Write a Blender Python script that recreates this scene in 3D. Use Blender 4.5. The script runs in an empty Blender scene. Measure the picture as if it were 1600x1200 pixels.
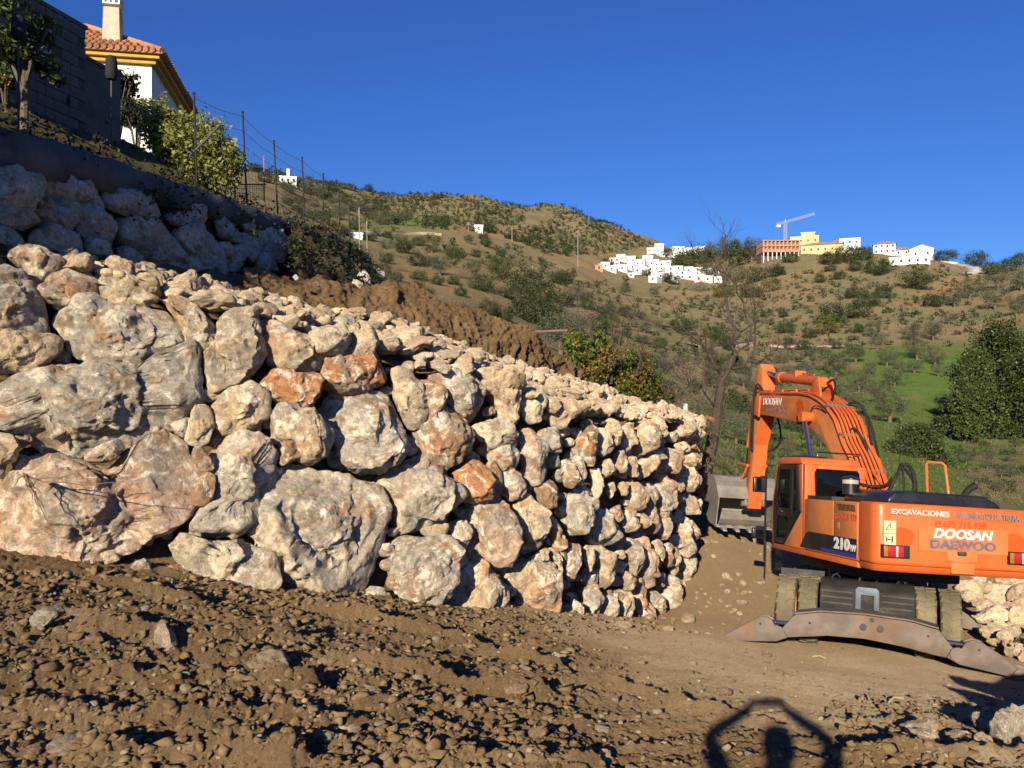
import time; T0 = time.time()
import bpy, bmesh, math, random
import numpy as np
from mathutils import Vector, Matrix

# ------------------------------------------------------------------ camera, sky, sun, exposure
SC = bpy.context.scene
COL = SC.collection
F = 1305.0                      # focal length in pixels of the 1600 x 1200 photograph
CAM = bpy.data.cameras.new('camera')
CAM.sensor_fit = 'HORIZONTAL'; CAM.sensor_width = 36.0
CAM.lens = 36.0 * F / 1600.0
CAM.clip_start = 0.05; CAM.clip_end = 6000
cam_ob = bpy.data.objects.new('camera', CAM); COL.objects.link(cam_ob)
cam_ob.location = (0, 0, 0); cam_ob.rotation_euler = (math.pi / 2, 0, 0)
SC.camera = cam_ob

LIGHT = Vector((395 / F, 1.0, -490 / F)).normalized()      # the way the sunlight travels
SUN_EL = math.asin(-LIGHT.z)
SUN_AZ = math.atan2(-LIGHT.x, -LIGHT.y)                    # clockwise from +Y
world = bpy.data.worlds.new('World'); SC.world = world; world.use_nodes = True
wn = world.node_tree; wn.nodes.clear()
wo = wn.nodes.new('ShaderNodeOutputWorld'); wb = wn.nodes.new('ShaderNodeBackground')
sky = wn.nodes.new('ShaderNodeTexSky'); sky.sky_type = 'NISHITA'; sky.sun_disc = False
sky.sun_elevation = SUN_EL; sky.sun_rotation = SUN_AZ
sky.air_density = 1.0; sky.dust_density = 0.4; sky.ozone_density = 10.0; sky.altitude = 300
wb.inputs['Strength'].default_value = 0.087
hs0 = wn.nodes.new('ShaderNodeHueSaturation'); hs0.inputs['Saturation'].default_value = 1.03; hs0.inputs['Hue'].default_value = 0.512; wn.links.new(sky.outputs[0], hs0.inputs['Color']); wn.links.new(hs0.outputs[0], wb.inputs[0]); wn.links.new(wb.outputs[0], wo.inputs[0])
SUN = bpy.data.lights.new('sun', 'SUN'); SUN.energy = 5.0; SUN.angle = math.radians(0.55); SUN.color = (1.0, 0.875, 0.67)
sun_ob = bpy.data.objects.new('sun', SUN); COL.objects.link(sun_ob)
sun_ob.rotation_euler = LIGHT.to_track_quat('-Z', 'Y').to_euler()
sun_ob.location = (-20, -60, 40)
SC.view_settings.view_transform = 'Standard'; SC.view_settings.look = 'None'
SC.view_settings.exposure = 0.48; SC.view_settings.gamma = 1.0; SC.view_settings.use_curve_mapping = False
SC.render.engine = 'CYCLES'
SC.cycles.max_bounces = 6; SC.cycles.diffuse_bounces = 2; SC.cycles.glossy_bounces = 3
SC.cycles.transparent_max_bounces = 8; SC.cycles.use_denoising = True

R = random.Random(7)
RNG = np.random.default_rng(7)

# ------------------------------------------------------------------ numpy noise
def _hash(ix, iy, iz, seed):
    h = (ix.astype(np.uint32) * np.uint32(374761393) + iy.astype(np.uint32) * np.uint32(668265263)
         + iz.astype(np.uint32) * np.uint32(2147483647 - 1013904) + np.uint32((seed * 974711 + 12345) & 0xffffffff))
    h = (h ^ (h >> np.uint32(13))) * np.uint32(1274126177)
    h = (h ^ (h >> np.uint32(16))) * np.uint32(2246822519)
    return h ^ (h >> np.uint32(15))
_G = np.array([[1,1,0],[-1,1,0],[1,-1,0],[-1,-1,0],[1,0,1],[-1,0,1],[1,0,-1],[-1,0,-1],[0,1,1],[0,-1,1],[0,1,-1],[0,-1,-1],
               [1,1,0],[-1,1,0],[0,-1,1],[0,-1,-1]], float)
def pnoise(P, seed=0):
    P = np.asarray(P, float)
    i = np.floor(P).astype(np.int64); f = P - i
    u = f * f * f * (f * (f * 6 - 15) + 10)
    out = np.zeros(len(P))
    for dx in (0, 1):
        for dy in (0, 1):
            for dz in (0, 1):
                g = _G[_hash(i[:, 0] + dx, i[:, 1] + dy, i[:, 2] + dz, seed) & np.uint32(15)]
                d = g[:, 0] * (f[:, 0] - dx) + g[:, 1] * (f[:, 1] - dy) + g[:, 2] * (f[:, 2] - dz)
                w = (u[:, 0] if dx else 1 - u[:, 0]) * (u[:, 1] if dy else 1 - u[:, 1]) * (u[:, 2] if dz else 1 - u[:, 2])
                out += w * d
    return out
def fbm(P, octv=4, seed=0, gain=0.5, lac=2.03):
    P = np.asarray(P, float); a = 1.0; s = 0; q = P.copy()
    for k in range(octv):
        s = s + a * pnoise(q, seed + k * 17); a *= gain; q = q * lac + 3.7
    return s
def ridged(P, octv=4, seed=0, gain=0.5):
    P = np.asarray(P, float); a = 1.0; s = 0; q = P.copy()
    for k in range(octv):
        s = s + a * (1 - 2 * np.abs(pnoise(q, seed + k * 17))); a *= gain; q = q * 2.03 + 3.7
    return s
def xyz(X, Y, Z=None):
    X = np.asarray(X, float).ravel(); Y = np.asarray(Y, float).ravel()
    return np.stack([X, Y, np.zeros_like(X) if Z is None else np.asarray(Z, float).ravel()], 1)
def sstep(a, b, x):
    t = np.clip((x - a) / (b - a), 0, 1); return t * t * (3 - 2 * t)

# ------------------------------------------------------------------ objects
def link(o, parent=None):
    COL.objects.link(o)
    if parent is not None: o.parent = parent
    return o
def mesh_np(name, V, faces, mat=None, smooth=True, attrs=None):
    """V (n,3); faces = (m,k) int array or list of such arrays"""
    me = bpy.data.meshes.new(name)
    V = np.asarray(V, np.float32)
    fl = faces if isinstance(faces, list) else [faces]
    fl = [np.asarray(f, np.int32) for f in fl if len(f)]
    me.vertices.add(len(V)); me.vertices.foreach_set('co', V.ravel())
    tot = sum(f.size for f in fl); n = sum(len(f) for f in fl)
    me.loops.add(tot); me.loops.foreach_set('vertex_index', np.concatenate([f.ravel() for f in fl]))
    me.polygons.add(n)
    sizes = np.concatenate([np.full(len(f), f.shape[1]) for f in fl])
    st = np.concatenate([[0], np.cumsum(sizes)[:-1]])
    me.polygons.foreach_set('loop_start', st.astype(np.int32))
    if smooth: me.polygons.foreach_set('use_smooth', np.ones(n, bool))
    for k, a in (attrs or {}).items():
        at = me.attributes.new(k, 'FLOAT', 'POINT'); at.data.foreach_set('value', np.asarray(a, np.float32).ravel())
    me.update(calc_edges=True); me.validate()
    if mat is not None: me.materials.append(mat)
    return me
def obj(name, me, parent=None, loc=None, rot=None, scale=None):
    o = bpy.data.objects.new(name, me); link(o, parent)
    if loc is not None: o.location = loc
    if rot is not None: o.rotation_euler = rot
    if scale is not None: o.scale = scale
    return o
def tag(o, label=None, cat=None, group=None, kind=None):
    if label: o['label'] = label
    if cat: o['category'] = cat
    if group: o['group'] = group
    if kind: o['kind'] = kind
    return o
def thing(name, label, cat, loc=(0, 0, 0), rot=(0, 0, 0), group=None):
    o = bpy.data.objects.new(name, None); o.empty_display_size = 0.2; link(o)
    o.location = loc; o.rotation_euler = rot
    return tag(o, label, cat, group)
def grid_faces(n, m, wrap=False):
    """n rows x m columns of vertices"""
    r = np.arange(n - 1)[:, None]; c = np.arange(m if wrap else m - 1)[None, :]
    c2 = (c + 1) % m
    a = r * m + c; b = r * m + c2; d = (r + 1) * m + c2; e = (r + 1) * m + c
    return np.stack([a + 0 * c, b + 0 * r, d, e], -1).reshape(-1, 4)
class MB:
    """collects simple solids and links them as one mesh"""
    def __init__(s): s.V = []; s.Fs = []; s.n = 0
    def add(s, V, faces):
        V = [tuple(v) for v in V]; s.V += V; s.Fs += [tuple(i + s.n for i in f) for f in faces]; s.n += len(V); return s
    def box(s, x0, x1, y0, y1, z0, z1, M=None):
        V = [(x, y, z) for z in (z0, z1) for y in (y0, y1) for x in (x0, x1)]
        if M is not None: V = [M @ Vector(v) for v in V]
        return s.add(V, [(0, 2, 3, 1), (4, 5, 7, 6), (0, 1, 5, 4), (2, 6, 7, 3), (0, 4, 6, 2), (1, 3, 7, 5)])
    def prism(s, pts, a0, a1, axis='x', M=None):
        """polygon pts extruded along an axis from a0 to a1; pts are the other two coordinates in order"""
        def P(p, a):
            v = {'x': (a, p[0], p[1]), 'y': (p[0], a, p[1]), 'z': (p[0], p[1], a)}[axis]
            return M @ Vector(v) if M is not None else v
        n = len(pts); V = [P(p, a0) for p in pts] + [P(p, a1) for p in pts]
        fs = [tuple(range(n))[::-1], tuple(range(n, 2 * n))] + [(i, (i + 1) % n, n + (i + 1) % n, n + i) for i in range(n)]
        return s.add(V, fs)
    def tube(s, pts, r, seg=8, caps=True):
        pts = [Vector(p) for p in pts]; rs = r if isinstance(r, (list, tuple)) else [r] * len(pts)
        rings = []; up = Vector((0.13, 0.31, 0.94))
        for i, p in enumerate(pts):
            t = (pts[min(i + 1, len(pts) - 1)] - pts[max(i - 1, 0)])
            t = t.normalized() if t.length > 1e-9 else Vector((0, 0, 1))
            a = t.cross(up)
            if a.length < 0.05: a = t.cross(Vector((1, 0, 0.1)))
            a.normalize(); b = t.cross(a)
            up = b.cross(t) if False else up
            rings.append([p + (a * math.cos(2 * math.pi * k / seg) + b * math.sin(2 * math.pi * k / seg)) * rs[i] for k in range(seg)])
        V = [v for ring in rings for v in ring]; fs = []
        for i in range(len(pts) - 1):
            for k in range(seg):
                k2 = (k + 1) % seg
                fs.append((i * seg + k, (i + 1) * seg + k, (i + 1) * seg + k2, i * seg + k2))
        if caps:
            fs.append(tuple(range(seg))); fs.append(tuple(reversed(range((len(pts) - 1) * seg, len(pts) * seg))))
        return s.add(V, fs)
    def lathe(s, prof, M=None, seg=24):
        """profile (r, z) turned round z"""
        V = []; fs = []
        for r, z in prof:
            for k in range(seg):
                a = 2 * math.pi * k / seg; v = Vector((r * math.cos(a), r * math.sin(a), z)); V.append(M @ v if M is not None else v)
        for i in range(len(prof) - 1):
            for k in range(seg):
                k2 = (k + 1) % seg; fs.append((i * seg + k, i * seg + k2, (i + 1) * seg + k2, (i + 1) * seg + k))
        fs.append(tuple(reversed(range(seg)))); fs.append(tuple(range((len(prof) - 1) * seg, len(prof) * seg)))
        return s.add(V, fs)
    def mesh(s, name, mat, smooth=False, bevel=0, seg=2, angle=35):
        me = bpy.data.meshes.new(name); me.from_pydata([tuple(v) for v in s.V], [], s.Fs); me.update()
        bm = bmesh.new(); bm.from_mesh(me)
        bmesh.ops.recalc_face_normals(bm, faces=bm.faces)
        if bevel:
            es = [e for e in bm.edges if len(e.link_faces) == 2 and e.calc_face_angle(0) > math.radians(28)]
            bmesh.ops.bevel(bm, geom=es, offset=bevel, segments=seg, profile=0.5, affect='EDGES', clamp_overlap=True)
        bm.to_mesh(me); bm.free()
        if smooth or bevel:
            for p in me.polygons: p.use_smooth = True
            me.set_sharp_from_angle(angle=math.radians(angle))
        if mat is not None: me.materials.append(mat)
        return me
    def build(s, name, mat, parent=None, **kw): return obj(name, s.mesh(name, mat, **kw), parent)
def W(px, py, d): return Vector((d * (px - 800) / F, d, d * (600 - py) / F))
def pix(X, Y, Z): return 800 + F * X / Y, 600 - F * Z / Y
def interp_curve(tab, x):
    tab = np.asarray(tab, float); return np.stack([np.interp(x, tab[:, 0], tab[:, k]) for k in range(tab.shape[1])], -1)
def smooth_path(P, n, w=0.0):
    """resample a polyline (k,3) evenly with a Catmull-Rom pass"""
    P = np.asarray([tuple(p) for p in P], float); Q = []
    for i in range(len(P) - 1):
        p0 = P[max(i - 1, 0)]; p1 = P[i]; p2 = P[i + 1]; p3 = P[min(i + 2, len(P) - 1)]
        for t in np.linspace(0, 1, 12, endpoint=False):
            Q.append(0.5 * ((2 * p1) + (-p0 + p2) * t + (2 * p0 - 5 * p1 + 4 * p2 - p3) * t ** 2 + (-p0 + 3 * p1 - 3 * p2 + p3) * t ** 3))
    Q.append(P[-1]); Q = np.array(Q)
    L = np.concatenate([[0], np.cumsum(np.linalg.norm(np.diff(Q, axis=0), axis=1))])
    s = np.linspace(0, L[-1], n)
    return np.stack([np.interp(s, L, Q[:, k]) for k in range(3)], -1)

# ------------------------------------------------------------------ materials
def new_mat(name, rough=0.8, spec=0.3):
    m = bpy.data.materials.new(name); m.use_nodes = True; nt = m.node_tree
    b = nt.nodes['Principled BSDF']; b.inputs['Roughness'].default_value = rough
    b.inputs['Specular IOR Level'].default_value = spec
    return m, nt, b
def nd(nt, typ, ins=None, **pr):
    n = nt.nodes.new(typ)
    for k, v in pr.items(): setattr(n, k, v)
    for k, v in (ins or {}).items():
        if isinstance(v, bpy.types.NodeSocket): nt.links.new(v, n.inputs[k])
        else: n.inputs[k].default_value = v
    return n
def rgb(c): return (c[0], c[1], c[2], 1.0)
def noise(nt, vec, scale, detail=4, rough=0.55, dist=0.0):
    n = nd(nt, 'ShaderNodeTexNoise', {'Scale': scale, 'Detail': detail, 'Roughness': rough, 'Distortion': dist})
    if vec is not None: nt.links.new(vec, n.inputs['Vector'])
    return n.outputs['Fac']
def ramp(nt, fac, a, b):
    n = nd(nt, 'ShaderNodeMapRange', {'Value': fac, 'From Min': a, 'From Max': b}); n.clamp = True
    n.interpolation_type = 'SMOOTHSTEP'
    return n.outputs[0]
def mix(nt, fac, a, b, blend='MIX'):
    n = nd(nt, 'ShaderNodeMix', data_type='RGBA', blend_type=blend)
    for k, v in ((0, fac), (6, a), (7, b)):
        if isinstance(v, bpy.types.NodeSocket): nt.links.new(v, n.inputs[k])
        elif k == 0: n.inputs[0].default_value = v
        else: n.inputs[k].default_value = rgb(v)
    return n.outputs[2]
def math_(nt, op, a, b=0.0):
    n = nd(nt, 'ShaderNodeMath', operation=op)
    for k, v in ((0, a), (1, b)):
        if isinstance(v, bpy.types.NodeSocket): nt.links.new(v, n.inputs[k])
        else: n.inputs[k].default_value = v
    return n.outputs[0]
def bump(nt, b, hgt, strength=0.5, dist=0.05, prev=None):
    n = nd(nt, 'ShaderNodeBump', {'Strength': strength, 'Distance': dist, 'Height': hgt})
    if prev is not None: nt.links.new(prev, n.inputs['Normal'])
    if b is not None: nt.links.new(n.outputs[0], b.inputs['Normal'])
    return n.outputs[0]
def attr(nt, name):
    n = nd(nt, 'ShaderNodeAttribute'); n.attribute_name = name; return n.outputs['Fac']
def flat_mat(name, c, rough=0.6, metal=0.0, var=0.12, vscale=4.0, bmp=0.0, spec=0.3, dirt=None, dirt_amt=0.5):
    """a painted / solid surface with slight unevenness and, if asked, dust in patches"""
    m, nt, b = new_mat(name, rough, spec); b.inputs['Metallic'].default_value = metal
    tc = nd(nt, 'ShaderNodeTexCoord').outputs['Object']
    n = noise(nt, tc, vscale, 6, 0.6)
    k = ramp(nt, n, 0.3, 0.7)
    col = mix(nt, k, [x * (1 - var) for x in c], [min(1, x * (1 + var)) for x in c])
    if dirt is not None:
        n2 = noise(nt, tc, vscale * 0.45, 8, 0.7)
        kk = math_(nt, 'MULTIPLY', ramp(nt, n2, 0.5, 0.72), dirt_amt)
        col = mix(nt, kk, col, dirt)
        rr = nd(nt, 'ShaderNodeMix', data_type='FLOAT', ins={0: kk, 2: rough, 3: 0.9}).outputs[0]
        nt.links.new(rr, b.inputs['Roughness'])
    nt.links.new(col, b.inputs['Base Color'])
    if bmp: bump(nt, b, noise(nt, tc, vscale * 8, 6, 0.6), bmp, 0.02)
    return m
def rock_mat(name, grey, white, rust, dirt, gain=1.0, backscatter=0.6):
    m, nt, b = new_mat(name, 0.92, 0.12)
    b.inputs['Diffuse Roughness'].default_value = backscatter
    oi = nd(nt, 'ShaderNodeObjectInfo'); tc = nd(nt, 'ShaderNodeTexCoord')
    off = nd(nt, 'ShaderNodeVectorMath', {0: tc.outputs['Object']}, operation='ADD')
    sc = nd(nt, 'ShaderNodeVectorMath', {0: (37.1, 91.7, 53.3)}, operation='SCALE'); nt.links.new(oi.outputs['Random'], sc.inputs['Scale'])
    nt.links.new(sc.outputs[0], off.inputs[1]); v = off.outputs[0]
    big = noise(nt, v, 1.3, 9, 0.68, 0.7); mid = noise(nt, v, 4.2, 10, 0.72, 0.9); fine = noise(nt, v, 15, 9, 0.75)
    veins = noise(nt, v, 3.0, 12, 0.76, 1.8); red = noise(nt, v, 1.0, 7, 0.66, 1.2)
    col = oi.outputs['Color']
    hs = nd(nt, 'ShaderNodeHueSaturation', {'Color': col}); vv = nd(nt, 'ShaderNodeMapRange', {'Value': oi.outputs['Random'], 'To Min': 0.88 * gain, 'To Max': 1.12 * gain}).outputs[0]
    nt.links.new(vv, hs.inputs['Value']); col = hs.outputs[0]
    col = mix(nt, math_(nt, 'MULTIPLY', ramp(nt, big, 0.48, 0.58), 0.7), col, grey)
    col = mix(nt, math_(nt, 'MULTIPLY', ramp(nt, red, 0.53, 0.63), rust[3] if len(rust) > 3 else 0.6), col, rust[:3])
    col = mix(nt, math_(nt, 'MULTIPLY', ramp(nt, veins, 0.51, 0.59), 0.85), col, white)
    col = mix(nt, math_(nt, 'MULTIPLY', ramp(nt, mid, 0.51, 0.61), 0.8), col, dirt)
    k = nd(nt, 'ShaderNodeMapRange', {'Value': fine, 'From Min': 0.32, 'From Max': 0.68, 'To Min': 0.58, 'To Max': 1.3}).outputs[0]
    col = mix(nt, 1.0, col, nd(nt, 'ShaderNodeCombineColor', {0: k, 1: k, 2: k}).outputs[0], 'MULTIPLY')
    nt.links.new(col, b.inputs['Base Color'])
    rg_ = nd(nt, 'ShaderNodeTexNoise', {'Scale': 3.2, 'Detail': 10, 'Roughness': 0.6, 'Distortion': 0.3}, noise_type='RIDGED_MULTIFRACTAL'); nt.links.new(v, rg_.inputs['Vector'])
    n0 = bump(nt, None, rg_.outputs['Fac'], 0.7, 0.035); n1 = bump(nt, None, noise(nt, v, 7.0, 12, 0.74, 0.5), 0.8, 0.09, n0)
    bump(nt, b, noise(nt, v, 40, 6, 0.75), 0.8, 0.02, n1)
    return m
def leaf_mat(name, c1, c2, c3=None, rough=0.5, transl=0.25):
    m, nt, b = new_mat(name, rough, 0.35)
    g = nd(nt, 'ShaderNodeNewGeometry'); rnd = g.outputs['Random Per Island']
    col = mix(nt, rnd, c1, c2)
    if c3 is not None:
        w = nd(nt, 'ShaderNodeTexCoord').outputs['Object']
        col = mix(nt, ramp(nt, noise(nt, w, 0.9, 3), 0.48, 0.62), col, c3)
    oi = nd(nt, 'ShaderNodeObjectInfo')
    hv = nd(nt, 'ShaderNodeMapRange', {'Value': oi.outputs['Random'], 'To Min': 0.8, 'To Max': 1.2}).outputs[0]
    hs = nd(nt, 'ShaderNodeHueSaturation', {'Color': col, 'Value': hv}); col = hs.outputs[0]
    nt.links.new(col, b.inputs['Base Color'])
    tr = nd(nt, 'ShaderNodeBsdfTranslucent', {'Color': col}); ms = nd(nt, 'ShaderNodeMixShader', {0: transl})
    out = nt.nodes['Material Output']
    nt.links.new(b.outputs[0], ms.inputs[1]); nt.links.new(tr.outputs[0], ms.inputs[2]); nt.links.new(ms.outputs[0], out.inputs['Surface'])
    return m
# ------------------------------------------------------------------ the lie of the land
Zs = lambda v: ('z', v)
LAND = {
 -700: [(3,Zs(-2)),(7,Zs(-1.3)),(12,Zs(1.5)),(20,Zs(4.5)),(40,Zs(9)),(100,Zs(26)),(300,Zs(75)),(700,Zs(140)),(1200,Zs(140))],
 0: [(4.5,1195),(6,1010),(8,880),(9,Zs(-1.5)),(12,Zs(0.8)),(16,Zs(2.3)),(25,Zs(5)),(40,Zs(8)),(100,Zs(22)),(300,Zs(68)),(700,Zs(125)),(1200,Zs(90))],
 150: [(4.5,1195),(6,1020),(8.3,888),(9.2,Zs(-1.8)),(12,Zs(0.3)),(18,Zs(2.3)),(28,Zs(6)),(45,Zs(10)),(100,Zs(24)),(300,Zs(72)),(700,Zs(145)),(1200,Zs(100))],
 300: [(4.5,1195),(6.5,1010),(8.7,905),(9.8,Zs(-2)),(13,Zs(.1)),(18,Zs(1.8)),(30,Zs(5)),(50,340),(80,322),(120,307),(200,286),(350,263),(500,256),(900,Zs(140)),(1300,Zs(60))],
 430: [(4.5,1195),(6.5,1020),(9,925),(10.4,Zs(-2.2)),(14,Zs(-.2)),(20,Zs(1.5)),(32,Zs(5.2)),(50,374),(80,354),(120,332),(200,306),(300,286),(420,271),(520,266),(900,Zs(140)),(1300,Zs(60))],
 520: [(4.5,1195),(6.5,1030),(9.4,932),(11,Zs(-2.4)),(14,Zs(-.6)),(20,Zs(.8)),(32,Zs(3.3)),(50,430),(80,405),(120,385),(180,362),(260,335),(380,305),(520,287),(900,Zs(130)),(1300,Zs(60))],
 600: [(4.5,1195),(6.5,1040),(9.8,940),(11.5,Zs(-2.7)),(15,Zs(-1)),(22,Zs(.5)),(35,522),(50,482),(80,446),(120,415),(180,382),(240,364),(330,345),(450,322),(620,297),(900,Zs(110)),(1300,Zs(50))],
 740: [(4.5,1195),(6.5,1065),(10.8,950),(12.5,Zs(-3)),(16,Zs(-1.6)),(24,Zs(-.2)),(40,535),(60,500),(90,462),(130,427),(190,392),(265,364),(300,363),(340,372),(450,345),(650,303),(1000,Zs(100)),(1400,Zs(40))],
 870: [(4.5,1195),(6.5,1085),(9,1010),(12,957),(14,Zs(-3.5)),(18,Zs(-2.4)),(28,Zs(-1)),(45,578),(70,540),(100,510),(150,475),(220,436),(300,407),(400,386),(550,345),(700,316),(1000,Zs(95)),(1400,Zs(40))],
 960: [(4.5,1198),(6.5,1095),(9,1025),(12,985),(14.2,962),(16.5,Zs(-4.4)),(22,Zs(-3.4)),(30,Zs(-2.2)),(45,622),(70,580),(100,545),(150,505),(220,470),(320,446),(420,430),(500,408),(620,366),(720,346),(1000,Zs(80)),(1400,Zs(40))],
 1040: [(4.4,1200),(6,1110),(8,1050),(11,1000),(14,977),(17.2,960),(19,Zs(-5.0)),(24,Zs(-4.2)),(32,Zs(-3.0)),(45,660),(70,615),(100,575),(150,535),(220,495),(320,460),(420,438),(500,414),(620,390),(750,384),(1000,Zs(70)),(1400,Zs(30))],
 1120: [(4.4,1200),(6,1112),(8,1058),(11,1005),(15,955),(18,892),(21,835),(24,Zs(-3.5)),(30,Zs(-3.4)),(36,712),(50,672),(75,630),(110,595),(160,552),(230,512),(330,462),(430,437),(520,407),(650,385),(1000,Zs(50)),(1400,Zs(10))],
 1200: [(4.4,1200),(6,1110),(8,1066),(10,1040),(12,1022),(14,1003),(17,940),(20,885),(24,830),(28,795),(36,745),(50,700),(75,650),(110,610),(160,566),(230,520),(320,456),(400,406),(440,396),(600,412),(1000,Zs(20)),(1400,Zs(10))],
 1300: [(4.4,1205),(6,1120),(8,1079),(10,1055),(12,1036),(14,1012),(17,945),(22,866),(28,820),(36,775),(50,725),(75,665),(110,620),(160,570),(230,510),(320,435),(390,397),(450,390),(600,420),(1000,Zs(20)),(1400,Zs(10))],
 1420: [(4.4,1210),(6,1130),(8,1092),(10,1068),(12,1049),(14,1020),(18,948),(24,870),(32,815),(42,770),(60,710),(90,650),(130,600),(190,535),(270,465),(335,409),(390,397),(500,418),(900,Zs(20)),(1400,Zs(10))],
 1520: [(4.3,1215),(6,1140),(8,1102),(10,1077),(12,1056),(14,1026),(18,957),(26,880),(36,830),(50,780),(70,720),(100,655),(140,600),(200,530),(270,470),(330,429),(365,417),(500,445),(900,Zs(10)),(1400,Zs(0))],
 1620: [(4.3,1220),(6,1145),(8,1107),(12,1060),(14,1032),(18,967),(26,895),(36,840),(50,790),(70,720),(100,640),(140,572),(200,500),(260,450),(320,411),(450,435),(900,Zs(10)),(1400,Zs(0))],
 2100: [(4.3,Zs(-2)),(8,Zs(-2.9)),(14,Zs(-4)),(30,Zs(-5)),(60,Zs(-2)),(100,Zs(6)),(160,Zs(20)),(250,Zs(42)),(330,Zs(52)),(500,Zs(40)),(900,Zs(10)),(1400,Zs(0))],
}
NA, NR = 700, 520
AZ = np.linspace(-math.radians(62), math.radians(62), NA)
LR = np.linspace(math.log(1.5), math.log(1900), NR)
_cols = sorted(LAND); _caz = np.array([math.atan((p - 800) / F) for p in _cols])
_tab = []
for p, a in zip(_cols, _caz):
    rows = [(0.5, -1.86), (2.4, -1.90)] if p > -500 else [(0.5, -1.86)]
    for d, v in LAND[p]:
        rows.append((d / math.cos(a), v[1] if isinstance(v, tuple) else d * (600 - v) / F))
    rows = np.array(rows); _tab.append(np.interp(LR, np.log(rows[:, 0]), rows[:, 1]))
_tab = np.array(_tab)
LANDZ = np.stack([np.interp(AZ, _caz, _tab[:, k]) for k in range(NR)], 1)
def _blur(a, n, axis):
    k = np.hanning(n + 2)[1:-1]; k /= k.sum()
    pad = [(0, 0), (0, 0)]; pad[axis] = (n // 2, n // 2)
    b = np.pad(a, pad, mode='edge'); out = 0
    for i, w in enumerate(k):
        out = out + w * (b[i:i + a.shape[0], :] if axis == 0 else b[:, i:i + a.shape[1]])
    return out
LANDZ = _blur(_blur(LANDZ, 25, 0), 13, 1)
def gz(X, Y):
    """smooth height of the land"""
    X = np.asarray(X, float); Y = np.asarray(Y, float)
    a = np.arctan2(X, Y); r = np.log(np.maximum(np.hypot(X, Y), 1.6))
    behind = sstep(math.radians(75), math.radians(110), np.abs(a))
    fa = np.clip((a - AZ[0]) / (AZ[1] - AZ[0]), 0, NA - 1.001); fr = np.clip((r - LR[0]) / (LR[1] - LR[0]), 0, NR - 1.001)
    i = fa.astype(int); j = fr.astype(int); u = fa - i; v = fr - j
    z = (LANDZ[i, j] * (1 - u) * (1 - v) + LANDZ[i + 1, j] * u * (1 - v) + LANDZ[i, j + 1] * (1 - u) * v + LANDZ[i + 1, j + 1] * u * v)
    z = z * (1 - behind) + -1.9 * behind
    w = np.exp(-(((X - 5.75) / 2.7) ** 2 + ((Y - 13.6) / 2.6) ** 2) ** 2)        # the levelled patch under the machine
    return z * (1 - w) + (-4.45 - 0.11 * (Y - 14.66) - 0.065 * (X - 6.22)) * w
def far_relief(X, Y):
    """gullies, terraces and lumps of the hillsides"""
    d = np.hypot(X, Y); P = xyz(X, Y)
    k = sstep(40, 120, d); s = np.clip(d / 300, 0.25, 2.0)
    h = k * (fbm(P / 45.0, 4, 5) * 3.0 * s + fbm(P / 12.0, 3, 9) * 0.55)
    h += -k * sstep(300, 500, d) * np.maximum(0, ridged(P * [1 / 120., 1 / 160., 1], 3, 31) - 0.4) * 5.0
    return h
def land(X, Y): return gz(X, Y) + far_relief(X, Y)
def land1(x, y): return float(land(np.array([x]), np.array([y]))[0])
_DS = np.exp(np.linspace(math.log(28), math.log(900), 900))
_HP = np.arange(330, 1701, 3.0)
_HX = _DS[None, :] * (_HP[:, None] - 800) / F; _HD = np.broadcast_to(_DS[None, :], _HX.shape)
_HZ = land(_HX.ravel(), _HD.ravel()).reshape(_HX.shape); _HY = 600 - F * _HZ / _HD
def hit(px, py, dmin=28):
    """where the line of sight through a pixel first meets the land beyond dmin"""
    c = int(np.clip(round((px - _HP[0]) / 3.0), 0, len(_HP) - 1)); p = _HY[c]
    i = np.nonzero((p <= py) & (_DS >= dmin))[0]
    k = i[0] if len(i) else int(np.argmin(p + (_DS < dmin) * 9999))
    return float(_DS[k] * (px - 800) / F), float(_DS[k]), float(_HZ[c, k])

# --- near ground: churned earth
RUTS = [  # pixel lines of track edges, with depth below which they lie, berm height
    ([(450, 952), (560, 968), (700, 1003), (860, 1042)], 0.13), ([(820, 1072), (960, 1068), (1085, 1108), (1130, 1118), (1215, 1140)], 0.08),
    ([(540, 1040), (700, 1065), (830, 1088)], 0.10), ([(150, 985), (250, 1000), (350, 1006), (430, 1000)], 0.16), ([(280, 1045), (390, 1068), (470, 1078)], 0.14),
    ([(0, 1068), (130, 1055), (260, 1062)], 0.13), ([(0, 1122), (90, 1124), (220, 1130), (330, 1128)], 0.15), ([(160, 1190), (300, 1186), (440, 1193)], 0.15),
    ([(165, 915), (230, 930), (295, 945)], 0.12), ([(400, 1125), (520, 1130), (600, 1124)], 0.09), ([(1330, 1195), (1400, 1182), (1480, 1190), (1600, 1180)], 0.09),
    ([(660, 1190), (760, 1185), (900, 1196)], 0.10), ([(1240, 1120), (1330, 1128), (1440, 1120)], 0.03)]
_ND = np.exp(np.linspace(math.log(3.6), math.log(26), 600)); _NP = np.arange(-60, 1720, 4.0)
_NX = _ND[None, :] * (_NP[:, None] - 800) / F; _NY = 600 - F * gz(_NX.ravel(), np.broadcast_to(_ND[None, :], _NX.shape).ravel()).reshape(_NX.shape) / _ND[None, :]
def near_hit(px, py):
    c = int(np.clip(round((px + 60) / 4.0), 0, len(_NP) - 1)); i = np.nonzero(_NY[c] <= py)[0]; k = i[0] if len(i) else 599
    return float(_ND[k] * (px - 800) / F), float(_ND[k])
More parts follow.
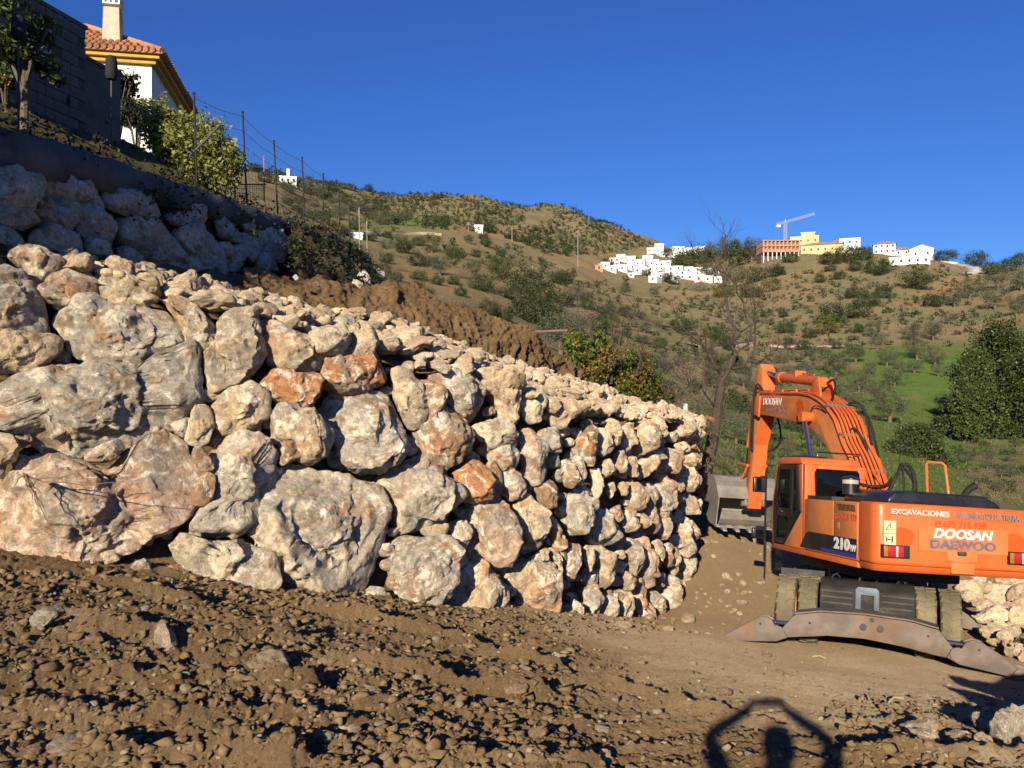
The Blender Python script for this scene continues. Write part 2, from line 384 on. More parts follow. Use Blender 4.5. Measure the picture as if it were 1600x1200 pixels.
def sand_mask(X, Y):
    """1 where the ground is trodden flat and sandy, 0 where it is churned up"""
    P = xyz(X, Y); px = 800 + F * X / np.maximum(Y, 0.5)
    n = fbm(P / 1.4, 3, 3) * 0.9
    along = X - (1.0 + 0.02 * (Y - 5))                    # right of a line running away from the camera
    m = sstep(-0.9, 1.5, along * 0.9 + n + (Y - 8) * 0.24)
    m *= sstep(4.15, 5.6, Y + n * 0.9 + 0.15 * X)
    return m
RQ = {}
def near_relief(X, Y):
    P = xyz(X, Y); s = sand_mask(X, Y); r = 1 - s
    lumps = fbm(P / 0.55, 3, 11); clod = 1 - np.abs(fbm(P / 0.17, 3, 21)) * 2.1; fine = fbm(P / 0.05, 3, 41)
    drag = fbm(P * [0.9, 2.6, 1], 4, 51)
    pit = np.minimum(0, fbm(P / 0.33, 3, 61) + 0.12)
    h = r * (0.034 * lumps + 0.022 * clod + 0.032 * np.abs(fbm(P / 0.10, 3, 121, 0.6)) + 0.012 * fine + 0.045 * drag + 0.036 * pit)
    h += s * (0.018 * fbm(P * [0.8, 2.2, 1], 4, 71) + 0.009 * fbm(P / 0.14, 3, 81) + 0.007 * fine + 0.012 * np.abs(fbm(P / 0.085, 3, 131, 0.6)) + 0.02 * np.minimum(0, fbm(P / 0.22, 3, 91) + 0.25))
    h *= 1 - 0.75 * np.exp(-(((X - 5.75) / 2.9) ** 2 + ((Y - 13.6) / 2.6) ** 2) ** 2).ravel() if np.ndim(X) else 1
    h *= 1 - 0.55 * s * sstep(8, 11, Y)
    for pts, amp in RUTS:
        Q = RQ.get(pts[0])
        if Q is None: Q = RQ[pts[0]] = np.array([near_hit(*p) for p in pts])
        best = np.full(len(P), 9.0); side = np.full(len(P), 9.0)
        for a, b in zip(Q[:-1], Q[1:]):
            ab = b - a; L2 = (ab ** 2).sum(); t = np.clip(((P[:, :2] - a) @ ab) / L2, 0, 1)
            dv = P[:, :2] - a - t[:, None] * ab; dist = np.hypot(dv[:, 0], dv[:, 1])
            sd = np.sign(ab[0] * dv[:, 1] - ab[1] * dv[:, 0]) * dist
            k = dist < best; best = np.where(k, dist, best); side = np.where(k, sd, side)
        wob = 0.6 + 0.8 * np.clip(fbm(P / 0.5, 2, 101) + 0.5, 0, 1)
        h += 0.85 * amp * wob * (np.exp(-((side + 0.07) / 0.085) ** 2) - 0.8 * np.exp(-((side - 0.11) / 0.10) ** 2))
    return h
def ground1(x, y):
    return float(gz(np.array([x]), np.array([y]))[0] + near_relief(np.array([x]), np.array([y]))[0])

m, nt, b = new_mat('dirt', 0.95, 0.08); b.inputs['Diffuse Roughness'].default_value = 1.0; DIRT = m; m.cycles.use_bump_map_correction = False
tc = nd(nt, 'ShaderNodeTexCoord').outputs['Object']
n1 = noise(nt, tc, 0.9, 8, 0.65); n2 = noise(nt, tc, 6, 10, 0.7); n3 = noise(nt, tc, 45, 6, 0.7)
churn = mix(nt, ramp(nt, n1, 0.35, 0.65), (0.235, 0.152, 0.076), (0.33, 0.225, 0.12)); churn = mix(nt, ramp(nt, n2, 0.52, 0.75), churn, (0.42, 0.30, 0.17))
sand = mix(nt, ramp(nt, n1, 0.4, 0.62), (0.55, 0.42, 0.27), (0.46, 0.345, 0.21)); sand = mix(nt, ramp(nt, n2, 0.56, 0.74), sand, (0.60, 0.47, 0.32))
col = mix(nt, attr(nt, 'sand'), churn, sand)
k = nd(nt, 'ShaderNodeMapRange', {'Value': n3, 'From Min': 0.3, 'From Max': 0.7, 'To Min': 0.72, 'To Max': 1.25}).outputs[0]
col = mix(nt, 1.0, col, nd(nt, 'ShaderNodeCombineColor', {0: k, 1: k, 2: k}).outputs[0], 'MULTIPLY')
nt.links.new(col, b.inputs['Base Color'])
q = bump(nt, None, noise(nt, tc, 9, 12, 0.74), 1.0, 0.16); bump(nt, b, noise(nt, tc, 55, 6, 0.75), 1.0, 0.05, q)

az = np.linspace(-math.radians(34.5), math.radians(34.5), 650)
rr = np.concatenate([np.linspace(2.2, 3.9, 12, endpoint=False), np.exp(np.linspace(math.log(3.9), math.log(28.0), 540))])
A, Rr = np.meshgrid(az, rr)
X = (Rr * np.sin(A)).ravel(); Y = (Rr * np.cos(A)).ravel()
fade = 1 - sstep(22, 28, np.hypot(X, Y))
Z = gz(X, Y) + near_relief(X, Y) * fade
me = mesh_np('ground', np.stack([X, Y, Z], 1), grid_faces(*A.shape), DIRT, attrs={'sand': sand_mask(X, Y) * (1 - 0.7 * sstep(12.0, 15.0, Y))})  # less sand far off: darker colour put in to offset sunlight on the slope
GROUND = tag(obj('ground', me), 'churned brown building-site earth in front of the boulder wall', kind='structure')

# --- the wider land
def hill_px(X, Y, Z): return 800 + F * X / np.maximum(Y, 1), 600 - F * Z / np.maximum(Y, 1)
def grass_mask(X, Y, Z):
    px, py = hill_px(X, Y, Z); P = xyz(X, Y); n = fbm(P / 18.0, 4, 7); d = np.hypot(X, Y)
    line = np.interp(px, [1085, 1150, 1230, 1330, 1420, 1500, 1600, 1800], [670, 622, 585, 535, 482, 458, 440, 420])
    g = sstep(-12, 26, py - line + n * 55) * sstep(1060, 1110, px) * sstep(230, 190, d) * sstep(24, 30, d)
    g *= sstep(-0.35, 0.05, fbm(P / 9.0, 4, 17) + 0.36 + 0.4 * (d < 75))
    scrub = sstep(0, 60, (px - 1470) * 0.9 + (py - 760) * 1.2) * sstep(700, 740, py)       # dry scrub low at the right
    g2 = np.exp(-((px - 640) / 70) ** 2 - ((py - 350) / 12) ** 2) * 0.8                     # a green terrace at the left
    return np.clip(g * (1 - 0.75 * scrub) + g2, 0, 1)
def rust_mask(X, Y, Z):
    px, py = hill_px(X, Y, Z); P = xyz(X, Y); n = fbm(P / 22.0, 4, 27); d = np.hypot(X, Y)
    r = 0.55 * sstep(0.05, 0.35, n) * sstep(60, 100, d)
    r += np.exp(-((px - 1470 + (py - 455) * 1.5) / 34) ** 2) * sstep(425, 440, py) * sstep(480, 462, py)
    r += np.exp(-((px - 760) / 90) ** 2 - ((py - 358) / 7) ** 2) + 0.8 * np.exp(-((px - 640) / 90) ** 2 - ((py - 430) / 22) ** 2) + 0.9 * np.exp(-((px - 770) / 55) ** 2 - ((py - 478) / 20) ** 2)
    r += 0.9 * np.exp(-((px - 470) / 40) ** 2 - ((py - 312) / 8) ** 2) + 0.6 * np.exp(-((px - 905) / 80) ** 2 - ((py - 425) / 14) ** 2)
    return np.clip(r, 0, 1)
m, nt, b = new_mat('hillside', 0.95, 0.05); HILL = m; b.inputs['Diffuse Roughness'].default_value = 0.8
tc = nd(nt, 'ShaderNodeTexCoord').outputs['Object']
n1 = noise(nt, tc, 0.06, 8, 0.65); n2 = noise(nt, tc, 0.5, 10, 0.7); n3 = noise(nt, tc, 2.5, 8, 0.7); n4 = noise(nt, tc, 9.0, 6, 0.7)
dry = mix(nt, ramp(nt, n1, 0.38, 0.62), (0.180, 0.140, 0.082), (0.122, 0.118, 0.058))
dry = mix(nt, math_(nt, 'MULTIPLY', ramp(nt, n2, 0.5, 0.68), 0.8), dry, (0.080, 0.090, 0.036)); dry = mix(nt, math_(nt, 'MULTIPLY', ramp(nt, n3, 0.52, 0.7), 0.6), dry, (0.265, 0.205, 0.125))
dry = mix(nt, math_(nt, 'MULTIPLY', attr(nt, 'rust'), 0.55), dry, (0.25, 0.14, 0.068))
grass = mix(nt, ramp(nt, n2, 0.36, 0.62), (0.068, 0.122, 0.022), (0.105, 0.140, 0.036)); grass = mix(nt, math_(nt, 'MULTIPLY', ramp(nt, n3, 0.55, 0.75), 0.5), grass, (0.16, 0.15, 0.06))
col = mix(nt, attr(nt, 'grass'), dry, grass)
col = mix(nt, attr(nt, 'bare'), col, (0.30, 0.205, 0.105))
k = nd(nt, 'ShaderNodeMapRange', {'Value': n4, 'From Min': 0.3, 'From Max': 0.7, 'To Min': 0.72, 'To Max': 1.25}).outputs[0]
col = mix(nt, 1.0, col, nd(nt, 'ShaderNodeCombineColor', {0: k, 1: k, 2: k}).outputs[0], 'MULTIPLY')
nt.links.new(col, b.inputs['Base Color'])
q = bump(nt, None, n2, 0.7, 0.9); q = bump(nt, None, n3, 0.7, 0.25, q); bump(nt, b, n4, 0.6, 0.06, q)
az = np.concatenate([np.linspace(-math.pi, -math.radians(34.5), 40, endpoint=False), np.linspace(-math.radians(34.5), math.radians(34.5), 560), np.linspace(math.radians(34.5), math.pi, 41)[1:]])
rr = np.exp(np.linspace(math.log(28.0), math.log(1500), 255))
A, Rr = np.meshgrid(az, rr)
X = (Rr * np.sin(A)).ravel(); Y = (Rr * np.cos(A)).ravel(); Z = land(X, Y)
Yp = np.where(Y > 1, Y, 1)
gm = np.where(Y > 1, grass_mask(X, Yp, Z), 0.2); rm = np.where(Y > 1, rust_mask(X, Yp, Z), 0)
bare = sstep(42, 30, np.hypot(X, Y)) * sstep(0.02, 0.10, X / np.maximum(Y, 1) - 0.2) * sstep(0.42, 0.33, X / np.maximum(Y, 1))
me = mesh_np('hillside', np.stack([X, Y, Z], 1), grid_faces(*A.shape), HILL, attrs={'grass': gm, 'rust': rm, 'bare': bare})
tag(obj('hillside', me), 'dry brown and green hills rising behind the building site', kind='structure')
# the ground behind and beside the camera, out to where the near sheet begins
az2 = np.concatenate([np.linspace(math.radians(34.5), math.radians(325.5), 90)]); rr2 = np.concatenate([[0.02], np.exp(np.linspace(math.log(0.5), math.log(28.0), 40))])
A, Rr = np.meshgrid(az2, rr2); X = (Rr * np.sin(A)).ravel(); Y = (Rr * np.cos(A)).ravel()
Z = gz(X, Y)
me = mesh_np('ground_behind', np.stack([X, Y, Z], 1), grid_faces(*A.shape)[:, ::-1], DIRT, attrs={'sand': np.zeros(len(X))})
o = tag(obj('site_ground', me), kind='structure')
A, Rr = np.meshgrid(np.linspace(-math.radians(34.5), math.radians(34.5), 40), np.array([0.02, 0.8, 1.6, 2.2])); X = (Rr * np.sin(A)).ravel(); Y = (Rr * np.cos(A)).ravel()
me = mesh_np('ground_near', np.stack([X, Y, gz(X, Y) - 0.002], 1), grid_faces(*A.shape), DIRT, attrs={'sand': np.zeros(len(X))})
tag(obj('site_ground', me), kind='structure')
# ------------------------------------------------------------------ rocks
ROCK = rock_mat('limestone', (0.33, 0.30, 0.25), (0.86, 0.76, 0.60), (0.50, 0.26, 0.14, 0.7), (0.31, 0.205, 0.115), gain=1.10)
ROCK_PALE = rock_mat('pale_limestone', (0.48, 0.40, 0.30), (0.82, 0.70, 0.53), (0.54, 0.32, 0.18, 0.5), (0.48, 0.345, 0.205), gain=1.22)
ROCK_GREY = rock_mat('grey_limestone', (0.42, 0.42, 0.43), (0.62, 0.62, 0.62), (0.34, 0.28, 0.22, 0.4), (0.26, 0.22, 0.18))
TINT = {'t': (0.53, 0.41, 0.26), 'g': (0.52, 0.455, 0.36), 'p': (0.54, 0.38, 0.26), 'o': (0.50, 0.235, 0.10), 'w': (0.64, 0.54, 0.39), 'b': (0.36, 0.225, 0.125), 'c': (0.62, 0.475, 0.30)}
def soil_mat(name, a, b_, c_):
    m, nt, b = new_mat(name, 0.95, 0.08); b.inputs['Diffuse Roughness'].default_value = 0.8
    tc = nd(nt, 'ShaderNodeTexCoord').outputs['Object']
    col = mix(nt, ramp(nt, noise(nt, tc, 1.1, 8, 0.65), 0.36, 0.64), a, b_); col = mix(nt, ramp(nt, noise(nt, tc, 7, 10, 0.7), 0.52, 0.74), col, c_)
    nt.links.new(col, b.inputs['Base Color'])
    q = bump(nt, None, noise(nt, tc, 4, 12, 0.72), 0.9, 0.12); bump(nt, b, noise(nt, tc, 30, 6, 0.7), 0.7, 0.02, q)
    return m
SOIL = soil_mat('fill_soil', (0.16, 0.105, 0.055), (0.22, 0.15, 0.08), (0.30, 0.215, 0.125))
BANK = soil_mat('bank_soil', (0.125, 0.078, 0.038), (0.19, 0.122, 0.060), (0.27, 0.185, 0.10))
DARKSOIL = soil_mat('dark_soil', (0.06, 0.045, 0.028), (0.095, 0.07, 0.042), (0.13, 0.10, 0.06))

def rock_shape(rad, nth, nph, dfront, dback, size, rng, expo=2.8, chisel=9, rough=1.0, front_bias=True, chips=70):
    """rad(theta) in the u,v plane; w runs outward. returns vertices (grid with poles) and faces"""
    th = np.linspace(0, 2 * np.pi, nth, endpoint=False); ph = np.linspace(0, np.pi, nph)
    ph = ph[1:-1]
    sp = np.abs(np.sin(ph)) ** (2 / expo); cp = np.sign(np.cos(ph)) * np.abs(np.cos(ph)) ** (2 / expo)
    r = rad[None, :] * sp[:, None]
    U = r * np.cos(th); V = r * np.sin(th); Wd = np.where(cp > 0, cp * dfront, cp * dback)[:, None] + 0 * U
    P = np.stack([U, V, Wd], -1).reshape(-1, 3)
    P = np.concatenate([P, [[0, 0, dfront], [0, 0, -dback]]])
    sc = np.array([rad.mean(), rad.mean(), dfront])
    for k in range(chisel):
        n = rng.normal(size=3)
        if front_bias: n[2] = abs(n[2]) * rng.uniform(0.7, 1.8); n[:2] *= rng.uniform(0.3, 1.0)
        n /= np.linalg.norm(n)
        pr = P @ n; h = np.quantile(pr, 0.995); lo = np.median(pr)
        d = lo + (h - lo) * (rng.uniform(0.50, 0.88) if abs(n[2]) > 0.45 else rng.uniform(0.84, 0.97))
        ex = np.maximum(pr - d, 0); P = P - np.outer(ex * rng.uniform(0.85, 1.0), n)
    off = rng.uniform(-50, 50, 3)
    def outward(P):
        m = P / np.array([1, 1, max(dfront / max(rad.mean(), 1e-3), 0.4)]); return m / np.maximum(np.linalg.norm(m, axis=1), 1e-6)[:, None]
    nrm = outward(P)
    P = P + nrm * (0.045 * fbm(P / size * 1.8 + off, 2, 3) * size)[:, None]
    # broken faces: many small flat chips knocked off all over
    N = len(P); bed = rng.normal(size=3); bed /= np.linalg.norm(bed)
    for k in range(int(chips * rough)):
        i = int(rng.integers(N))
        if front_bias and (P[i, 2] < -0.05 * dfront or nrm[i, 2] < 0.22): continue
        q = rng.normal(size=3); q = q + bed * (q @ bed) * 0.9
        n = nrm[i] + q * rng.uniform(0.08, 0.27); n /= np.linalg.norm(n)
        Rr_ = size * rng.uniform(0.12, 0.34); dv = P - P[i]; dist = np.sqrt((dv ** 2).sum(1)); near = dist < Rr_
        ex = dv @ n + size * rng.uniform(0.0, 0.016); ex = np.where(near, np.clip(ex, 0, size * 0.05), 0) * np.clip((Rr_ - dist) / (0.10 * Rr_), 0, 1)
        P = P - ex[:, None] * n
    q = P / size
    disp = 0.018 * fbm(q * 7 + off, 4, 13, 0.6) + 0.022 * (ridged(q * 5 + bed * (q @ bed)[:, None] * 5 + off, 3, 8) - 0.6) + 0.010 * (ridged(q * 12 + off, 2, 9) - 0.5) - 0.06 * np.maximum(0, ridged(q * 1.7 + off[::-1], 3, 23) - 1.05)
    P = P + nrm * (disp * size)[:, None]
    n_r = nph - 2
    fa = grid_faces(n_r, nth, True)
    k = np.arange(nth); top = np.stack([np.full(nth, n_r * nth), k, (k + 1) % nth], 1)
    base = (n_r - 1) * nth; bot = np.stack([np.full(nth, n_r * nth + 1), base + (k + 1) % nth, base + k], 1)
    return P, [fa[:, ::-1], top, bot]
def poly_radius(poly, n):
    """distance from the centroid to the outline, by angle"""
    poly = np.asarray(poly); a = poly; b = np.roll(poly, -1, 0)
    th = np.linspace(0, 2 * np.pi, n, endpoint=False); D = np.stack([np.cos(th), np.sin(th)], 1)
    e = b - a; den = D[:, None, 0] * e[None, :, 1] - D[:, None, 1] * e[None, :, 0]
    den = np.where(np.abs(den) < 1e-9, 1e-9, den)
    t = (a[None, :, 0] * e[None, :, 1] - a[None, :, 1] * e[None, :, 0]) / den
    u = (a[None, :, 0] * D[:, None, 1] - a[None, :, 1] * D[:, None, 0]) / den
    ok = (t > 0) & (u >= -1e-6) & (u <= 1 + 1e-6)
    r = np.max(np.where(ok, t, 0), 1)
    r = np.where(r <= 0, np.median(r), r)
    k = np.array([1, 2, 1.]) / 4
    return k[0] * np.roll(r, 1) + k[1] * r + k[2] * np.roll(r, -1)
def poly_centroid(p):
    p = np.asarray(p); q = np.roll(p, -1, 0); c = p[:, 0] * q[:, 1] - q[:, 0] * p[:, 1]; A = c.sum() / 2
    return ((p + q) * c[:, None]).sum(0) / (6 * A)

class Sheet:
    """a wall face: a sheet stretched between a line along its foot and a line along its top, both (px, py, depth)"""
    def __init__(s, foot, top, n=240, m=90):
        f = np.array([W(*p) for p in foot]); t = np.array([W(*p) for p in top])
        Fp = smooth_path(f, n); Tp = smooth_path(t, n)
        k = np.linspace(0, 1, m)[:, None, None]
        s.P = Fp[None] * (1 - k) + Tp[None] * k                        # (m, n, 3)
        du = np.gradient(s.P, axis=1); dv = np.gradient(s.P, axis=0)
        N = np.cross(du, dv); N /= np.linalg.norm(N, axis=2)[..., None]
        c = -(s.P / np.linalg.norm(s.P, axis=2)[..., None]); sg = np.sign((N * c).sum(2))
        s.N = N * np.sign(np.median(sg))
        s.px = 800 + F * s.P[..., 0] / s.P[..., 1]; s.py = 600 - F * s.P[..., 2] / s.P[..., 1]
    def at(s, px, py):
        k = int(np.argmin((s.px - px) ** 2 + (s.py - py) ** 2)); i, j = divmod(k, s.px.shape[1])
        return s.P[i, j], s.N[i, j]
def stone_on(sheet, poly_px, rng, parent, mat, tint, name='boulder', face=0.66, push=0.0, bulge=1.0, nth=None, grow=1.0):
    c = poly_centroid(poly_px); P0, N0 = sheet.at(*c)
    toc = -P0 / np.linalg.norm(P0); face = min(1, face + 0.12 * float(sstep(11.0, 14.0, np.array(P0[1])))); n = face * N0 + (1 - face) * toc; n /= np.linalg.norm(n)
    far = float(sstep(11.0, 14.0, np.array(P0[1]))); bulge *= 1 + 0.5 * far
    P0 = P0 + n * push
    u = np.cross([0, 0, 1.0], n); u /= np.linalg.norm(u); v = np.cross(n, u)
    pts = []
    for x, y in poly_px:
        d = np.array([(x - 800) / F, 1.0, (600 - y) / F]); t = (P0 @ n) / (d @ n); q = d * t - P0; pts.append((q @ u, q @ v))
    pts = np.array(pts)
    if ((pts[:, 0] * np.roll(pts[:, 1], -1)) - (np.roll(pts[:, 0], -1) * pts[:, 1])).sum() < 0: pts = pts[::-1]
    cc = poly_centroid(pts); pts = pts - cc; P0 = P0 + u * cc[0] + v * cc[1]
    ext = np.ptp(pts, axis=0); s = math.sqrt(ext[0] * ext[1]); mn = min(ext)
    spx = s * F / P0[1]
    nth = int(np.clip(spx * 0.68, 32, 190)); nph = int(np.clip(spx * 0.48, 20, 120))
    rad = poly_radius(pts, nth)
    df = float(np.clip(0.42 * mn + 0.08 * s, 0.08, 0.46)) * bulge; db = float(np.clip(0.55 * mn, 0.12, 0.6))
    V, fs = rock_shape(rad * (1.13 - 0.05 * far) * grow, nth, nph, df, db, s, rng, expo=rng.uniform(2.9, 4.2) - 0.9 * far, chisel=int(rng.integers(9, 16)), rough=1.0, chips=int(34 + min(spx, 320) * 0.4))
    me = mesh_np(name, V, fs, mat)
    o = obj(name, me, parent)
    M = Matrix(((u[0], v[0], n[0], P0[0]), (u[1], v[1], n[1], P0[1]), (u[2], v[2], n[2], P0[2]), (0, 0, 0, 1)))
    o.matrix_basis = M
    t = np.array(TINT[tint]) * rng.uniform(0.9, 1.1); o.color = (*t, 1)
    return o
def parse(txt):
    out = []
    for line in txt.strip().splitlines():
        tint, rest = line.split(':'); v = [float(x) for x in rest.replace(',', ' ').split()]
        out.append((tint.strip(), np.array(v).reshape(-1, 2)))
    return out

# --- the long lower wall of boulders
FOOT = [(-330, 850, 7.5), (-120, 872, 7.7), (0, 884, 8.0), (200, 893, 8.4), (430, 925, 9.0), (600, 942, 9.8), (760, 953, 10.9), (900, 962, 12.6), (1000, 966, 15.2), (1058, 962, 17.8), (1080, 935, 19.6)]
TOPL = [(-330, 300, 8.2), (-120, 350, 8.5), (0, 385, 8.85), (200, 440, 9.35), (430, 505, 9.95), (600, 557, 10.75), (760, 592, 11.9), (900, 645, 13.5), (1000, 655, 16.0), (1066, 655, 18.5), (1092, 672, 20.2)]
BACK = [(-330, 275, 10.4), (-120, 330, 9.6), (0, 385, 9.45), (200, 418, 10.9), (430, 470, 12.9), (600, 498, 13.9), (760, 555, 15.2), (900, 598, 17.2), (1000, 632, 19.4), (1068, 644, 21.0), (1096, 660, 21.6)]
WALLF = Sheet(FOOT, TOPL)
STONES = parse('''
t: 8 389 33 381 57 381 99 400 105 412 87 428 57 441 33 417 12 398
g: -40 424 27 425 57 446 78 479 88 524 45 520 -40 518
t: -40 518 39 519 102 527 99 539 63 573 -40 582
p: 61 447 87 428 120 414 144 422 153 440 150 455 120 473 81 468 64 455
t: 141 414 168 417 207 434 237 446 249 461 228 474 192 473 162 467 156 437
g: 90 483 120 473 129 462 156 464 177 473 228 477 270 494 283 509 279 530 255 548 216 563 180 560 129 548 108 536 111 521 91 500
g: -60 612 0 599 18 593 60 575 87 566 144 572 195 564 264 548 288 543 303 551 309 575 307 614 291 644 258 668 210 689 168 695 129 707 90 707 51 689 30 665 0 660 -60 652
t: 255 461 276 461 303 467 324 494 339 518 333 530 306 551 291 536 285 500 264 476
c: 339 518 345 503 363 491 387 489 405 500 408 527 417 548 390 578 378 593 345 606 333 605 327 578 318 557 330 542
t: 336 635 360 608 390 596 420 617 430 629 420 650 384 674 360 680 339 659
t: 303 638 318 626 333 650 333 668 318 704 291 686
t: 132 713 162 692 192 684 197 695 180 716 162 720 135 719
t: -40 670 0 677 18 683 33 701 24 716 0 723 -40 720
p: -40 760 18 731 51 709 90 706 129 713 141 724 168 721 192 707 210 704 228 686 261 671 288 686 300 704 300 737 304 755 291 788 270 812 240 833 210 851 168 869 156 881 120 890 99 896 60 896 18 894 -40 880
b: 306 695 321 707 333 719 333 737 309 739 302 710
b: 309 740 333 740 335 755 327 787 300 787 300 770
g: 330 707 351 698 360 682 399 679 429 680 435 698 429 725 429 752 420 788 390 815 345 830 315 830 302 815 318 797 336 764 339 734
w: 267 848 288 832 330 848 384 848 420 863 429 890 426 912 414 922 375 915 327 900 279 880
w: 409 820 418 802 436 760 451 724 493 722 529 736 568 733 595 748 607 775 610 796 607 844 598 874 595 898 580 925 544 930 505 925 469 912 439 890 421 847
o: 513 546 539 540 584 541 596 561 605 579 599 594 572 606 536 610 506 597 512 564
t: 407 501 440 501 470 519 491 528 501 549 497 576 470 579 440 571 422 543 408 525
o: 411 600 431 574 455 576 467 582 503 583 504 600 491 639 470 631 440 627 419 612
t: 429 648 440 633 464 630 491 642 500 657 525 675 518 690 506 708 488 720 473 714 461 690 437 678
b: 437 693 461 687 476 711 440 726
g: 509 642 527 615 566 615 608 612 626 642 638 669 635 690 620 717 590 732 563 729 539 714 530 678 512 660
c: 617 573 635 576 650 588 660 594 672 640 668 660 644 667 635 648 620 615
b: 655 590 680 594 695 618 696 630 668 662 658 640
g: 672 585 713 579 740 583 758 600 767 624 755 654 734 657 713 642 698 612
b: 653 678 680 651 701 637 731 648 738 681 734 705 710 723 695 732 668 717
c: 747 582 779 576 806 588 812 612 818 648 809 663 791 657 782 627 767 600
w: 815 609 842 606 851 630 846 657 830 660 821 648
w: 592 742 628 730 649 715 670 721 688 730 697 748 721 760 727 778 700 799 670 817 634 824 628 796 619 769
g: 617 850 634 832 649 829 661 844 694 841 712 865 715 892 700 919 691 940 661 945 640 937 622 907
t: 658 829 685 814 703 820 703 832 691 839 664 836
t: 703 814 724 812 739 832 730 856 721 868 712 850
p: 731 808 742 784 772 779 796 787 805 820 805 850 796 880 778 884 748 874 739 856 740 832
c: 703 934 718 916 745 877 769 889 790 913 800 937 795 955 760 956 724 952 706 945
t: 781 892 802 890 826 880 850 883 868 910 880 930 882 958 844 958 826 950 808 916
t: 808 793 826 778 838 769 850 796 857 832 853 853 829 868 820 832
o: 706 742 745 718 760 724 768 745 762 775 754 782 730 780
b: 760 722 778 724 787 748 787 769 766 778 768 748
w: 766 709 784 697 808 700 817 715 808 730 787 733 769 721
w: 739 667 769 658 787 652 800 664 817 697 784 697 769 700
t: 787 736 805 733 826 757 823 775 799 781 790 766
g: 814 676 832 667 853 691 859 718 853 745 835 760 829 730
g: 844 673 871 667 885 690 880 705 859 706
b: 841 760 871 748 877 775 859 796 847 781
c: 854 625 877 623 886 634 893 650 886 666 872 668 863 650
t: 881 717 893 715 899 726 904 753 897 771 890 767 886 740
g: 899 713 908 711 915 731 915 749 904 767 901 735
o: 904 704 915 677 931 686 935 706 924 729 915 720
b: 912 655 922 655 933 677 931 695 920 693
w: 935 668 947 670 956 686 958 704 949 708 940 715 938 690
c: 949 657 960 654 971 681 967 695 958 695
c: 971 668 987 659 994 677 987 699 978 708 976 690
t: 989 657 1007 654 1023 668 1021 688 1005 704 1001 713 994 686
c: 1019 650 1039 648 1041 668 1037 686 1025 690 1021 672
w: 944 722 956 717 960 735 951 749 942 740
t: 965 706 976 704 985 726 983 738 971 738
t: 980 715 992 713 998 733 994 747 987 735
t: 998 722 1012 713 1028 695 1030 708 1021 726 1010 740 1007 753 1001 735
p: 1032 708 1043 699 1059 708 1059 740 1048 744 1037 731
c: 1055 695 1070 690 1079 697 1075 708 1061 704
c: 1061 711 1082 708 1088 722 1082 738 1073 726 1064 726
w: 1063 731 1075 730 1087 747 1086 762 1075 769 1066 753
t: 1025 733 1041 742 1052 758 1055 774 1043 776 1030 751
w: 924 731 938 733 941 776 933 782 929 753
t: 951 756 965 753 962 774 956 778
t: 971 753 983 751 980 769 976 776
t: 983 756 996 753 1007 771 1005 794 989 798 983 776
p: 1010 762 1023 760 1028 780 1019 794 1012 780
g: 1023 758 1039 753 1050 771 1052 796 1043 810 1034 803 1028 780
t: 1055 753 1064 751 1068 767 1059 771
g: 1068 771 1079 769 1086 785 1082 803 1073 803
w: 1082 774 1093 785 1091 798 1084 803
o: 859 803 872 802 879 814 883 841 879 866 875 866 863 830
w: 861 857 870 848 877 875 883 897 875 904 868 879
t: 839 866 859 856 857 873 845 884 830 873
t: 854 877 861 873 870 886 863 895
g: 888 794 895 774 913 774 929 780 933 792 922 803 913 825 904 839 899 830 890 812
b: 888 875 895 839 904 857 911 884 908 895 895 908 886 897
g: 929 843 935 812 944 792 951 814 965 839 962 848 942 852
w: 915 855 924 852 929 875 929 897 924 893
t: 929 854 947 855 960 868 960 893 953 920 947 915 942 886
t: 965 861 974 860 978 868 971 875
w: 978 796 989 801 996 821 996 830 980 832 976 814
t: 994 803 1005 798 1012 814 1010 830 1003 832
p: 1012 792 1023 789 1030 814 1030 830 1023 834 1014 812
g: 979 839 992 841 1003 884 1003 895 994 902 985 879 978 873
p: 994 841 1014 841 1024 866 1024 902 1019 922 1007 918 1005 895 998 866
t: 973 884 985 893 989 906 989 920 980 924 974 911
t: 1032 812 1043 810 1050 830 1043 846 1034 839
w: 1023 846 1034 843 1037 875 1030 893 1025 866
b: 1039 852 1050 848 1052 879 1046 895 1041 875
t: 1050 857 1061 859 1061 888 1057 906 1052 886
g: 1061 803 1070 801 1079 830 1079 866 1070 870 1064 841
p: 1077 810 1084 814 1089 837 1084 848 1079 843
g: 1064 873 1075 870 1085 852 1084 879 1075 913 1068 920
g: 1032 928 1043 897 1055 902 1060 920 1063 950 1041 956
g: 1029 895 1041 895 1041 918 1032 918
t: 989 924 1003 911 1016 938 1020 975 1007 970 996 949
t: 1013 922 1034 924 1037 960 1025 962
t: 949 931 974 922 987 945 985 972 967 970 958 938
g: 913 922 931 913 942 938 940 962 931 970 926 942
p: 897 936 911 945 908 964 897 962
g: 944 933 958 931 965 954 960 970 947 968
g: 785 735 807 735 818 762 816 780 803 783 791 765
t: 958 796 969 789 974 807 967 819
c: 1056 650 1076 650 1086 662 1080 684 1060 682
c: 1076 658 1092 664 1094 684 1082 690
o: 1070 684 1090 686 1092 706 1074 704
t: 1080 706 1094 708 1094 732 1086 730
g: 1076 866 1088 846 1086 890 1078 914
''')
wall = thing('boulder_wall', 'long dry wall of big sunlit tan boulders curving past the excavator', 'retaining wall', W(600, 945, 9.8))
bpy.context.view_layer.update()
WI = Matrix.Translation(-wall.location)
rng = np.random.default_rng(11)
def add_stone(*a, **k):
    o = stone_on(*a, **k); o.matrix_basis = WI @ o.matrix_basis; return o
for tint, poly in STONES:
    add_stone(WALLF, poly, rng, wall, ROCK, tint)
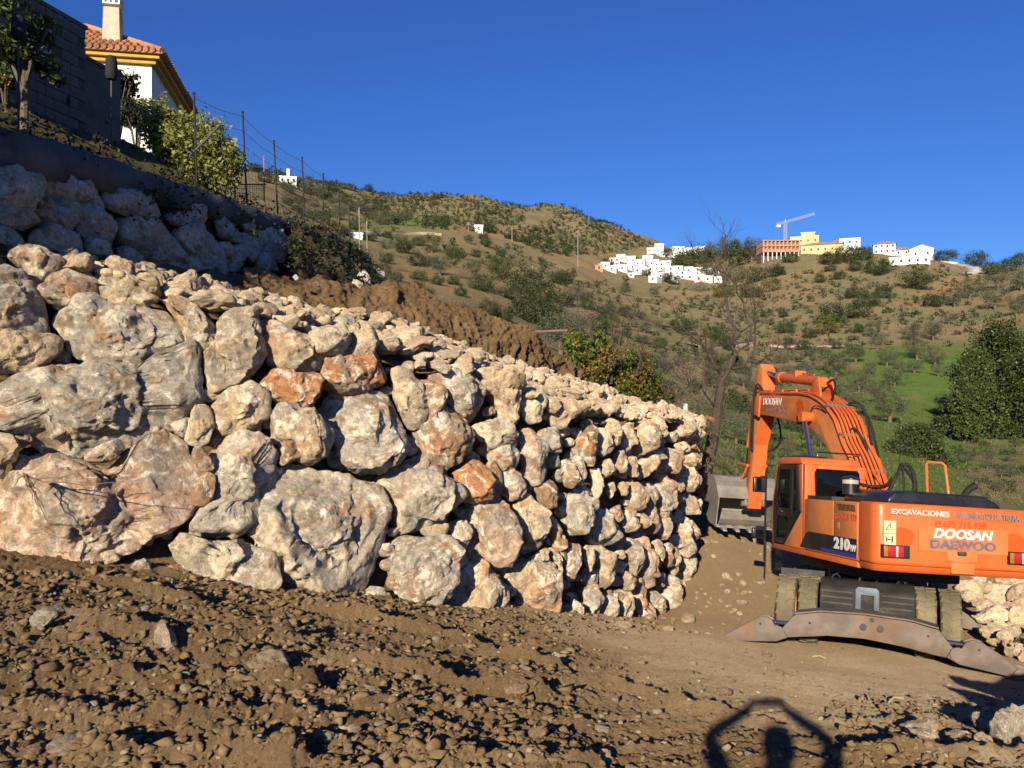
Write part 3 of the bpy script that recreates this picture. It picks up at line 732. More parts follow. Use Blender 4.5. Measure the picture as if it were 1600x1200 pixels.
# small wedges deep in the gaps, set back between the boulders
masks = [p for _, p in STONES]
def inside(x, y):
    for p in masks:
        if p[:, 0].min() <= x <= p[:, 0].max() and p[:, 1].min() <= y <= p[:, 1].max():
            q = np.roll(p, -1, 0); c = ((p[:, 1] > y) != (q[:, 1] > y)); dy = q[:, 1] - p[:, 1]; dy = np.where(dy == 0, 1e-9, dy)
            if np.count_nonzero(c & (x < (q[:, 0] - p[:, 0]) * (y - p[:, 1]) / dy + p[:, 0])) % 2: return True
    return False
wedges = []
for k in range(2600):
    x = rng.uniform(-30, 1080); f = rng.uniform(0.03, 0.97); j = int(np.argmin(abs(WALLF.px[45] - x))); y = WALLF.py[int(f * 89), j]
    d = WALLF.P[45, j][1]; r = rng.uniform(10, 22) * 9 / d
    if inside(x, y) or any((x - a) ** 2 + (y - b) ** 2 < (0.95 * (r + c)) ** 2 for a, b, c in wedges): continue
    if sum(inside(x + r * 0.9 * math.cos(t), y + r * 0.9 * math.sin(t)) for t in np.linspace(0, 6.28, 8, endpoint=False)) > 5: continue
    wedges.append((x, y, r))
wedges = wedges[:110]
for x, y, r in wedges:
    t = np.linspace(0, 2 * np.pi, 8, endpoint=False) + rng.uniform(0, 1); rr = r * rng.uniform(0.75, 1.2, 8)
    el = rng.uniform(0.7, 1.0)
    add_stone(WALLF, np.stack([x + rr * np.cos(t), y + rr * np.sin(t) * el], 1), rng, wall, ROCK, rng.choice(list('ttgpbw')), name='wedge_stone', push=-rng.uniform(0.16, 0.30))
# the soil the boulders lean against
def soil_sheet(name, P, N, mat, parent, depth, amp, seed, kind=None, inv=None):
    V = (P - N * depth).reshape(-1, 3); V = V + N.reshape(-1, 3) * (amp * fbm(V / 0.5, 4, seed))[:, None]
    if inv is not None: V = V - np.array(parent.location)
    o = obj(name, mesh_np(name, V, grid_faces(*P.shape[:2]), mat), parent)
    return tag(o, kind=kind) if kind else o
soil_sheet('earth_fill', WALLF.P, WALLF.N, SOIL, wall, 0.50, 0.10, 5, inv=True)
# --- rubble lying on top of the wall, back to the bank
RUB = Sheet(TOPL, BACK, n=240, m=60)
soil_sheet('rubble_bed', RUB.P, RUB.N, SOIL, wall, 0.10, 0.10, 6, inv=True)
def free_rock(rng, nth=44, nph=28, chisel=12, chips=34):
    a = rng.uniform(0.7, 1.15, 3); th = np.linspace(0, 2 * np.pi, nth, endpoint=False)
    rad = a[0] * (1 + 0.18 * np.sin(2 * th + rng.uniform(0, 6)) + 0.1 * np.sin(3 * th + rng.uniform(0, 6)))
    V, fs = rock_shape(rad * 0.5, nth, nph, 0.5 * a[2], 0.5 * a[2], 1.0, rng, expo=rng.uniform(2.3, 3.2), chisel=chisel, front_bias=False, chips=chips)
    return V, fs
FREE = [mesh_np('rock', *free_rock(np.random.default_rng(100 + k)), ROCK_PALE) for k in range(14)]
FREE_G = []
for q in FREE:
    g = q.copy(); g.materials.clear(); g.materials.append(ROCK); FREE_G.append(g)
def rot_of(rng, tilt=0.5): return (rng.uniform(-tilt, tilt), rng.uniform(-tilt, tilt), rng.uniform(0, 6.28))
spots = []; rub_objs = []
nn = RUB.P.shape[1]
for k in range(9000):
    j = int(rng.uniform(0, nn)); i = int(rng.uniform(0, 60)); P = RUB.P[i, j]; px = RUB.px[i, j]
    if px < 105 or px > 1096 or (px > 960 and i < 4 + (px - 960) * 0.06): continue
    big = 1 - i / 60
    d = P[1]; s = rng.uniform(0.24, 0.52) * (0.75 + 0.5 * big) * np.interp(px, [100, 500, 1000], [0.8, 1.0, 0.92])
    if any((P[0] - a) ** 2 + (P[1] - b) ** 2 + (P[2] - c) ** 2 < (0.46 * (s + e)) ** 2 for a, b, c, e in spots): continue
    spots.append((P[0], P[1], P[2], s))
    if len(spots) >= 290: break
for (x, y, z, s) in spots:
    o = obj('rubble_stone', FREE[int(rng.integers(len(FREE)))], wall, rot=rot_of(rng, 0.7), scale=(s * rng.uniform(.95, 1.35), s * rng.uniform(.85, 1.15), s * rng.uniform(.65, .95)))
    o.location = Vector((x, y, z + s * 0.08)) - wall.location
    o.color = (*(np.array(TINT[rng.choice(list('cccwwtp'))]) * rng.uniform(0.92, 1.12)), 1)
# small chips between, too many to pick apart
V = []; Fq = []; nv = 0
base, bf = free_rock(np.random.default_rng(5), 9, 7, 6, 10)
for k in range(900):
    j = int(rng.uniform(0, nn)); i = int(rng.uniform(0, 60)); P = RUB.P[i, j]
    if RUB.px[i, j] < 120: continue
    s = rng.uniform(0.08, 0.2); a = rng.uniform(0, 6.28); c_, s_ = math.cos(a), math.sin(a)
    Rm = np.array([[c_, -s_, 0], [s_, c_, 0], [0, 0, 1]]); V.append(base * [s * 1.3, s, s * .8] @ Rm.T + P + [0, 0, s * .1] - np.array(wall.location))
    Fq.append([f + nv for f in bf]); nv += len(base)
o = obj('rubble_chips', mesh_np('chips', np.concatenate(V), [np.concatenate([f[i] for f in Fq]) for i in range(3)], ROCK_PALE), wall); o['kind'] = 'stuff'; o.color = (*TINT['c'], 1)

# --- the upper wall in its own shade, and the concrete beam along its top
UFOOT = [(-130, 374, 8.3), (0, 388, 9.47), (100, 398, 10.5), (200, 410, 11.9), (300, 420, 13.6), (400, 428, 16.0), (475, 432, 18.4)]
UTOP = [(-130, 240, 8.5), (0, 264, 9.7), (100, 272, 10.75), (200, 292, 12.2), (300, 320, 14.0), (400, 346, 16.4), (475, 362, 18.7)]
UP = Sheet(UFOOT, UTOP, n=160, m=50)
USTONES = parse('''
g: -40 262 31 266 59 278 62 300 59 322 31 327 -40 316
g: 67 275 103 270 141 283 166 286 172 300 156 308 122 309 103 312 72 300
g: 173 300 200 294 219 300 250 319 255 331 237 339 200 331 178 322
t: -40 318 19 320 47 337 61 356 31 353 -40 347
g: -40 350 47 356 55 366 50 384 -40 390
t: 66 328 87 322 118 319 138 345 136 353 109 359 78 350
g: 119 320 150 318 170 335 203 368 198 384 150 372 132 350
g: 128 312 141 306 172 309 175 325 156 325
w: 62 363 87 353 125 369 135 390 100 397 66 387
w: 200 340 258 350 272 352 282 380 292 400 290 417 258 412 228 394 205 375
w: 282 365 308 355 330 372 360 402 360 424 330 420 310 404 295 390
w: 292 405 305 402 327 422 295 422
g: 340 335 355 342 382 378 352 368
g: 380 362 400 375 405 392 400 409 385 392
g: 405 355 420 352 440 362 450 377 447 395 437 407 420 392 405 380
g: 447 370 465 370 472 390 452 395
w: 405 397 425 397 442 412 437 424 410 420
g: 360 390 380 382 384 405 375 420 362 418
g: 342 382 357 377 364 387 360 400
g: 260 335 297 330 300 352 288 355
g: 300 322 322 322 324 347 302 352
g: 377 347 400 350 405 360 395 367
t: 63 312 86 309 86 322 66 324
t: 90 312 112 314 112 323 92 320
w: 140 375 180 380 182 400 150 400
w: 190 385 225 397 255 417 200 412
''')
uwall = thing('upper_boulder_wall', 'shaded upper wall of pale grey boulders below the concrete beam', 'retaining wall', W(200, 410, 11.9))
WI = Matrix.Translation(-uwall.location)
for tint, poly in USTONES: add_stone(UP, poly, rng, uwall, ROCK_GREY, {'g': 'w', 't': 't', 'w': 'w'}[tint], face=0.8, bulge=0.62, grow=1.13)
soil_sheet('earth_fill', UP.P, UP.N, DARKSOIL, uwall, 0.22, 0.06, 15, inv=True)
CTOP = [(-130, 152, 8.5), (0, 198, 9.75), (100, 226, 10.8), (200, 258, 12.25), (300, 292, 14.05), (400, 326, 16.45), (475, 352, 18.75)]
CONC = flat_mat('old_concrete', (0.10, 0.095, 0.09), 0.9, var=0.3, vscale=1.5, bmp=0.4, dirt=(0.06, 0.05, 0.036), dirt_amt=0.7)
bt = smooth_path([W(*p) for p in CTOP], 60); bb = smooth_path([W(*p) for p in UTOP], 60); bb[:, 2] -= 0.12
side = np.array([-1.0, 0.12, 0])
g = np.stack([bb, bt, bt + side * 0.32, bb + side * 0.32])         # 4 x 60
V = g.reshape(-1, 3).copy(); V += (fbm(V / 0.5, 4, 77) * 0.06)[:, None] * np.array([1, 0, 0.6])
idx = np.arange(240).reshape(4, 60); fq = np.concatenate([np.stack([idx[a, :-1], idx[a, 1:], idx[(a + 1) % 4, 1:], idx[(a + 1) % 4, :-1]], 1) for a in range(4)])
caps = np.array([[idx[0, 0], idx[1, 0], idx[2, 0], idx[3, 0]], [idx[3, -1], idx[2, -1], idx[1, -1], idx[0, -1]]])
beam = obj('concrete_beam', mesh_np('concrete_beam', V, [fq, caps], CONC, smooth=False))
tag(beam, 'low stained concrete beam capping the shaded upper boulder wall', 'concrete wall')
# ledge of dark earth between the two walls
LEDGE = Sheet(BACK[:5], UFOOT[:1] + UFOOT[1:2] + UFOOT[2:4] + UFOOT[5:6], n=120, m=16)
soil_sheet('earth_ledge', LEDGE.P, LEDGE.N, SOIL, None, 0.03, 0.10, 25, kind='structure')

# --- the cut earth bank behind the rubble
BF = [(380, 446, 12.6), (455, 482, 13.0), (560, 496, 13.7), (640, 520, 14.2), (720, 552, 14.9), (800, 578, 15.9), (862, 596, 17.0), (905, 606, 18.4)]
BT = [(380, 420, 15.4), (455, 438, 15.2), (515, 436, 15.6), (560, 454, 15.8), (600, 440, 16.2), (650, 446, 16.4), (690, 470, 16.6), (740, 480, 17.0), (790, 503, 17.6), (830, 516, 18.2), (862, 560, 19.0), (905, 592, 20.0)]
BKF = Sheet(BF, BT, n=330, m=110)
P = BKF.P.copy(); n0 = BKF.N
k = np.linspace(0, 1, 110)[:, None]
Lu = np.linspace(0, 9.5, 330)[None, :] + 0 * k; q = np.stack([Lu * 1.0, k * 1.4 + 0 * Lu, 0 * Lu], -1).reshape(-1, 3)
gul = ridged(q * [0.8, 0.22, 1] + fbm(q * 1.0, 2, 4)[:, None] * 0.5 + q[:, 1:2] * [0.5, 0, 0], 3, 44).reshape(P.shape[:2]); lum = fbm(q * [3.2, 2.4, 1], 4, 45).reshape(P.shape[:2]); fin = fbm(q * 11, 3, 46).reshape(P.shape[:2])
amp = np.sin(np.pi * np.clip(k, 0, 1)) ** 0.5
P = P + n0 * ((gul - 0.5) * (0.12 + 0.22 * sstep(5.5, 8.5, Lu)) * amp + lum * 0.05 + fin * 0.05)[..., None]
P[..., 2] += (fbm(np.stack([Lu * 1.8, 0 * Lu, 0 * Lu], -1).reshape(-1, 3), 3, 48).reshape(P.shape[:2])) * 0.10 * sstep(0.6, 1, k)
top = P[-1]; rows = [P]
for j, (dy, dz) in enumerate([(0.4, 0.02), (1.0, -0.05), (2.2, -0.5), (4.5, -1.8), (8, -3.5)]):
    rows.append((top + np.array([-0.05 * dy, dy, dz]))[None] + (fbm(top / 0.7 + j, 3, 50 + j) * 0.1)[None, :, None] * [0, 0, 1])
P = np.concatenate(rows)
tag(obj('earth_bank', mesh_np('earth_bank', P.reshape(-1, 3), grid_faces(*P.shape[:2]), BANK)), 'cut bank of bare brown earth', kind='structure')
# --- the overgrown dark end of the upper terrace
MF = [(462, 436, 15.2), (520, 452, 16.0), (560, 462, 17.0), (592, 470, 18.0), (600, 472, 20)]
MT = [(462, 346, 18.0), (505, 362, 20.0), (545, 384, 22.3), (575, 412, 24.3), (598, 440, 26)]
MND = Sheet(MF, MT, n=120, m=60)
soil_sheet('overgrown_slope', MND.P, MND.N, DARKSOIL, None, 0.0, 0.25, 35, kind='structure')
for poly, lb in (('572 415 590 410 597 432 592 458 578 452', 'pale bluish boulder at the very tip of the overgrown slope'), ('560 428 574 420 580 452 566 458', 'pale boulder just left of the one at the tip of the overgrown slope'), ('548 440 560 430 568 460 552 462', 'leftmost small pale boulder at the end of the overgrown slope')):
    p = np.array([float(x) for x in poly.split()]).reshape(-1, 2)
    o = stone_on(MND, p, rng, None, ROCK_GREY, 'w', bulge=0.8, push=0.15)
    o.name = 'boulder'; tag(o, lb, 'boulder')
# --- the garden terrace above the concrete beam
n = 50; tl = smooth_path([W(*p) for p in CTOP + [(598, 432, 26.5)]], n); rows = []
for dx, dz in ((0.30, -0.06), (1.0, 0.12), (2.0, 0.75), (3.2, 1.5), (5.0, 2.3), (9, 3.2), (16, 4.0)):
    r = tl + np.array([-dx, 0.12 * dx, dz * 1.0]); rows.append(r)
G = np.stack(rows); Gf = G.reshape(-1, 3); Gf[:, 2] += fbm(Gf / 0.9, 3, 60) * 0.12
GARDEN = G
tag(obj('garden_terrace', mesh_np('garden_terrace', Gf, grid_faces(*G.shape[:2]), soil_mat('garden_soil', (0.10, 0.075, 0.04), (0.09, 0.085, 0.04), (0.15, 0.115, 0.065)))), kind='structure')
# ------------------------------------------------------------------ the wheeled excavator
def paint_mat():
    m, nt, b = new_mat('orange_paint', 0.38, 0.5)
    tc = nd(nt, 'ShaderNodeTexCoord').outputs['Object']
    n1 = noise(nt, tc, 1.3, 4, 0.5); n2 = noise(nt, tc, 7, 10, 0.72); n3 = noise(nt, tc, 28, 6, 0.7)
    col = mix(nt, ramp(nt, n1, 0.44, 0.56), (0.62, 0.140, 0.032), (0.60, 0.115, 0.022))
    k = math_(nt, 'MULTIPLY', ramp(nt, n2, 0.54, 0.72), 0.28); col = mix(nt, k, col, (0.42, 0.20, 0.085))
    col = mix(nt, math_(nt, 'MULTIPLY', ramp(nt, n3, 0.66, 0.74), 0.5), col, (0.30, 0.16, 0.08))
    nt.links.new(col, b.inputs['Base Color'])
    r = nd(nt, 'ShaderNodeMapRange', {'Value': n2, 'From Min': 0.3, 'From Max': 0.75, 'To Min': 0.30, 'To Max': 0.62}).outputs[0]
    nt.links.new(r, b.inputs['Roughness']); bump(nt, b, n1, 0.12, 0.03)
    return m
ORANGE = paint_mat()
FADED = flat_mat('faded_orange_paint', (0.56, 0.175, 0.052), 0.55, var=0.12, vscale=2.5, dirt=(0.42, 0.26, 0.13), dirt_amt=0.45)
REDPATCH = flat_mat('fresh_orange_paint', (0.60, 0.090, 0.012), 0.4, var=0.05)
BLACK = flat_mat('black_paint', (0.016, 0.016, 0.018), 0.32, var=0.3, spec=0.5, dirt=(0.16, 0.12, 0.08), dirt_amt=0.22)
RUBBER = flat_mat('black_rubber', (0.02, 0.02, 0.02), 0.7, var=0.3)
TYREM = flat_mat('muddy_tyre', (0.17, 0.145, 0.09), 0.9, var=0.2, vscale=3, bmp=0.5, dirt=(0.26, 0.205, 0.12), dirt_amt=0.8)
STEEL = flat_mat('worn_steel', (0.175, 0.14, 0.115), 0.7, 0.15, var=0.25, vscale=3, bmp=0.2, dirt=(0.26, 0.125, 0.065), dirt_amt=0.85)
BUCKETM = flat_mat('bucket_steel', (0.27, 0.25, 0.215), 0.6, 0.25, var=0.25, vscale=2.5, bmp=0.25, dirt=(0.34, 0.25, 0.16), dirt_amt=0.7)
DARKST = flat_mat('dark_chassis', (0.05, 0.047, 0.045), 0.6, 0.2, var=0.3, dirt=(0.20, 0.145, 0.085), dirt_amt=0.6)
BLUEST = flat_mat('blue_grey_steel', (0.13, 0.155, 0.18), 0.55, 0.2, var=0.15)
CHROME = flat_mat('chrome_rod', (0.75, 0.76, 0.8), 0.14, 1.0, var=0.03)
RODBLUE = flat_mat('dark_rod', (0.10, 0.115, 0.20), 0.25, 0.7, var=0.1)
WHITEL = flat_mat('white_lettering', (0.82, 0.80, 0.76), 0.5, var=0.05)
GREYL = flat_mat('faded_grey_lettering', (0.23, 0.17, 0.16), 0.6, var=0.25, vscale=6)
SILVERL = flat_mat('worn_silver_lettering', (0.56, 0.46, 0.38), 0.55, var=0.3, vscale=6)
BLUEL = flat_mat('worn_blue_lettering', (0.17, 0.125, 0.17), 0.5, var=0.25, vscale=9)
REDL = flat_mat('red_lettering', (0.55, 0.075, 0.025), 0.6, var=0.15)
BLUEB = flat_mat('blue_stripe_paint', (0.035, 0.045, 0.30), 0.4)
CREAM = flat_mat('cream_sticker', (0.74, 0.62, 0.33), 0.55, var=0.08)
REDLENS = flat_mat('red_lens', (0.42, 0.02, 0.02), 0.15, spec=0.6)
GREYW = flat_mat('reversing_lens', (0.55, 0.47, 0.42), 0.3)
AMBER = flat_mat('amber_lens', (0.50, 0.12, 0.02), 0.2, spec=0.6)
def glass_mat(name, tint, thru):
    m, nt, b = new_mat(name, 0.03, 0.5); b.inputs['Base Color'].default_value = rgb((0.01, 0.012, 0.012))
    t = nd(nt, 'ShaderNodeBsdfTransparent', {'Color': rgb(tint)}); ms = nd(nt, 'ShaderNodeMixShader', {0: thru})
    out = nt.nodes['Material Output']; nt.links.new(b.outputs[0], ms.inputs[1]); nt.links.new(t.outputs[0], ms.inputs[2]); nt.links.new(ms.outputs[0], out.inputs['Surface'])
    return m
GLASS = glass_mat('cab_glass', (0.62, 0.68, 0.66), 0.72); DGLASS = glass_mat('dark_glass', (0.12, 0.13, 0.14), 0.5)

EX = thing('excavator', 'orange wheeled excavator seen from behind with its boom arched forward and outrigger lowered', 'excavator', (6.22, 14.66, -4.43))
_f = Vector((-0.05, 1.0, -0.11)).normalized(); _r = Vector((1.0, 0.05, -0.065)); _r = (_r - _f * _r.dot(_f)).normalized(); _u = _r.cross(_f)
EX.matrix_basis = Matrix(((_r.x, _f.x, _u.x, 6.22), (_r.y, _f.y, _u.y, 14.66), (_r.z, _f.z, _u.z, -4.43), (0, 0, 0, 1)))
def text(body, size, mat, parent, name, loc, face='rear', shear=0.0, bold=0.0, width=None, sx=1.0):
    cu = bpy.data.curves.new(name, 'FONT'); cu.body = body; cu.size = size; cu.shear = shear; cu.offset = bold; cu.extrude = 0.0025
    cu.align_x = 'CENTER'; cu.align_y = 'CENTER'; cu.resolution_u = 3; cu.materials.append(mat)
    o = bpy.data.objects.new(name, cu); link(o, parent)
    if width:
        bpy.context.view_layer.update(); sx = width / max(o.dimensions.x, 1e-3)
    bpy.context.view_layer.update()
    me = bpy.data.meshes.new_from_object(o.evaluated_get(bpy.context.evaluated_depsgraph_get())); bpy.data.objects.remove(o); o = obj(name, me, parent)
    X = Vector((1, 0, 0)) if face == 'rear' else Vector((0, -1, 0)); Zv = Vector((0, -1, 0)) if face == 'rear' else Vector((-1, 0, 0)); Yv = Vector((0, 0, 1))
    if isinstance(face, Matrix): o.matrix_basis = Matrix.Translation(loc) @ face @ Matrix.Diagonal((sx, 1, 1, 1)); return o
    o.matrix_basis = Matrix(((X.x * sx, Yv.x, Zv.x, loc[0]), (X.y * sx, Yv.y, Zv.y, loc[1]), (X.z * sx, Yv.z, Zv.z, loc[2]), (0, 0, 0, 1)))
    return o
# --- upper structure: counterweight
def rounded_plan(x0, x1, y0, y1, r, n=6):
    """plan outline with the two rear corners (y0) rounded"""
    p = [(x1, y1), (x0, y1)]
    for k in range(n + 1):
        a = math.pi + (math.pi / 2) * k / n; p.append((x0 + r + r * math.cos(a), y0 + r + r * math.sin(a)))
    p.append(((x0 + x1) / 2, y0 - 0.04))
    for k in range(n + 1):
        a = 1.5 * math.pi + (math.pi / 2) * k / n; p.append((x1 - r + r * math.cos(a), y0 + r + r * math.sin(a)))
    return p
cw = MB().prism(rounded_plan(-1.25, 1.25, -2.81, -2.28, 0.16), 1.47, 2.36, 'z').build('counterweight', ORANGE, EX, bevel=0.045, seg=3)
pl = rounded_plan(-1.25, 1.25, -2.81, -2.28, 0.16); lo = [(x * 0.965, y + (0.07 if y < -2.4 else 0)) for x, y in pl]
b_ = MB(); n = len(pl); b_.add([(x, y, 1.37) for x, y in lo] + [(x, y, 1.468) for x, y in pl], [tuple(range(n))[::-1], tuple(range(n, 2 * n))] + [(i, (i + 1) % n, n + (i + 1) % n, n + i) for i in range(n)])
b_.build('lower_rim', ORANGE, cw, bevel=0.012)
RY = -2.853
text('EXCAVACIONES', 0.105, SILVERL, cw, 'lettering', (-0.60, RY, 2.235), bold=0.005, width=0.86)
text('Y MOVIMIENTOS DE TIERRA', 0.105, GREYL, cw, 'lettering', (0.37, RY, 2.235), bold=0.005, width=1.02)
text('679 715 939', 0.125, REDL, cw, 'lettering', (0.06, RY, 2.095), bold=0.004, width=0.64)
tel = MB()                                                          # the little telephone in a ring before the number
tel.tube([(-0.335 + 0.045 * math.cos(a), RY, 2.095 + 0.045 * math.sin(a)) for a in np.linspace(0, 2 * math.pi, 15)], 0.006, 5, caps=False)
tel.box(-0.358, -0.312, RY - 0.003, RY + 0.003, 2.103, 2.118); tel.box(-0.358, -0.346, RY - 0.003, RY + 0.003, 2.085, 2.104); tel.box(-0.324, -0.312, RY - 0.003, RY + 0.003, 2.085, 2.104)
tel.build('phone_symbol', REDL, cw)
text('DOOSAN', 0.185, WHITEL, cw, 'lettering', (0.02, RY, 1.955), shear=0.22, bold=0.006, width=0.88)
text('DAEWOO', 0.165, BLUEL, cw, 'lettering', (0.03, RY, 1.80), bold=0.008, width=0.98)
MB().box(-0.62, 0.70, -2.8475, -2.842, 1.70, 2.05).build('faded_panel', FADED, cw)
for cx in (-0.86, 0.78):                                            # repainted spots
    MB().prism([(cx + 0.17 * math.cos(a) * (1.0 + 0.15 * math.sin(3 * a)), 1.86 + 0.16 * math.sin(a)) for a in np.linspace(0, 2 * math.pi, 20, endpoint=False)], -2.8425, -2.838, 'y').build('repainted_spot', REDPATCH, cw)
def tri(cx, cz, s, y):
    t = MB(); P = [(cx - s, y, cz - s * 0.8), (cx + s, y, cz - s * 0.8), (cx, y, cz + s * 0.9), (cx - s, y, cz - s * 0.8)]
    t.tube(P, 0.006, 4); t.box(cx - 0.006, cx + 0.006, y - 0.002, y + 0.002, cz - 0.02, cz + 0.035); return t
st = MB().box(-1.13, -0.955, -2.845, -2.822, 1.92, 2.10).build('warning_sticker', CREAM, cw); tri(-1.042, 2.02, 0.06, -2.847).build('warning_triangle', BLACK, st)
st = MB().box(-1.13, -0.955, -2.845, -2.822, 1.76, 1.912).build('warning_sticker', CREAM, cw)
g = MB().box(-1.10, -1.085, -2.848, -2.844, 1.80, 1.87).box(-1.085, -1.03, -2.848, -2.844, 1.825, 1.84).box(-1.02, -1.0, -2.848, -2.844, 1.79, 1.88); g.build('pictogram', BLACK, st)
st = MB().box(1.02, 1.16, -2.84, -2.815, 1.78, 2.12).build('warning_sticker', CREAM, cw); tri(1.09, 2.03, 0.05, -2.843).build('warning_triangle', BLACK, st)
for s in (-1, 1):
    x0, x1 = (-1.14, -0.84) if s < 0 else (0.72, 1.02)
    h = MB().box(x0 - 0.02, x1 + 0.09 * (s < 0), -2.848, -2.80, 1.575, 1.76).build('light_housing', BLACK, cw)
    for k, mt in enumerate([AMBER, REDLENS, GREYW, REDLENS]):
        a = x0 + (x1 - x0) * [0, 0.24, 0.60, 0.72][k]; b2 = x0 + (x1 - x0) * [0.24, 0.60, 0.72, 1.0][k]
        MB().box(a + 0.003, b2 - 0.003, -2.866, -2.846, 1.59, 1.745).build('tail_light', mt, h, bevel=0.008)
pb = MB().box(-0.20, 0.24, -2.856, -2.843, 1.56, 1.72).box(-0.14, 0.20, -2.852, -2.843, 1.40, 1.555).build('plate_holder', FADED, cw, bevel=0.01)
MB().box(-0.06, 0.06, -2.90, -2.857, 1.665, 1.72).build('plate_lamp', DARKST, pb, bevel=0.01)
MB().box(-0.20, -0.12, -2.868, -2.857, 1.56, 1.585).build('bracket', ORANGE, pb); MB().box(0.13, 0.24, -2.868, -2.857, 1.56, 1.585).build('bracket', ORANGE, pb)
# --- side body
body = MB().box(-1.245, 1.245, -2.278, -0.22, 1.46, 2.34).build('engine_housing', FADED, EX, bevel=0.03)
MB().box(-1.252, -1.238, -1.42, -0.30, 1.50, 2.32).build('side_door', FADED, body, bevel=0.006)
dr = MB().box(-1.254, -1.238, -2.26, -1.44, 1.50, 2.32).build('side_door', FADED, body, bevel=0.006)
for k in range(13):
    y = -2.20 + k * 0.047; MB().prism([(y, 2.19), (y + 0.026, 2.19), (y + 0.056, 2.29), (y + 0.030, 2.29)], -1.2575, -1.253, 'x').build('vent_slot', BLACK, dr)
text('679 715 939', 0.135, REDL, dr, 'lettering', (-1.2575, -1.90, 2.09), face='side', bold=0.004, width=0.72)
MB().tube([(-1.257, -1.49 + 0.04 * math.cos(a), 2.09 + 0.045 * math.sin(a)) for a in np.linspace(0, 2 * math.pi, 13)], 0.006, 5, caps=False).build('phone_symbol', REDL, dr)
MB().box(-1.260, -1.253, -1.66, -1.54, 1.90, 2.0).build('door_latch', FADED, dr, bevel=0.01)
band = MB().prism([(-2.26, 1.50), (-1.0, 1.50), (-0.78, 1.78), (-2.26, 1.78)], -1.259, -1.254, 'x').build('black_band', BLACK, body)
MB().prism([(-0.98, 1.50), (-0.10, 1.50), (-0.34, 1.74), (-0.46, 1.78), (-0.76, 1.78)], -1.259, -1.2525, 'x').build('black_band', BLACK, body)
MB().prism([(-2.26, 1.50), (-1.0, 1.50), (-0.96, 1.56), (-2.26, 1.55)], -1.262, -1.2595, 'x').build('blue_stripe', BLUEB, body)
text('210', 0.235, WHITEL, band, 'lettering', (-1.262, -1.755, 1.665), face='side', bold=0.011, width=0.56)
text('WV', 0.135, WHITEL, band, 'lettering', (-1.262, -2.145, 1.632), face='side', bold=0.005, width=0.20)
MB().box(-1.25, 1.25, -2.28, 1.25, 1.36, 1.455).build('deck_skirt', ORANGE, EX, bevel=0.02)
MB().box(-0.8, 0.8, -1.5, 1.0, 1.12, 1.355).build('slew_deck', DARKST, EX, bevel=0.03)
MB().lathe([(0.62, 0.86), (0.62, 1.05)], seg=32).build('slew_ring', DARKST, EX)
hood = MB().prism([(-1.02, 2.345), (0.72, 2.345), (0.66, 2.43), (0.45, 2.53), (-0.70, 2.55), (-0.90, 2.52), (-1.0, 2.43)], -2.70, -1.25, 'y').build('engine_hood', BLACK, EX, bevel=0.05, seg=3)
MB().box(-1.2, 1.22, -1.24, -0.25, 2.345, 2.40).build('walkway_plate', DARKST, EX)
pc = MB().lathe([(0.05, 2.36), (0.05, 2.44), (0.12, 2.45), (0.125, 2.62)], Matrix.Translation((-0.93, -1.32, 0))).build('air_precleaner', BLACK, EX, smooth=True)
MB().lathe([(0.128, 2.621), (0.128, 2.69)], Matrix.Translation((-0.93, -1.32, 0))).build('clear_band', flat_mat('dusty_clear_plastic', (0.42, 0.38, 0.30), 0.3), pc, smooth=True)
MB().lathe([(0.15, 2.691), (0.15, 2.71), (0.08, 2.745), (0.02, 2.755)], Matrix.Translation((-0.93, -1.32, 0))).build('cap', BLACK, pc, smooth=True)
hr = MB(); hr.tube([(0.26, -1.5, 2.40), (0.40, -1.2, 3.02), (0.44, -1.18, 3.06), (0.68, -1.18, 3.06), (0.72, -1.2, 3.02), (0.74, -1.3, 2.40)], 0.022, 8); hr.build('handrail', ORANGE, EX, smooth=True)
MB().tube([(0.85, -1.5, 2.34), (0.85, -1.5, 2.52), (0.92, -1.56, 2.66), (1.0, -1.62, 2.72)], 0.055, 12).build('exhaust_pipe', RUBBER, EX, smooth=True)
# --- cab
cab = thing_ = bpy.data.objects.new('cab', None); link(cab, EX)
XL, XR = -1.245, -0.16
prof = [(-0.16, 1.46), (-0.24, 2.2), (-0.10, 2.98), (-0.02, 3.07), (0.95, 3.09), (1.12, 3.02), (1.34, 2.2), (1.30, 1.46)]
NB = [(XR, -0.2, 0)]
# frame pieces: rear panel, roof, pillars, right side, floor
MB().prism([(-0.02, 3.07), (0.95, 3.09), (1.12, 3.02), (1.12, 2.94), (-0.10, 2.94)], XL, XR, 'x').build('roof', ORANGE, cab, bevel=0.04, seg=3)
rp = MB()                                                            # rear panel with the window opening
rp.box(XL, XL + 0.23, -0.24, -0.14, 1.46, 2.938); rp.box(XR - 0.14, XR, -0.24, -0.14, 1.46, 2.938); rp.box(XL + 0.231, XR - 0.141, -0.24, -0.14, 1.46, 2.33); rp.box(XL + 0.231, XR - 0.141, -0.24, -0.14, 2.86, 2.938)
rp.build('rear_panel', ORANGE, cab, bevel=0.01)
MB().prism([(XL + 0.225, 2.33), (XL + 0.185, 2.40), (XL + 0.165, 2.80), (XL + 0.20, 2.87), (XR - 0.16, 2.87), (XR - 0.12, 2.82), (XR - 0.09, 2.40), (XR - 0.13, 2.33)], -0.262, -0.243, 'y').build('rear_window', DGLASS, cab, bevel=0.004)
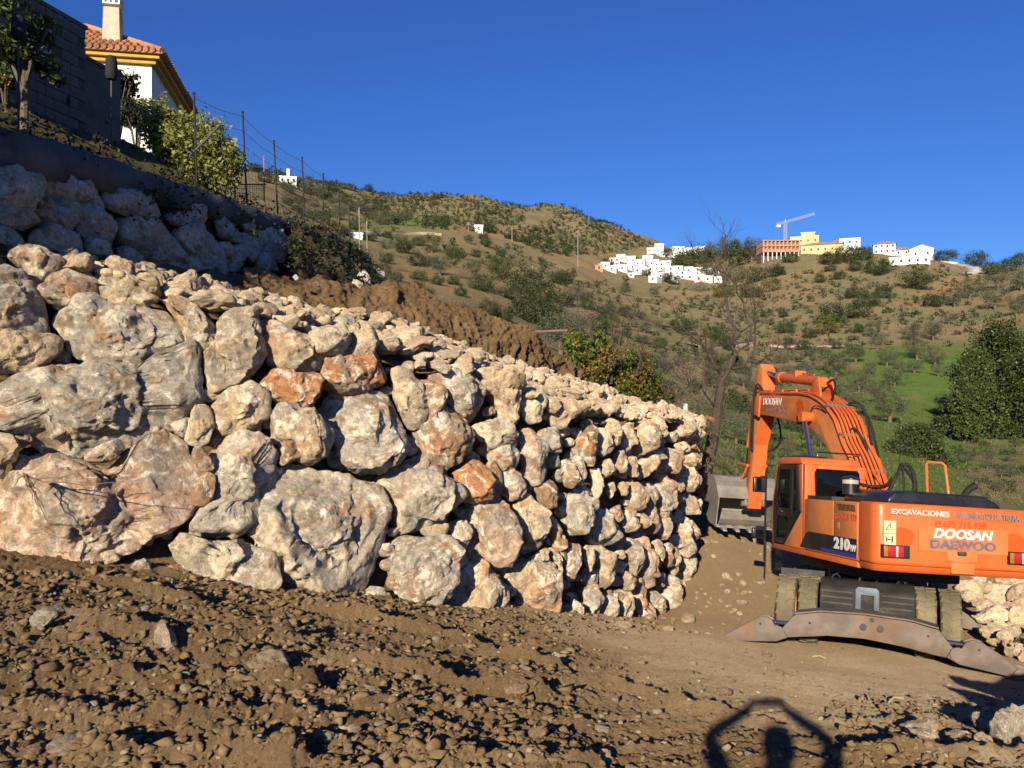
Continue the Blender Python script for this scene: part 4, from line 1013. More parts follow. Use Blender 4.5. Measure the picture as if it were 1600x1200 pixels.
MB().prism([(XL + 0.225, 2.33), (XL + 0.185, 2.40), (XL + 0.165, 2.80), (XL + 0.20, 2.87), (XR - 0.16, 2.87), (XR - 0.12, 2.82), (XR - 0.09, 2.40), (XR - 0.13, 2.33)], -0.2425, -0.236, 'y').build('window_seal', RUBBER, cab)
MB().prism([(-0.139, 1.46), (0.70, 1.46), (-0.06, 2.08), (-0.139, 2.10)], XL, XL + 0.05, 'x').build('lower_side_panel', FADED, cab, bevel=0.006)
MB().prism([(-0.139, 2.102), (-0.065, 2.09), (0.08, 2.938), (-0.09, 2.938)], XL, XL + 0.05, 'x').build('rear_pillar', ORANGE, cab, bevel=0.006)
MB().prism([(1.06, 2.938), (1.115, 2.938), (1.335, 2.2), (1.29, 1.46), (1.235, 1.46), (1.27, 2.2)], XL, XL + 0.06, 'x').build('front_pillar', ORANGE, cab, bevel=0.006)
MB().prism([(-0.139, 1.46), (1.30, 1.46), (1.34, 2.2), (1.12, 2.938), (-0.12, 2.938)], XR - 0.05, XR, 'x').build('right_side', DARKST, cab)
MB().box(XL + 0.05, XR - 0.051, -0.139, 1.28, 1.462, 1.50).build('floor', DARKST, cab)
# the black door with two panes
od = [(1.225, 1.48), (0.74, 1.48), (-0.03, 2.12), (0.10, 2.93), (1.04, 2.93), (1.255, 2.2)]
def frame_of(outer, inners, x0, x1):
    """flat plate with holes, via bmesh fill"""
    bm = bmesh.new(); es = []
    for lp in [outer] + inners:
        vs = [bm.verts.new((x0, y, z)) for y, z in lp]; es += [bm.edges.new((vs[i], vs[(i + 1) % len(vs)])) for i in range(len(vs))]
    r = bmesh.ops.triangle_fill(bm, use_beauty=True, use_dissolve=False, edges=es); fs = [f for f in r['geom'] if isinstance(f, bmesh.types.BMFace)]
    e = bmesh.ops.extrude_face_region(bm, geom=fs); bmesh.ops.translate(bm, verts=[v for v in e['geom'] if isinstance(v, bmesh.types.BMVert)], vec=(x1 - x0, 0, 0))
    bmesh.ops.recalc_face_normals(bm, faces=bm.faces); me = bpy.data.meshes.new('frame'); bm.to_mesh(me); bm.free(); me.materials.append(BLACK); return me
pane_a = [(0.98, 2.14), (0.44, 2.14), (0.44, 2.82), (0.48, 2.86), (0.96, 2.86), (1.10, 2.3)]
pane_b = [(1.12, 1.58), (0.66, 1.60), (0.47, 1.78), (0.47, 1.92), (0.55, 1.99), (1.05, 1.99)]
pane_c = [(0.33, 1.98), (0.10, 2.16), (0.18, 2.86), (0.33, 2.86)]
door = obj('door', frame_of(od, [pane_a, pane_b, pane_c], XL - 0.012, XL + 0.03), cab)
for p in (pane_a, pane_b, pane_c): MB().prism(p, XL + 0.004, XL + 0.010, 'x').build('pane', GLASS, door)
MB().tube([(XL - 0.02, 0.86, 2.06), (XL - 0.045, 0.84, 2.08), (XL - 0.045, 0.74, 2.08), (XL - 0.02, 0.72, 2.06)], 0.012, 6).build('handle', DARKST, door)
MB().prism([(1.118, 2.9), (1.335, 2.2), (1.30, 1.55), (1.292, 1.55), (1.326, 2.2), (1.110, 2.9)], XL + 0.08, XR - 0.06, 'x').build('windscreen', GLASS, cab)
seat = MB().box(-0.95, -0.45, 0.05, 0.55, 1.85, 2.0).box(-0.93, -0.47, 0.0, 0.13, 2.0, 2.62).build('seat', RUBBER, cab, bevel=0.04)
MB().box(-1.12, -0.98, 0.3, 0.8, 1.7, 2.05).box(-0.42, -0.30, 0.2, 0.9, 1.7, 2.1).build('console', DARKST, cab, bevel=0.02)
lg = MB(); lg.tube([(-0.95, -0.05, 3.10), (-0.95, -0.05, 3.17), (-0.18, -0.05, 3.17), (-0.18, -0.05, 3.10)], 0.014, 6); lg.build('roof_rack', BLACK, cab); lg = MB(); lg.tube([(-1.1, 1.05, 3.08), (-0.95, 1.05, 3.13), (-0.3, 1.05, 3.13)], 0.014, 6); lg.build('roof_rack', BLACK, cab); MB().box(-1.2, -0.95, 0.95, 1.2, 3.085, 3.11).build('beacon_plate', BLACK, cab)
ml = MB(); ml.tube([(-1.25, 1.30, 2.93), (-1.33, 1.36, 2.93), (-1.36, 1.38, 2.85), (-1.36, 1.38, 1.10)], 0.018, 8); ml.tube([(-1.36, 1.38, 2.70), (-1.45, 1.38, 2.72), (-1.50, 1.38, 2.66)], 0.012, 6); ml.build('mirror_bar', BLACK, cab, smooth=True)
for z, h in ((2.40, 0.30), (1.52, 0.20)):
    mr = MB().box(-1.62, -1.36, 1.34, 1.42, z, z + h).build('mirror', BLACK, cab, bevel=0.03, seg=3)
    MB().box(-1.56, -1.47 if h > 0.25 else -1.40, 1.335, 1.338, z + 0.03, z + h - 0.03).build('mirror_glass', CHROME if h < .1 else DGLASS, mr)
MB().tube([(1.1, 1.0, 2.3), (1.1, 1.0, 4.0)], 0.006, 5).build('aerial', BLACK, EX)
# --- boom
bprof = [(0.22, 1.80), (-0.20, 1.80), (-0.30, 2.05), (-0.22, 2.56), (0.16, 3.06), (0.49, 3.36), (0.87, 3.84), (1.24, 4.10), (1.65, 4.28), (2.10, 4.42), (2.60, 4.50), (5.05, 4.76), (5.42, 4.74), (5.56, 4.58), (5.50, 4.38), (5.22, 4.28), (4.4, 4.18), (2.9, 3.95), (2.05, 3.77), (1.5, 3.55), (1.06, 3.20), (0.76, 2.75), (0.56, 2.28), (0.44, 1.95)]
boom = MB().prism(bprof, -0.25, 0.25, 'x').build('boom', FADED, EX, bevel=0.03)
edge = [(-0.25, 2.56), (0.13, 3.09), (0.46, 3.39), (0.84, 3.87), (1.21, 4.135), (1.63, 4.315), (2.08, 4.455), (2.58, 4.535), (5.05, 4.795)]
for x in (-0.262, 0.262):                                           # bright edge flanges along the back of the boom
    MB().tube([(x, y, z) for y, z in edge], 0.032, 6).build('boom_flange', ORANGE, boom, smooth=True)
for x in (-0.19, -0.115, -0.04, 0.04, 0.115, 0.19):
    e2 = [(y - 0.05 if y < 0.9 else y - 0.02, z + 0.035) for y, z in edge[:8]]; e2.insert(0, (-0.36, 2.05))
    MB().tube([(x, y, z) for y, z in smooth_path([(0, y, z) for y, z in e2], 24)[:, 1:]], 0.024, 7).build('boom_pipe', ORANGE, boom, smooth=True)
for (y, z, a) in ((0.00, 2.86, 0.62), (0.60, 3.52, 0.66), (1.20, 4.12, 0.95)):
    MB().box(-0.30, 0.30, -0.03, 0.03, -0.02, 0.03, Matrix.Translation((0, y - 0.05, z + 0.03)) @ Matrix.Rotation(a, 4, 'X')).build('pipe_clamp', STEEL, boom)
for x in (-0.17, -0.09, 0.16): MB().tube([(x, 2.3, 4.575), (x, 2.35, 4.60), (x, 5.0, 4.835), (x, 5.2, 4.84)], 0.020, 6).build('boom_pipe', ORANGE, boom, smooth=True)
for y in (2.9, 3.7, 4.4): MB().box(-0.22, 0.22, y, y + 0.05, 4.52 + (y - 2.4) * 0.0905 + 0.03, 4.52 + (y - 2.4) * 0.0905 + 0.10).build('pipe_clamp', ORANGE, boom)
sd = Matrix(((0, 0, -1, 0), (-1, 0, 0, 0), (0, 1, 0, 0), (0, 0, 0, 1))) @ Matrix.Rotation(-0.09, 4, 'Z')
text('DOOSAN', 0.23, WHITEL, boom, 'lettering', (-0.2535, 4.25, 4.50), face=sd, shear=0.2, bold=0.004, width=1.2)
text('DAEWOO', 0.21, BLUEL, boom, 'lettering', (-0.2535, 3.92, 4.27), face=sd, bold=0.0, width=1.3)
MB().prism([(2.95, 4.05), (2.42, 3.86), (2.30, 4.05), (2.36, 4.32), (2.60, 4.42), (2.78, 4.36), (2.72, 4.16)], -0.2545, -0.2505, 'x').build('repainted_spot', REDPATCH, boom)
bk = MB().tube([(-0.34, 1.92, 3.98), (0.34, 1.92, 3.98)], 0.10, 14).build('lift_pin', ORANGE, boom, smooth=True)
MB().box(-0.42, -0.26, 1.98, 2.34, 3.84, 4.02).build('work_light', BLACK, boom, bevel=0.02)
for s in (-1, 1):
    cyl = MB().tube([(s * 0.42, 0.75, 1.55), (s * 0.42, 1.36, 2.80)], 0.085, 16).build('lift_cylinder', ORANGE, EX, smooth=True)
    MB().tube([(s * 0.42, 1.36, 2.80), (s * 0.42, 1.90, 3.92)], 0.048, 14).build('piston_rod', CHROME, cyl, smooth=True)
    MB().tube([(s * 0.34, 1.92, 3.98), (s * 0.50, 1.92, 3.98)], 0.11, 14).build('rod_eye', ORANGE, cyl, smooth=True)
# arm cylinder on top
ac = MB().tube([(0, 1.95, 4.72), (0, 4.35, 5.10)], 0.105, 18).build('arm_cylinder', ORANGE, EX, smooth=True)
MB().tube([(0, 4.25, 5.085), (0, 4.42, 5.112)], 0.125, 18).build('gland', ORANGE, ac, smooth=True)
MB().tube([(0, 4.40, 5.11), (0, 5.40, 5.36)], 0.058, 14).build('piston_rod', RODBLUE, ac, smooth=True)
MB().prism([(1.72, 4.28), (2.35, 4.46), (2.08, 4.82), (1.88, 4.82)], -0.16, -0.11, 'x').prism([(1.72, 4.28), (2.35, 4.46), (2.08, 4.82), (1.88, 4.82)], 0.11, 0.16, 'x').build('cylinder_lug', ORANGE, boom, bevel=0.012)
MB().tube([(0.06, 2.6, 4.95), (0.06, 3.2, 5.06), (0.06, 3.9, 5.17)], 0.018, 6).box(-0.1, 0.14, 3.25, 3.33, 4.98, 5.12).build('cylinder_pipe', ORANGE, ac)
# arm
aprof = [(5.22, 5.42), (5.36, 5.56), (5.54, 5.50), (5.84, 4.92), (6.02, 4.30), (6.20, 2.14), (6.13, 1.98), (5.98, 2.0), (5.60, 3.60), (5.22, 4.22), (5.10, 4.46), (5.16, 4.80)]
arm = MB().prism(aprof, -0.165, 0.165, 'x').build('arm', FADED, EX, bevel=0.025)
MB().tube([(-0.21, 5.36, 4.50), (0.21, 5.36, 4.50)], 0.13, 16).build('arm_pin', ORANGE, arm, smooth=True)
for s in (-1, 1): MB().prism([(5.05, 4.20), (5.56, 4.34), (5.66, 4.62), (5.40, 4.76), (4.98, 4.70)], s * 0.26 - 0.025, s * 0.26 + 0.025, 'x').build('boom_fork', ORANGE, boom, bevel=0.015)
MB().prism([(5.21, 5.40), (5.15, 4.82), (5.09, 4.46), (5.20, 4.20), (5.59, 3.58), (5.97, 1.99), (5.955, 1.99), (5.575, 3.55), (5.185, 4.18), (5.07, 4.46), (5.13, 4.82), (5.19, 5.41)], -0.16, 0.16, 'x').build('arm_back_plate', ORANGE, arm)
for x in (-0.235, 0.235):
    MB().tube([(x, 5.86, 3.05), (x, 6.42, 2.62)], 0.035, 8).tube([(x, 5.86, 3.05), (x, 6.55, 3.1)], 0.04, 8).build('bucket_link', ORANGE, EX, smooth=True)
bc = MB().tube([(0, 6.05, 4.75), (0, 6.50, 3.55)], 0.08, 14).build('bucket_cylinder', ORANGE, EX, smooth=True)
MB().tube([(0, 6.50, 3.55), (0, 6.60, 3.1)], 0.045, 10).build('piston_rod', CHROME, bc, smooth=True)
for k, pts in enumerate([[(-0.22, 5.05, 4.82), (-0.30, 5.12, 4.95), (-0.33, 5.22, 4.75), (-0.30, 5.45, 4.0), (-0.25, 5.62, 3.52), (-0.20, 5.60, 3.44)], [(0.20, 5.15, 4.30), (0.28, 5.1, 3.95), (0.32, 5.2, 3.62), (0.24, 5.5, 3.45), (0.18, 5.6, 3.45)], [(-0.18, 5.05, 4.86), (-0.28, 5.2, 5.02), (-0.30, 5.35, 4.7), (-0.26, 5.5, 4.05), (-0.2, 5.65, 3.4)],
                         [(-0.10, 1.35, 4.28), (-0.14, 1.1, 4.5), (-0.05, 1.4, 4.7), (0.05, 1.9, 4.70)], [(0.12, 1.2, 4.18), (0.22, 0.85, 4.2), (0.27, 0.62, 3.85), (0.24, 0.36, 3.4)], [(-0.27, 0.1, 3.0), (-0.31, -0.1, 2.72), (-0.16, -0.40, 2.62), (0.10, -0.46, 2.66), (0.24, -0.36, 2.78)], [(0.2, 0.98, 4.05), (0.31, 0.7, 3.95), (0.32, 0.42, 3.5), (0.26, 0.12, 3.05)], [(-0.1, 0.6, 3.62), (0.0, 0.52, 3.68), (0.1, 0.26, 3.3), (0.02, -0.05, 2.9), (0.05, -0.34, 2.5)]]):
    MB().tube(smooth_path(pts, 26), 0.024, 7).build('hydraulic_hose', RUBBER, EX, smooth=True)
MB().tube(smooth_path([(-0.28, 2.0, 4.0), (-0.30, 1.75, 4.18), (-0.30, 1.4, 4.14), (-0.27, 1.2, 4.02)], 20), 0.012, 5).build('hydraulic_hose', RUBBER, EX, smooth=True)
hs_ = MB().tube([(0.02, -0.55, 2.40), (0.30, -0.50, 2.90), (0.34, -0.48, 3.0)], 0.03, 8).build('hose_post', BLACK, EX, smooth=True)
MB().tube(smooth_path([(0.34, -0.48, 3.0), (0.48, -0.46, 3.02), (0.60, -0.44, 2.86), (0.62, -0.42, 2.62), (0.56, -0.4, 2.38)], 24), 0.036, 9).build('hydraulic_hose', RUBBER, EX, smooth=True)
MB().tube(smooth_path([(0.34, -0.46, 2.98), (0.50, -0.40, 2.92), (0.64, -0.38, 2.7), (0.70, -0.36, 2.38)], 24), 0.026, 8).build('hydraulic_hose', RUBBER, EX, smooth=True)
MB().tube(smooth_path([(0.36, -0.47, 3.0), (0.40, -0.47, 2.8), (0.42, -0.47, 2.4)], 14), 0.02, 6).build('hydraulic_hose', RUBBER, EX, smooth=True)
MB().tube([(0.36, -0.25, 2.35), (-0.05, -0.32, 2.85)], 0.022, 6).build('guard_bar', ORANGE, EX)
# bucket: shell, side plates, lip, teeth
outer = [(5.92, 2.22), (6.10, 2.52), (6.42, 2.76), (6.82, 2.80), (7.12, 2.60), (7.24, 2.24), (7.14, 1.88), (6.86, 1.64), (6.48, 1.54), (6.12, 1.52)]
BX0, BX1 = -0.90, 0.62
def inset(pts, t):
    c = np.mean(pts, 0); return [tuple(np.array(p) + (c - p) / np.linalg.norm(c - p) * t) for p in pts]
inn = inset(outer, 0.035); sh = MB(); n = len(outer)
V = [(x, *p) for x in (BX0, BX1) for p in outer] + [(x, *p) for x in (BX0, BX1) for p in inn]
fs = []
for i in range(n - 1):
    fs += [(i, i + 1, n + i + 1, n + i), (2 * n + i, 3 * n + i, 3 * n + i + 1, 2 * n + i + 1), (i, 2 * n + i, 2 * n + i + 1, i + 1), (n + i, n + i + 1, 3 * n + i + 1, 3 * n + i)]
fs += [(0, n, 3 * n, 2 * n), (n - 1, 3 * n - 1, 4 * n - 1, 2 * n - 1)]
sh.add(V, fs); bkt = sh.build('bucket', BUCKETM, EX)
for x in (BX0 - 0.03, BX1): MB().prism(outer, x + 0.0005, x + 0.0295, 'x').build('side_plate', BUCKETM, bkt)
MB().box(BX0 - 0.03, BX1 + 0.03, 5.98, 6.20, 1.485, 1.518).build('lip', BUCKETM, bkt)
for k in range(5):
    x = BX0 + 0.12 + k * (BX1 - BX0 - 0.24) / 4
    MB().prism([(6.16, 1.56), (5.96, 1.55), (5.78, 1.44), (5.76, 1.40), (6.16, 1.47)], x - 0.05, x + 0.05, 'x').build('tooth', BUCKETM, bkt, bevel=0.01)
for x in (-0.24, 0.20): MB().prism([(5.98, 2.06), (5.96, 2.30), (6.36, 2.80), (6.62, 2.80), (6.45, 2.60), (6.22, 2.14)], x, x + 0.05, 'x').build('bucket_ear', BUCKETM, bkt, bevel=0.01)
MB().tube([(-0.30, 6.08, 2.10), (0.30, 6.08, 2.10)], 0.07, 12).build('bucket_pin', STEEL, bkt, smooth=True)
# --- undercarriage, turned to the right of the upper body
MU = Matrix.Rotation(-0.461, 4, 'Z')
def ub(mb, name, mat, parent, **k): o = mb.build(name, mat, parent, **k); o.matrix_basis = MU if parent is EX else Matrix.Identity(4); return o
chs = ub(MB().box(-0.55, 0.55, -2.0, 2.0, 0.55, 0.86).box(-0.9, 0.9, -0.6, 0.6, 0.62, 0.8), 'chassis', DARKST, EX, bevel=0.02)
for y in (-1.32, 1.45): ub(MB().tube([(-1.0, y, 0.53), (1.0, y, 0.53)], 0.13, 12).box(-0.2, 0.2, y - 0.2, y + 0.2, 0.38, 0.68), 'axle', DARKST, EX)
def tyre():
    b = MB(); seg = 44; prof = [(0.30, -0.13), (0.40, -0.148), (0.49, -0.145), (0.525, -0.115), (0.532, 0.0), (0.525, 0.115), (0.49, 0.145), (0.40, 0.148), (0.30, 0.13)]
    V = []; fs = []
    for r, x in prof:
        for k in range(seg): a = 2 * math.pi * k / seg; V.append((x, r * math.cos(a), r * math.sin(a)))
    for i in range(len(prof) - 1):
        for k in range(seg): k2 = (k + 1) % seg; fs.append((i * seg + k, i * seg + k2, (i + 1) * seg + k2, (i + 1) * seg + k))
    b.add(V, fs)
    for k in range(20):                                              # tread lugs
        a = 2 * math.pi * k / 20
        for s in (-1, 1):
            M = Matrix.Rotation(a + (0.157 if s > 0 else 0), 4, 'X') @ Matrix.Translation((s * 0.065, 0, 0.535)) @ Matrix.Rotation(0.35 * s, 4, 'Z')
            b.box(-0.075, 0.075, -0.035, 0.035, -0.024, 0.007, M)
    return b.mesh('tyre', TYREM, smooth=True, angle=40)
tm = tyre()
rm = MB()
V = []; seg = 28; prof = [(0.30, -0.12), (0.27, -0.11), (0.25, -0.02), (0.12, -0.03), (0.12, 0.03), (0.25, 0.02), (0.27, 0.11), (0.30, 0.12)]
fs = []
for r, x in prof:
    for k in range(seg): a = 2 * math.pi * k / seg; V.append((x, r * math.cos(a), r * math.sin(a)))
for i in range(len(prof) - 1):
    for k in range(seg): k2 = (k + 1) % seg; fs.append((i * seg + k, i * seg + k2, (i + 1) * seg + k2, (i + 1) * seg + k))
rim_me = rm.add(V, fs).mesh('rim', FADED, smooth=True)
for y in (-1.32, 1.45):
    for x in (-1.20, -0.86, 0.86, 1.20):
        w = obj('tyre', tm, EX); w.matrix_basis = MU @ Matrix.Translation((x, y, 0.515)) @ Matrix.Rotation(R.uniform(0, 6), 4, 'X'); obj('rim', rim_me, w)
ub(MB().box(-1.37, -0.66, -0.80, -0.78, 0.85, 1.12), 'mudguard', flat_mat('dusty_mudguard', (0.05, 0.048, 0.042), 0.7, var=0.3, dirt=(0.22, 0.18, 0.12), dirt_amt=0.6), EX)
STEPM = flat_mat('dusty_black', (0.03, 0.028, 0.027), 0.8, var=0.3, dirt=(0.17, 0.12, 0.07), dirt_amt=0.75)
stp = ub(MB().prism([(-1.5, 0.60), (-2.06, 0.62), (-2.06, 0.98), (-1.86, 1.10), (-1.5, 1.10)], -0.66, 0.70, 'x'), 'step_box', STEPM, EX, bevel=0.03)
for z in (0.74, 0.83, 0.92):
    ub(MB().box(-0.64, -0.18, -2.085, -2.063, z, z + 0.03).box(0.24, 0.68, -2.085, -2.063, z, z + 0.03), 'tread_bar', DARKST, stp)
ub(MB().prism([(-0.14, 0.70), (-0.14, 1.0), (-0.10, 1.04), (0.16, 1.04), (0.20, 1.0), (0.20, 0.70), (0.12, 0.70), (0.12, 0.92), (-0.06, 0.92), (-0.06, 0.70)], -2.12, -2.064, 'y'), 'tow_bracket', BLUEST, stp, bevel=0.008)
for x in (-0.5, -0.1, 0.15, 0.45): ub(MB().tube([(x, -1.8, 1.10), (x + 0.03, -1.78, 1.16), (x + 0.08, -1.75, 1.18), (x + 0.12, -1.7, 1.12)], 0.014, 5), 'hose_stub', DARKST, stp)
def outrigger(y, rear):
    """beam with two hinged legs; y is its place along the chassis"""
    s = -1 if rear else 1
    def pl(pts, a0, a1): return MB().prism([(x * 1.035, z - 0.115 if z > 0.13 else z - 0.05) for x, z in pts], y + a0 * -s, y + a1 * -s, 'y')
    beam = ub(pl([(-1.32, 0.36), (-1.15, 0.42), (-1.00, 0.61), (-0.94, 0.67), (-0.6, 0.75), (0, 0.78), (0.6, 0.76), (0.94, 0.69), (1.00, 0.62), (1.15, 0.42), (1.34, 0.36), (1.30, 0.26), (0.9, 0.30), (0.5, 0.365), (0, 0.41), (-0.5, 0.39), (-0.9, 0.32), (-1.28, 0.26)], -0.09, 0.09), 'outrigger_beam', STEEL, EX, bevel=0.012)
    ub(pl([(-0.96, 0.672), (-0.6, 0.752), (0, 0.782), (0.6, 0.762), (0.96, 0.692), (0.96, 0.712), (0.6, 0.782), (0, 0.802), (-0.6, 0.772), (-0.96, 0.694)], -0.20, 0.22), 'beam_top_plate', STEEL, beam)
    for x in (-0.02, 0.22): ub(MB().tube([(x, y + s * 0.09, 0.47), (x, y + s * 0.125, 0.47)], 0.05, 14).tube([(x, y + s * 0.125, 0.47), (x, y + s * 0.13, 0.47)], 0.02, 8), 'bolt', DARKST, beam)
    for x, z, r in ((0.10, 0.585, 0.035), (-0.78, 0.435, 0.02), (0.86, 0.445, 0.02)): ub(MB().tube([(x, y + s * 0.0905, z), (x, y + s * 0.094, z)], r, 10), 'hole', BLACK, beam)
    for q in (-1, 1):
        leg = ub(pl([(q * x, z) for x, z in ((1.06, 0.30), (1.10, 0.37), (1.22, 0.41), (1.30, 0.54), (1.38, 0.585), (1.48, 0.56), (2.02, 0.13), (1.96, 0.06), (1.22, 0.22))], 0.095, 0.15), 'outrigger_leg', STEEL, EX, bevel=0.01)
        ub(pl([(q * x, z) for x, z in ((1.06, 0.30), (1.10, 0.37), (1.22, 0.41), (1.30, 0.54), (1.38, 0.585), (1.48, 0.56), (2.02, 0.13), (1.96, 0.06), (1.22, 0.22))], -0.15, -0.095), 'leg_plate', STEEL, leg, bevel=0.01)
        ub(MB().tube([(q * 1.24, y + s * 0.15, 0.245), (q * 1.24, y + s * 0.175, 0.245)], 0.10, 20).tube([(q * 1.41, y + s * 0.15, 0.385), (q * 1.41, y + s * 0.165, 0.385)], 0.055, 14), 'hinge_pin', STEEL, leg, smooth=True)
        ub(MB().tube([(q * 1.51, y + s * 0.1505, 0.345), (q * 1.51, y + s * 0.1525, 0.345)], 0.02, 8), 'hole', BLACK, leg)
        cy = ub(MB().tube([(q * 0.50, y, 0.42), (q * 1.10, y, 0.385)], 0.055, 12), 'outrigger_cylinder', DARKST, EX, smooth=True)
        ub(MB().tube([(q * 1.10, y, 0.385), (q * 1.42, y, 0.37)], 0.034, 10), 'piston_rod', CHROME, cy, smooth=True)
        if rear and q < 0: continue
        pad = ub(pl([(q * x, z) for x, z in ((1.84, 0.02), (1.86, 0.20), (1.92, 0.28), (2.0, 0.27), (2.22, 0.06), (2.22, 0.02))], 0.17, 0.20), 'foot_pad', STEEL, leg, bevel=0.008)
        ub(pl([(q * x, z) for x, z in ((1.84, 0.02), (1.86, 0.20), (1.92, 0.28), (2.0, 0.27), (2.22, 0.06), (2.22, 0.02))], -0.20, -0.17).box(min(q * 1.84, q * 2.24), max(q * 1.84, q * 2.24), y - 0.2, y + 0.2, -0.05, -0.03), 'foot_pad', STEEL, leg)
outrigger(-2.22, True); outrigger(2.30, False)
# ------------------------------------------------------------------ foliage makers
OLIVE = leaf_mat('olive_leaves', (0.085, 0.095, 0.045), (0.15, 0.155, 0.090), rough=0.55)
SHRUB = leaf_mat('shrub_leaves', (0.042, 0.062, 0.020), (0.085, 0.105, 0.036))
PINE = leaf_mat('pine_needles', (0.050, 0.080, 0.018), (0.095, 0.130, 0.034))
CAROB = leaf_mat('carob_leaves', (0.040, 0.062, 0.016), (0.105, 0.130, 0.036))
CITRUS = leaf_mat('citrus_leaves', (0.14, 0.165, 0.035), (0.33, 0.33, 0.09), rough=0.38)
DARKLEAF = leaf_mat('dark_leaves', (0.018, 0.024, 0.012), (0.045, 0.05, 0.022))
AUTUMN = leaf_mat('autumn_leaves', (0.060, 0.105, 0.018), (0.17, 0.185, 0.035), (0.24, 0.165, 0.035))
DRYT = leaf_mat('dry_twigs', (0.16, 0.125, 0.075), (0.24, 0.19, 0.12), transl=0.1)
IVYM = leaf_mat('ivy_leaves', (0.020, 0.030, 0.012), (0.05, 0.06, 0.022))
GRASSM = leaf_mat('grass_blades', (0.10, 0.125, 0.035), (0.22, 0.19, 0.085))
BARK = flat_mat('bark', (0.15, 0.115, 0.085), 0.9, var=0.3, vscale=6, bmp=0.6)
BAREBARK = flat_mat('grey_brown_bark', (0.075, 0.056, 0.044), 0.9, var=0.3, vscale=5, bmp=0.7, dirt=(0.09, 0.065, 0.05), dirt_amt=0.6)

def leaf_cards(C, size, rng, aspect=0.5, up=0.0):
    """one small folded leaf of four corners at every point of C"""
    n = len(C); a = rng.normal(size=(n, 3)); a[:, 2] += up; a /= np.linalg.norm(a, axis=1)[:, None]
    b = np.cross(a, rng.normal(size=(n, 3))); b /= np.linalg.norm(b, axis=1)[:, None]; c = np.cross(a, b)
    s = (size * rng.uniform(0.6, 1.35, n))[:, None]
    V = np.stack([C - a * s * 0.5, C + b * s * aspect * 0.5 + c * s * 0.10, C + a * s * 0.5, C - b * s * aspect * 0.5 + c * s * 0.10], 1).reshape(-1, 3)
    return V, np.arange(4 * n).reshape(n, 4)
def crown_points(rx, ry, rz, clumps, per, cr, rng, fill=0.35, flat=0.0):
    d = rng.normal(size=(clumps, 3)); d /= np.linalg.norm(d, axis=1)[:, None]; r = rng.uniform(fill, 1.0, clumps) ** 0.6
    lump = 1 + 0.45 * fbm(d * 1.9 + rng.uniform(-9, 9, 3), 2, 3)
    cc = d * (r * lump)[:, None] * [rx, ry, rz]
    if flat: cc[:, 2] = np.maximum(cc[:, 2], -rz * flat)
    P = (cc[:, None, :] + rng.normal(size=(clumps, per, 3)) * cr * rng.uniform(0.5, 1.3, (clumps, 1, 1)))
    return P.reshape(-1, 3)
def crown_mesh(name, mat, rx, ry, rz, clumps, per, cr, leaf, rng, z0=0, aspect=0.5, **k):
    P = crown_points(rx, ry, rz, clumps, per, cr, rng, **k) + [0, 0, z0]
    V, f = leaf_cards(P, leaf, rng, aspect); return mesh_np(name, V, f, mat, smooth=False)
def trunk_mesh(h, r, rng, mat, limbs=4, reach=1.0, top=None):
    b = MB(); lean = rng.uniform(-0.15, 0.15, 2) * h; pts = [(0, 0, -0.35), (lean[0] * .3, lean[1] * .3, h * 0.4), (lean[0], lean[1], h)]
    b.tube(pts, [r * 1.25, r, r * 0.75], 7)
    for k in range(limbs):
        a = rng.uniform(0, 6.28); l = reach * rng.uniform(0.7, 1.1)
        b.tube([(lean[0] * .8, lean[1] * .8, h * 0.8), (lean[0] + math.cos(a) * l * .5, lean[1] + math.sin(a) * l * .5, h + l * 0.35), (lean[0] + math.cos(a) * l, lean[1] + math.sin(a) * l, h + l * 0.75)], [r * .6, r * .4, r * .15], 5)
    return b.mesh('trunk', mat, smooth=True, angle=60)
g = np.random.default_rng(21)
KIND = {   # unit trees about 2 m across the crown; each variant is (trunk, crown)
 'olive': [(trunk_mesh(0.62, 0.11, g, BARK, 4, 0.7), crown_mesh('crown', OLIVE, 1.0, 1.0, 0.76, 70, 40, 0.15, 0.09, g, z0=1.12, aspect=0.4, flat=0.55)) for _ in range(5)],
 'shrub': [(trunk_mesh(0.25, 0.05, g, BARK, 3, 0.5), crown_mesh('crown', SHRUB, 1.0, 1.0, 0.80, 70, 40, 0.15, 0.10, g, z0=0.58, aspect=0.6, flat=0.6)) for _ in range(5)],
 'pine': [(trunk_mesh(0.7, 0.09, g, BARK, 3, 0.5), crown_mesh('crown', PINE, 0.92, 0.92, 1.05, 70, 34, 0.15, 0.13, g, z0=1.15, aspect=0.25, flat=0.7)) for _ in range(3)],
 'carob': [(trunk_mesh(0.5, 0.12, g, BARK, 4, 0.7), crown_mesh('crown', CAROB, 1.0, 1.0, 0.85, 90, 40, 0.14, 0.09, g, z0=0.85, aspect=0.6, flat=0.8)) for _ in range(4)],
 'dry': [(trunk_mesh(0.2, 0.04, g, BARK, 3, 0.5), crown_mesh('crown', DRYT, 1.0, 1.0, 0.7, 50, 26, 0.2, 0.18, g, z0=0.5, aspect=0.12, flat=0.6)) for _ in range(3)],
 'autumn': [(trunk_mesh(0.3, 0.05, g, BARK, 3, 0.5), crown_mesh('crown', AUTUMN, 1.0, 1.0, 0.8, 56, 32, 0.16, 0.115, g, z0=0.65, aspect=0.55, flat=0.6)) for _ in range(2)],
}
TALL = {'olive': 1.9, 'shrub': 1.35, 'pine': 2.2, 'carob': 1.75, 'dry': 1.2, 'autumn': 1.5}
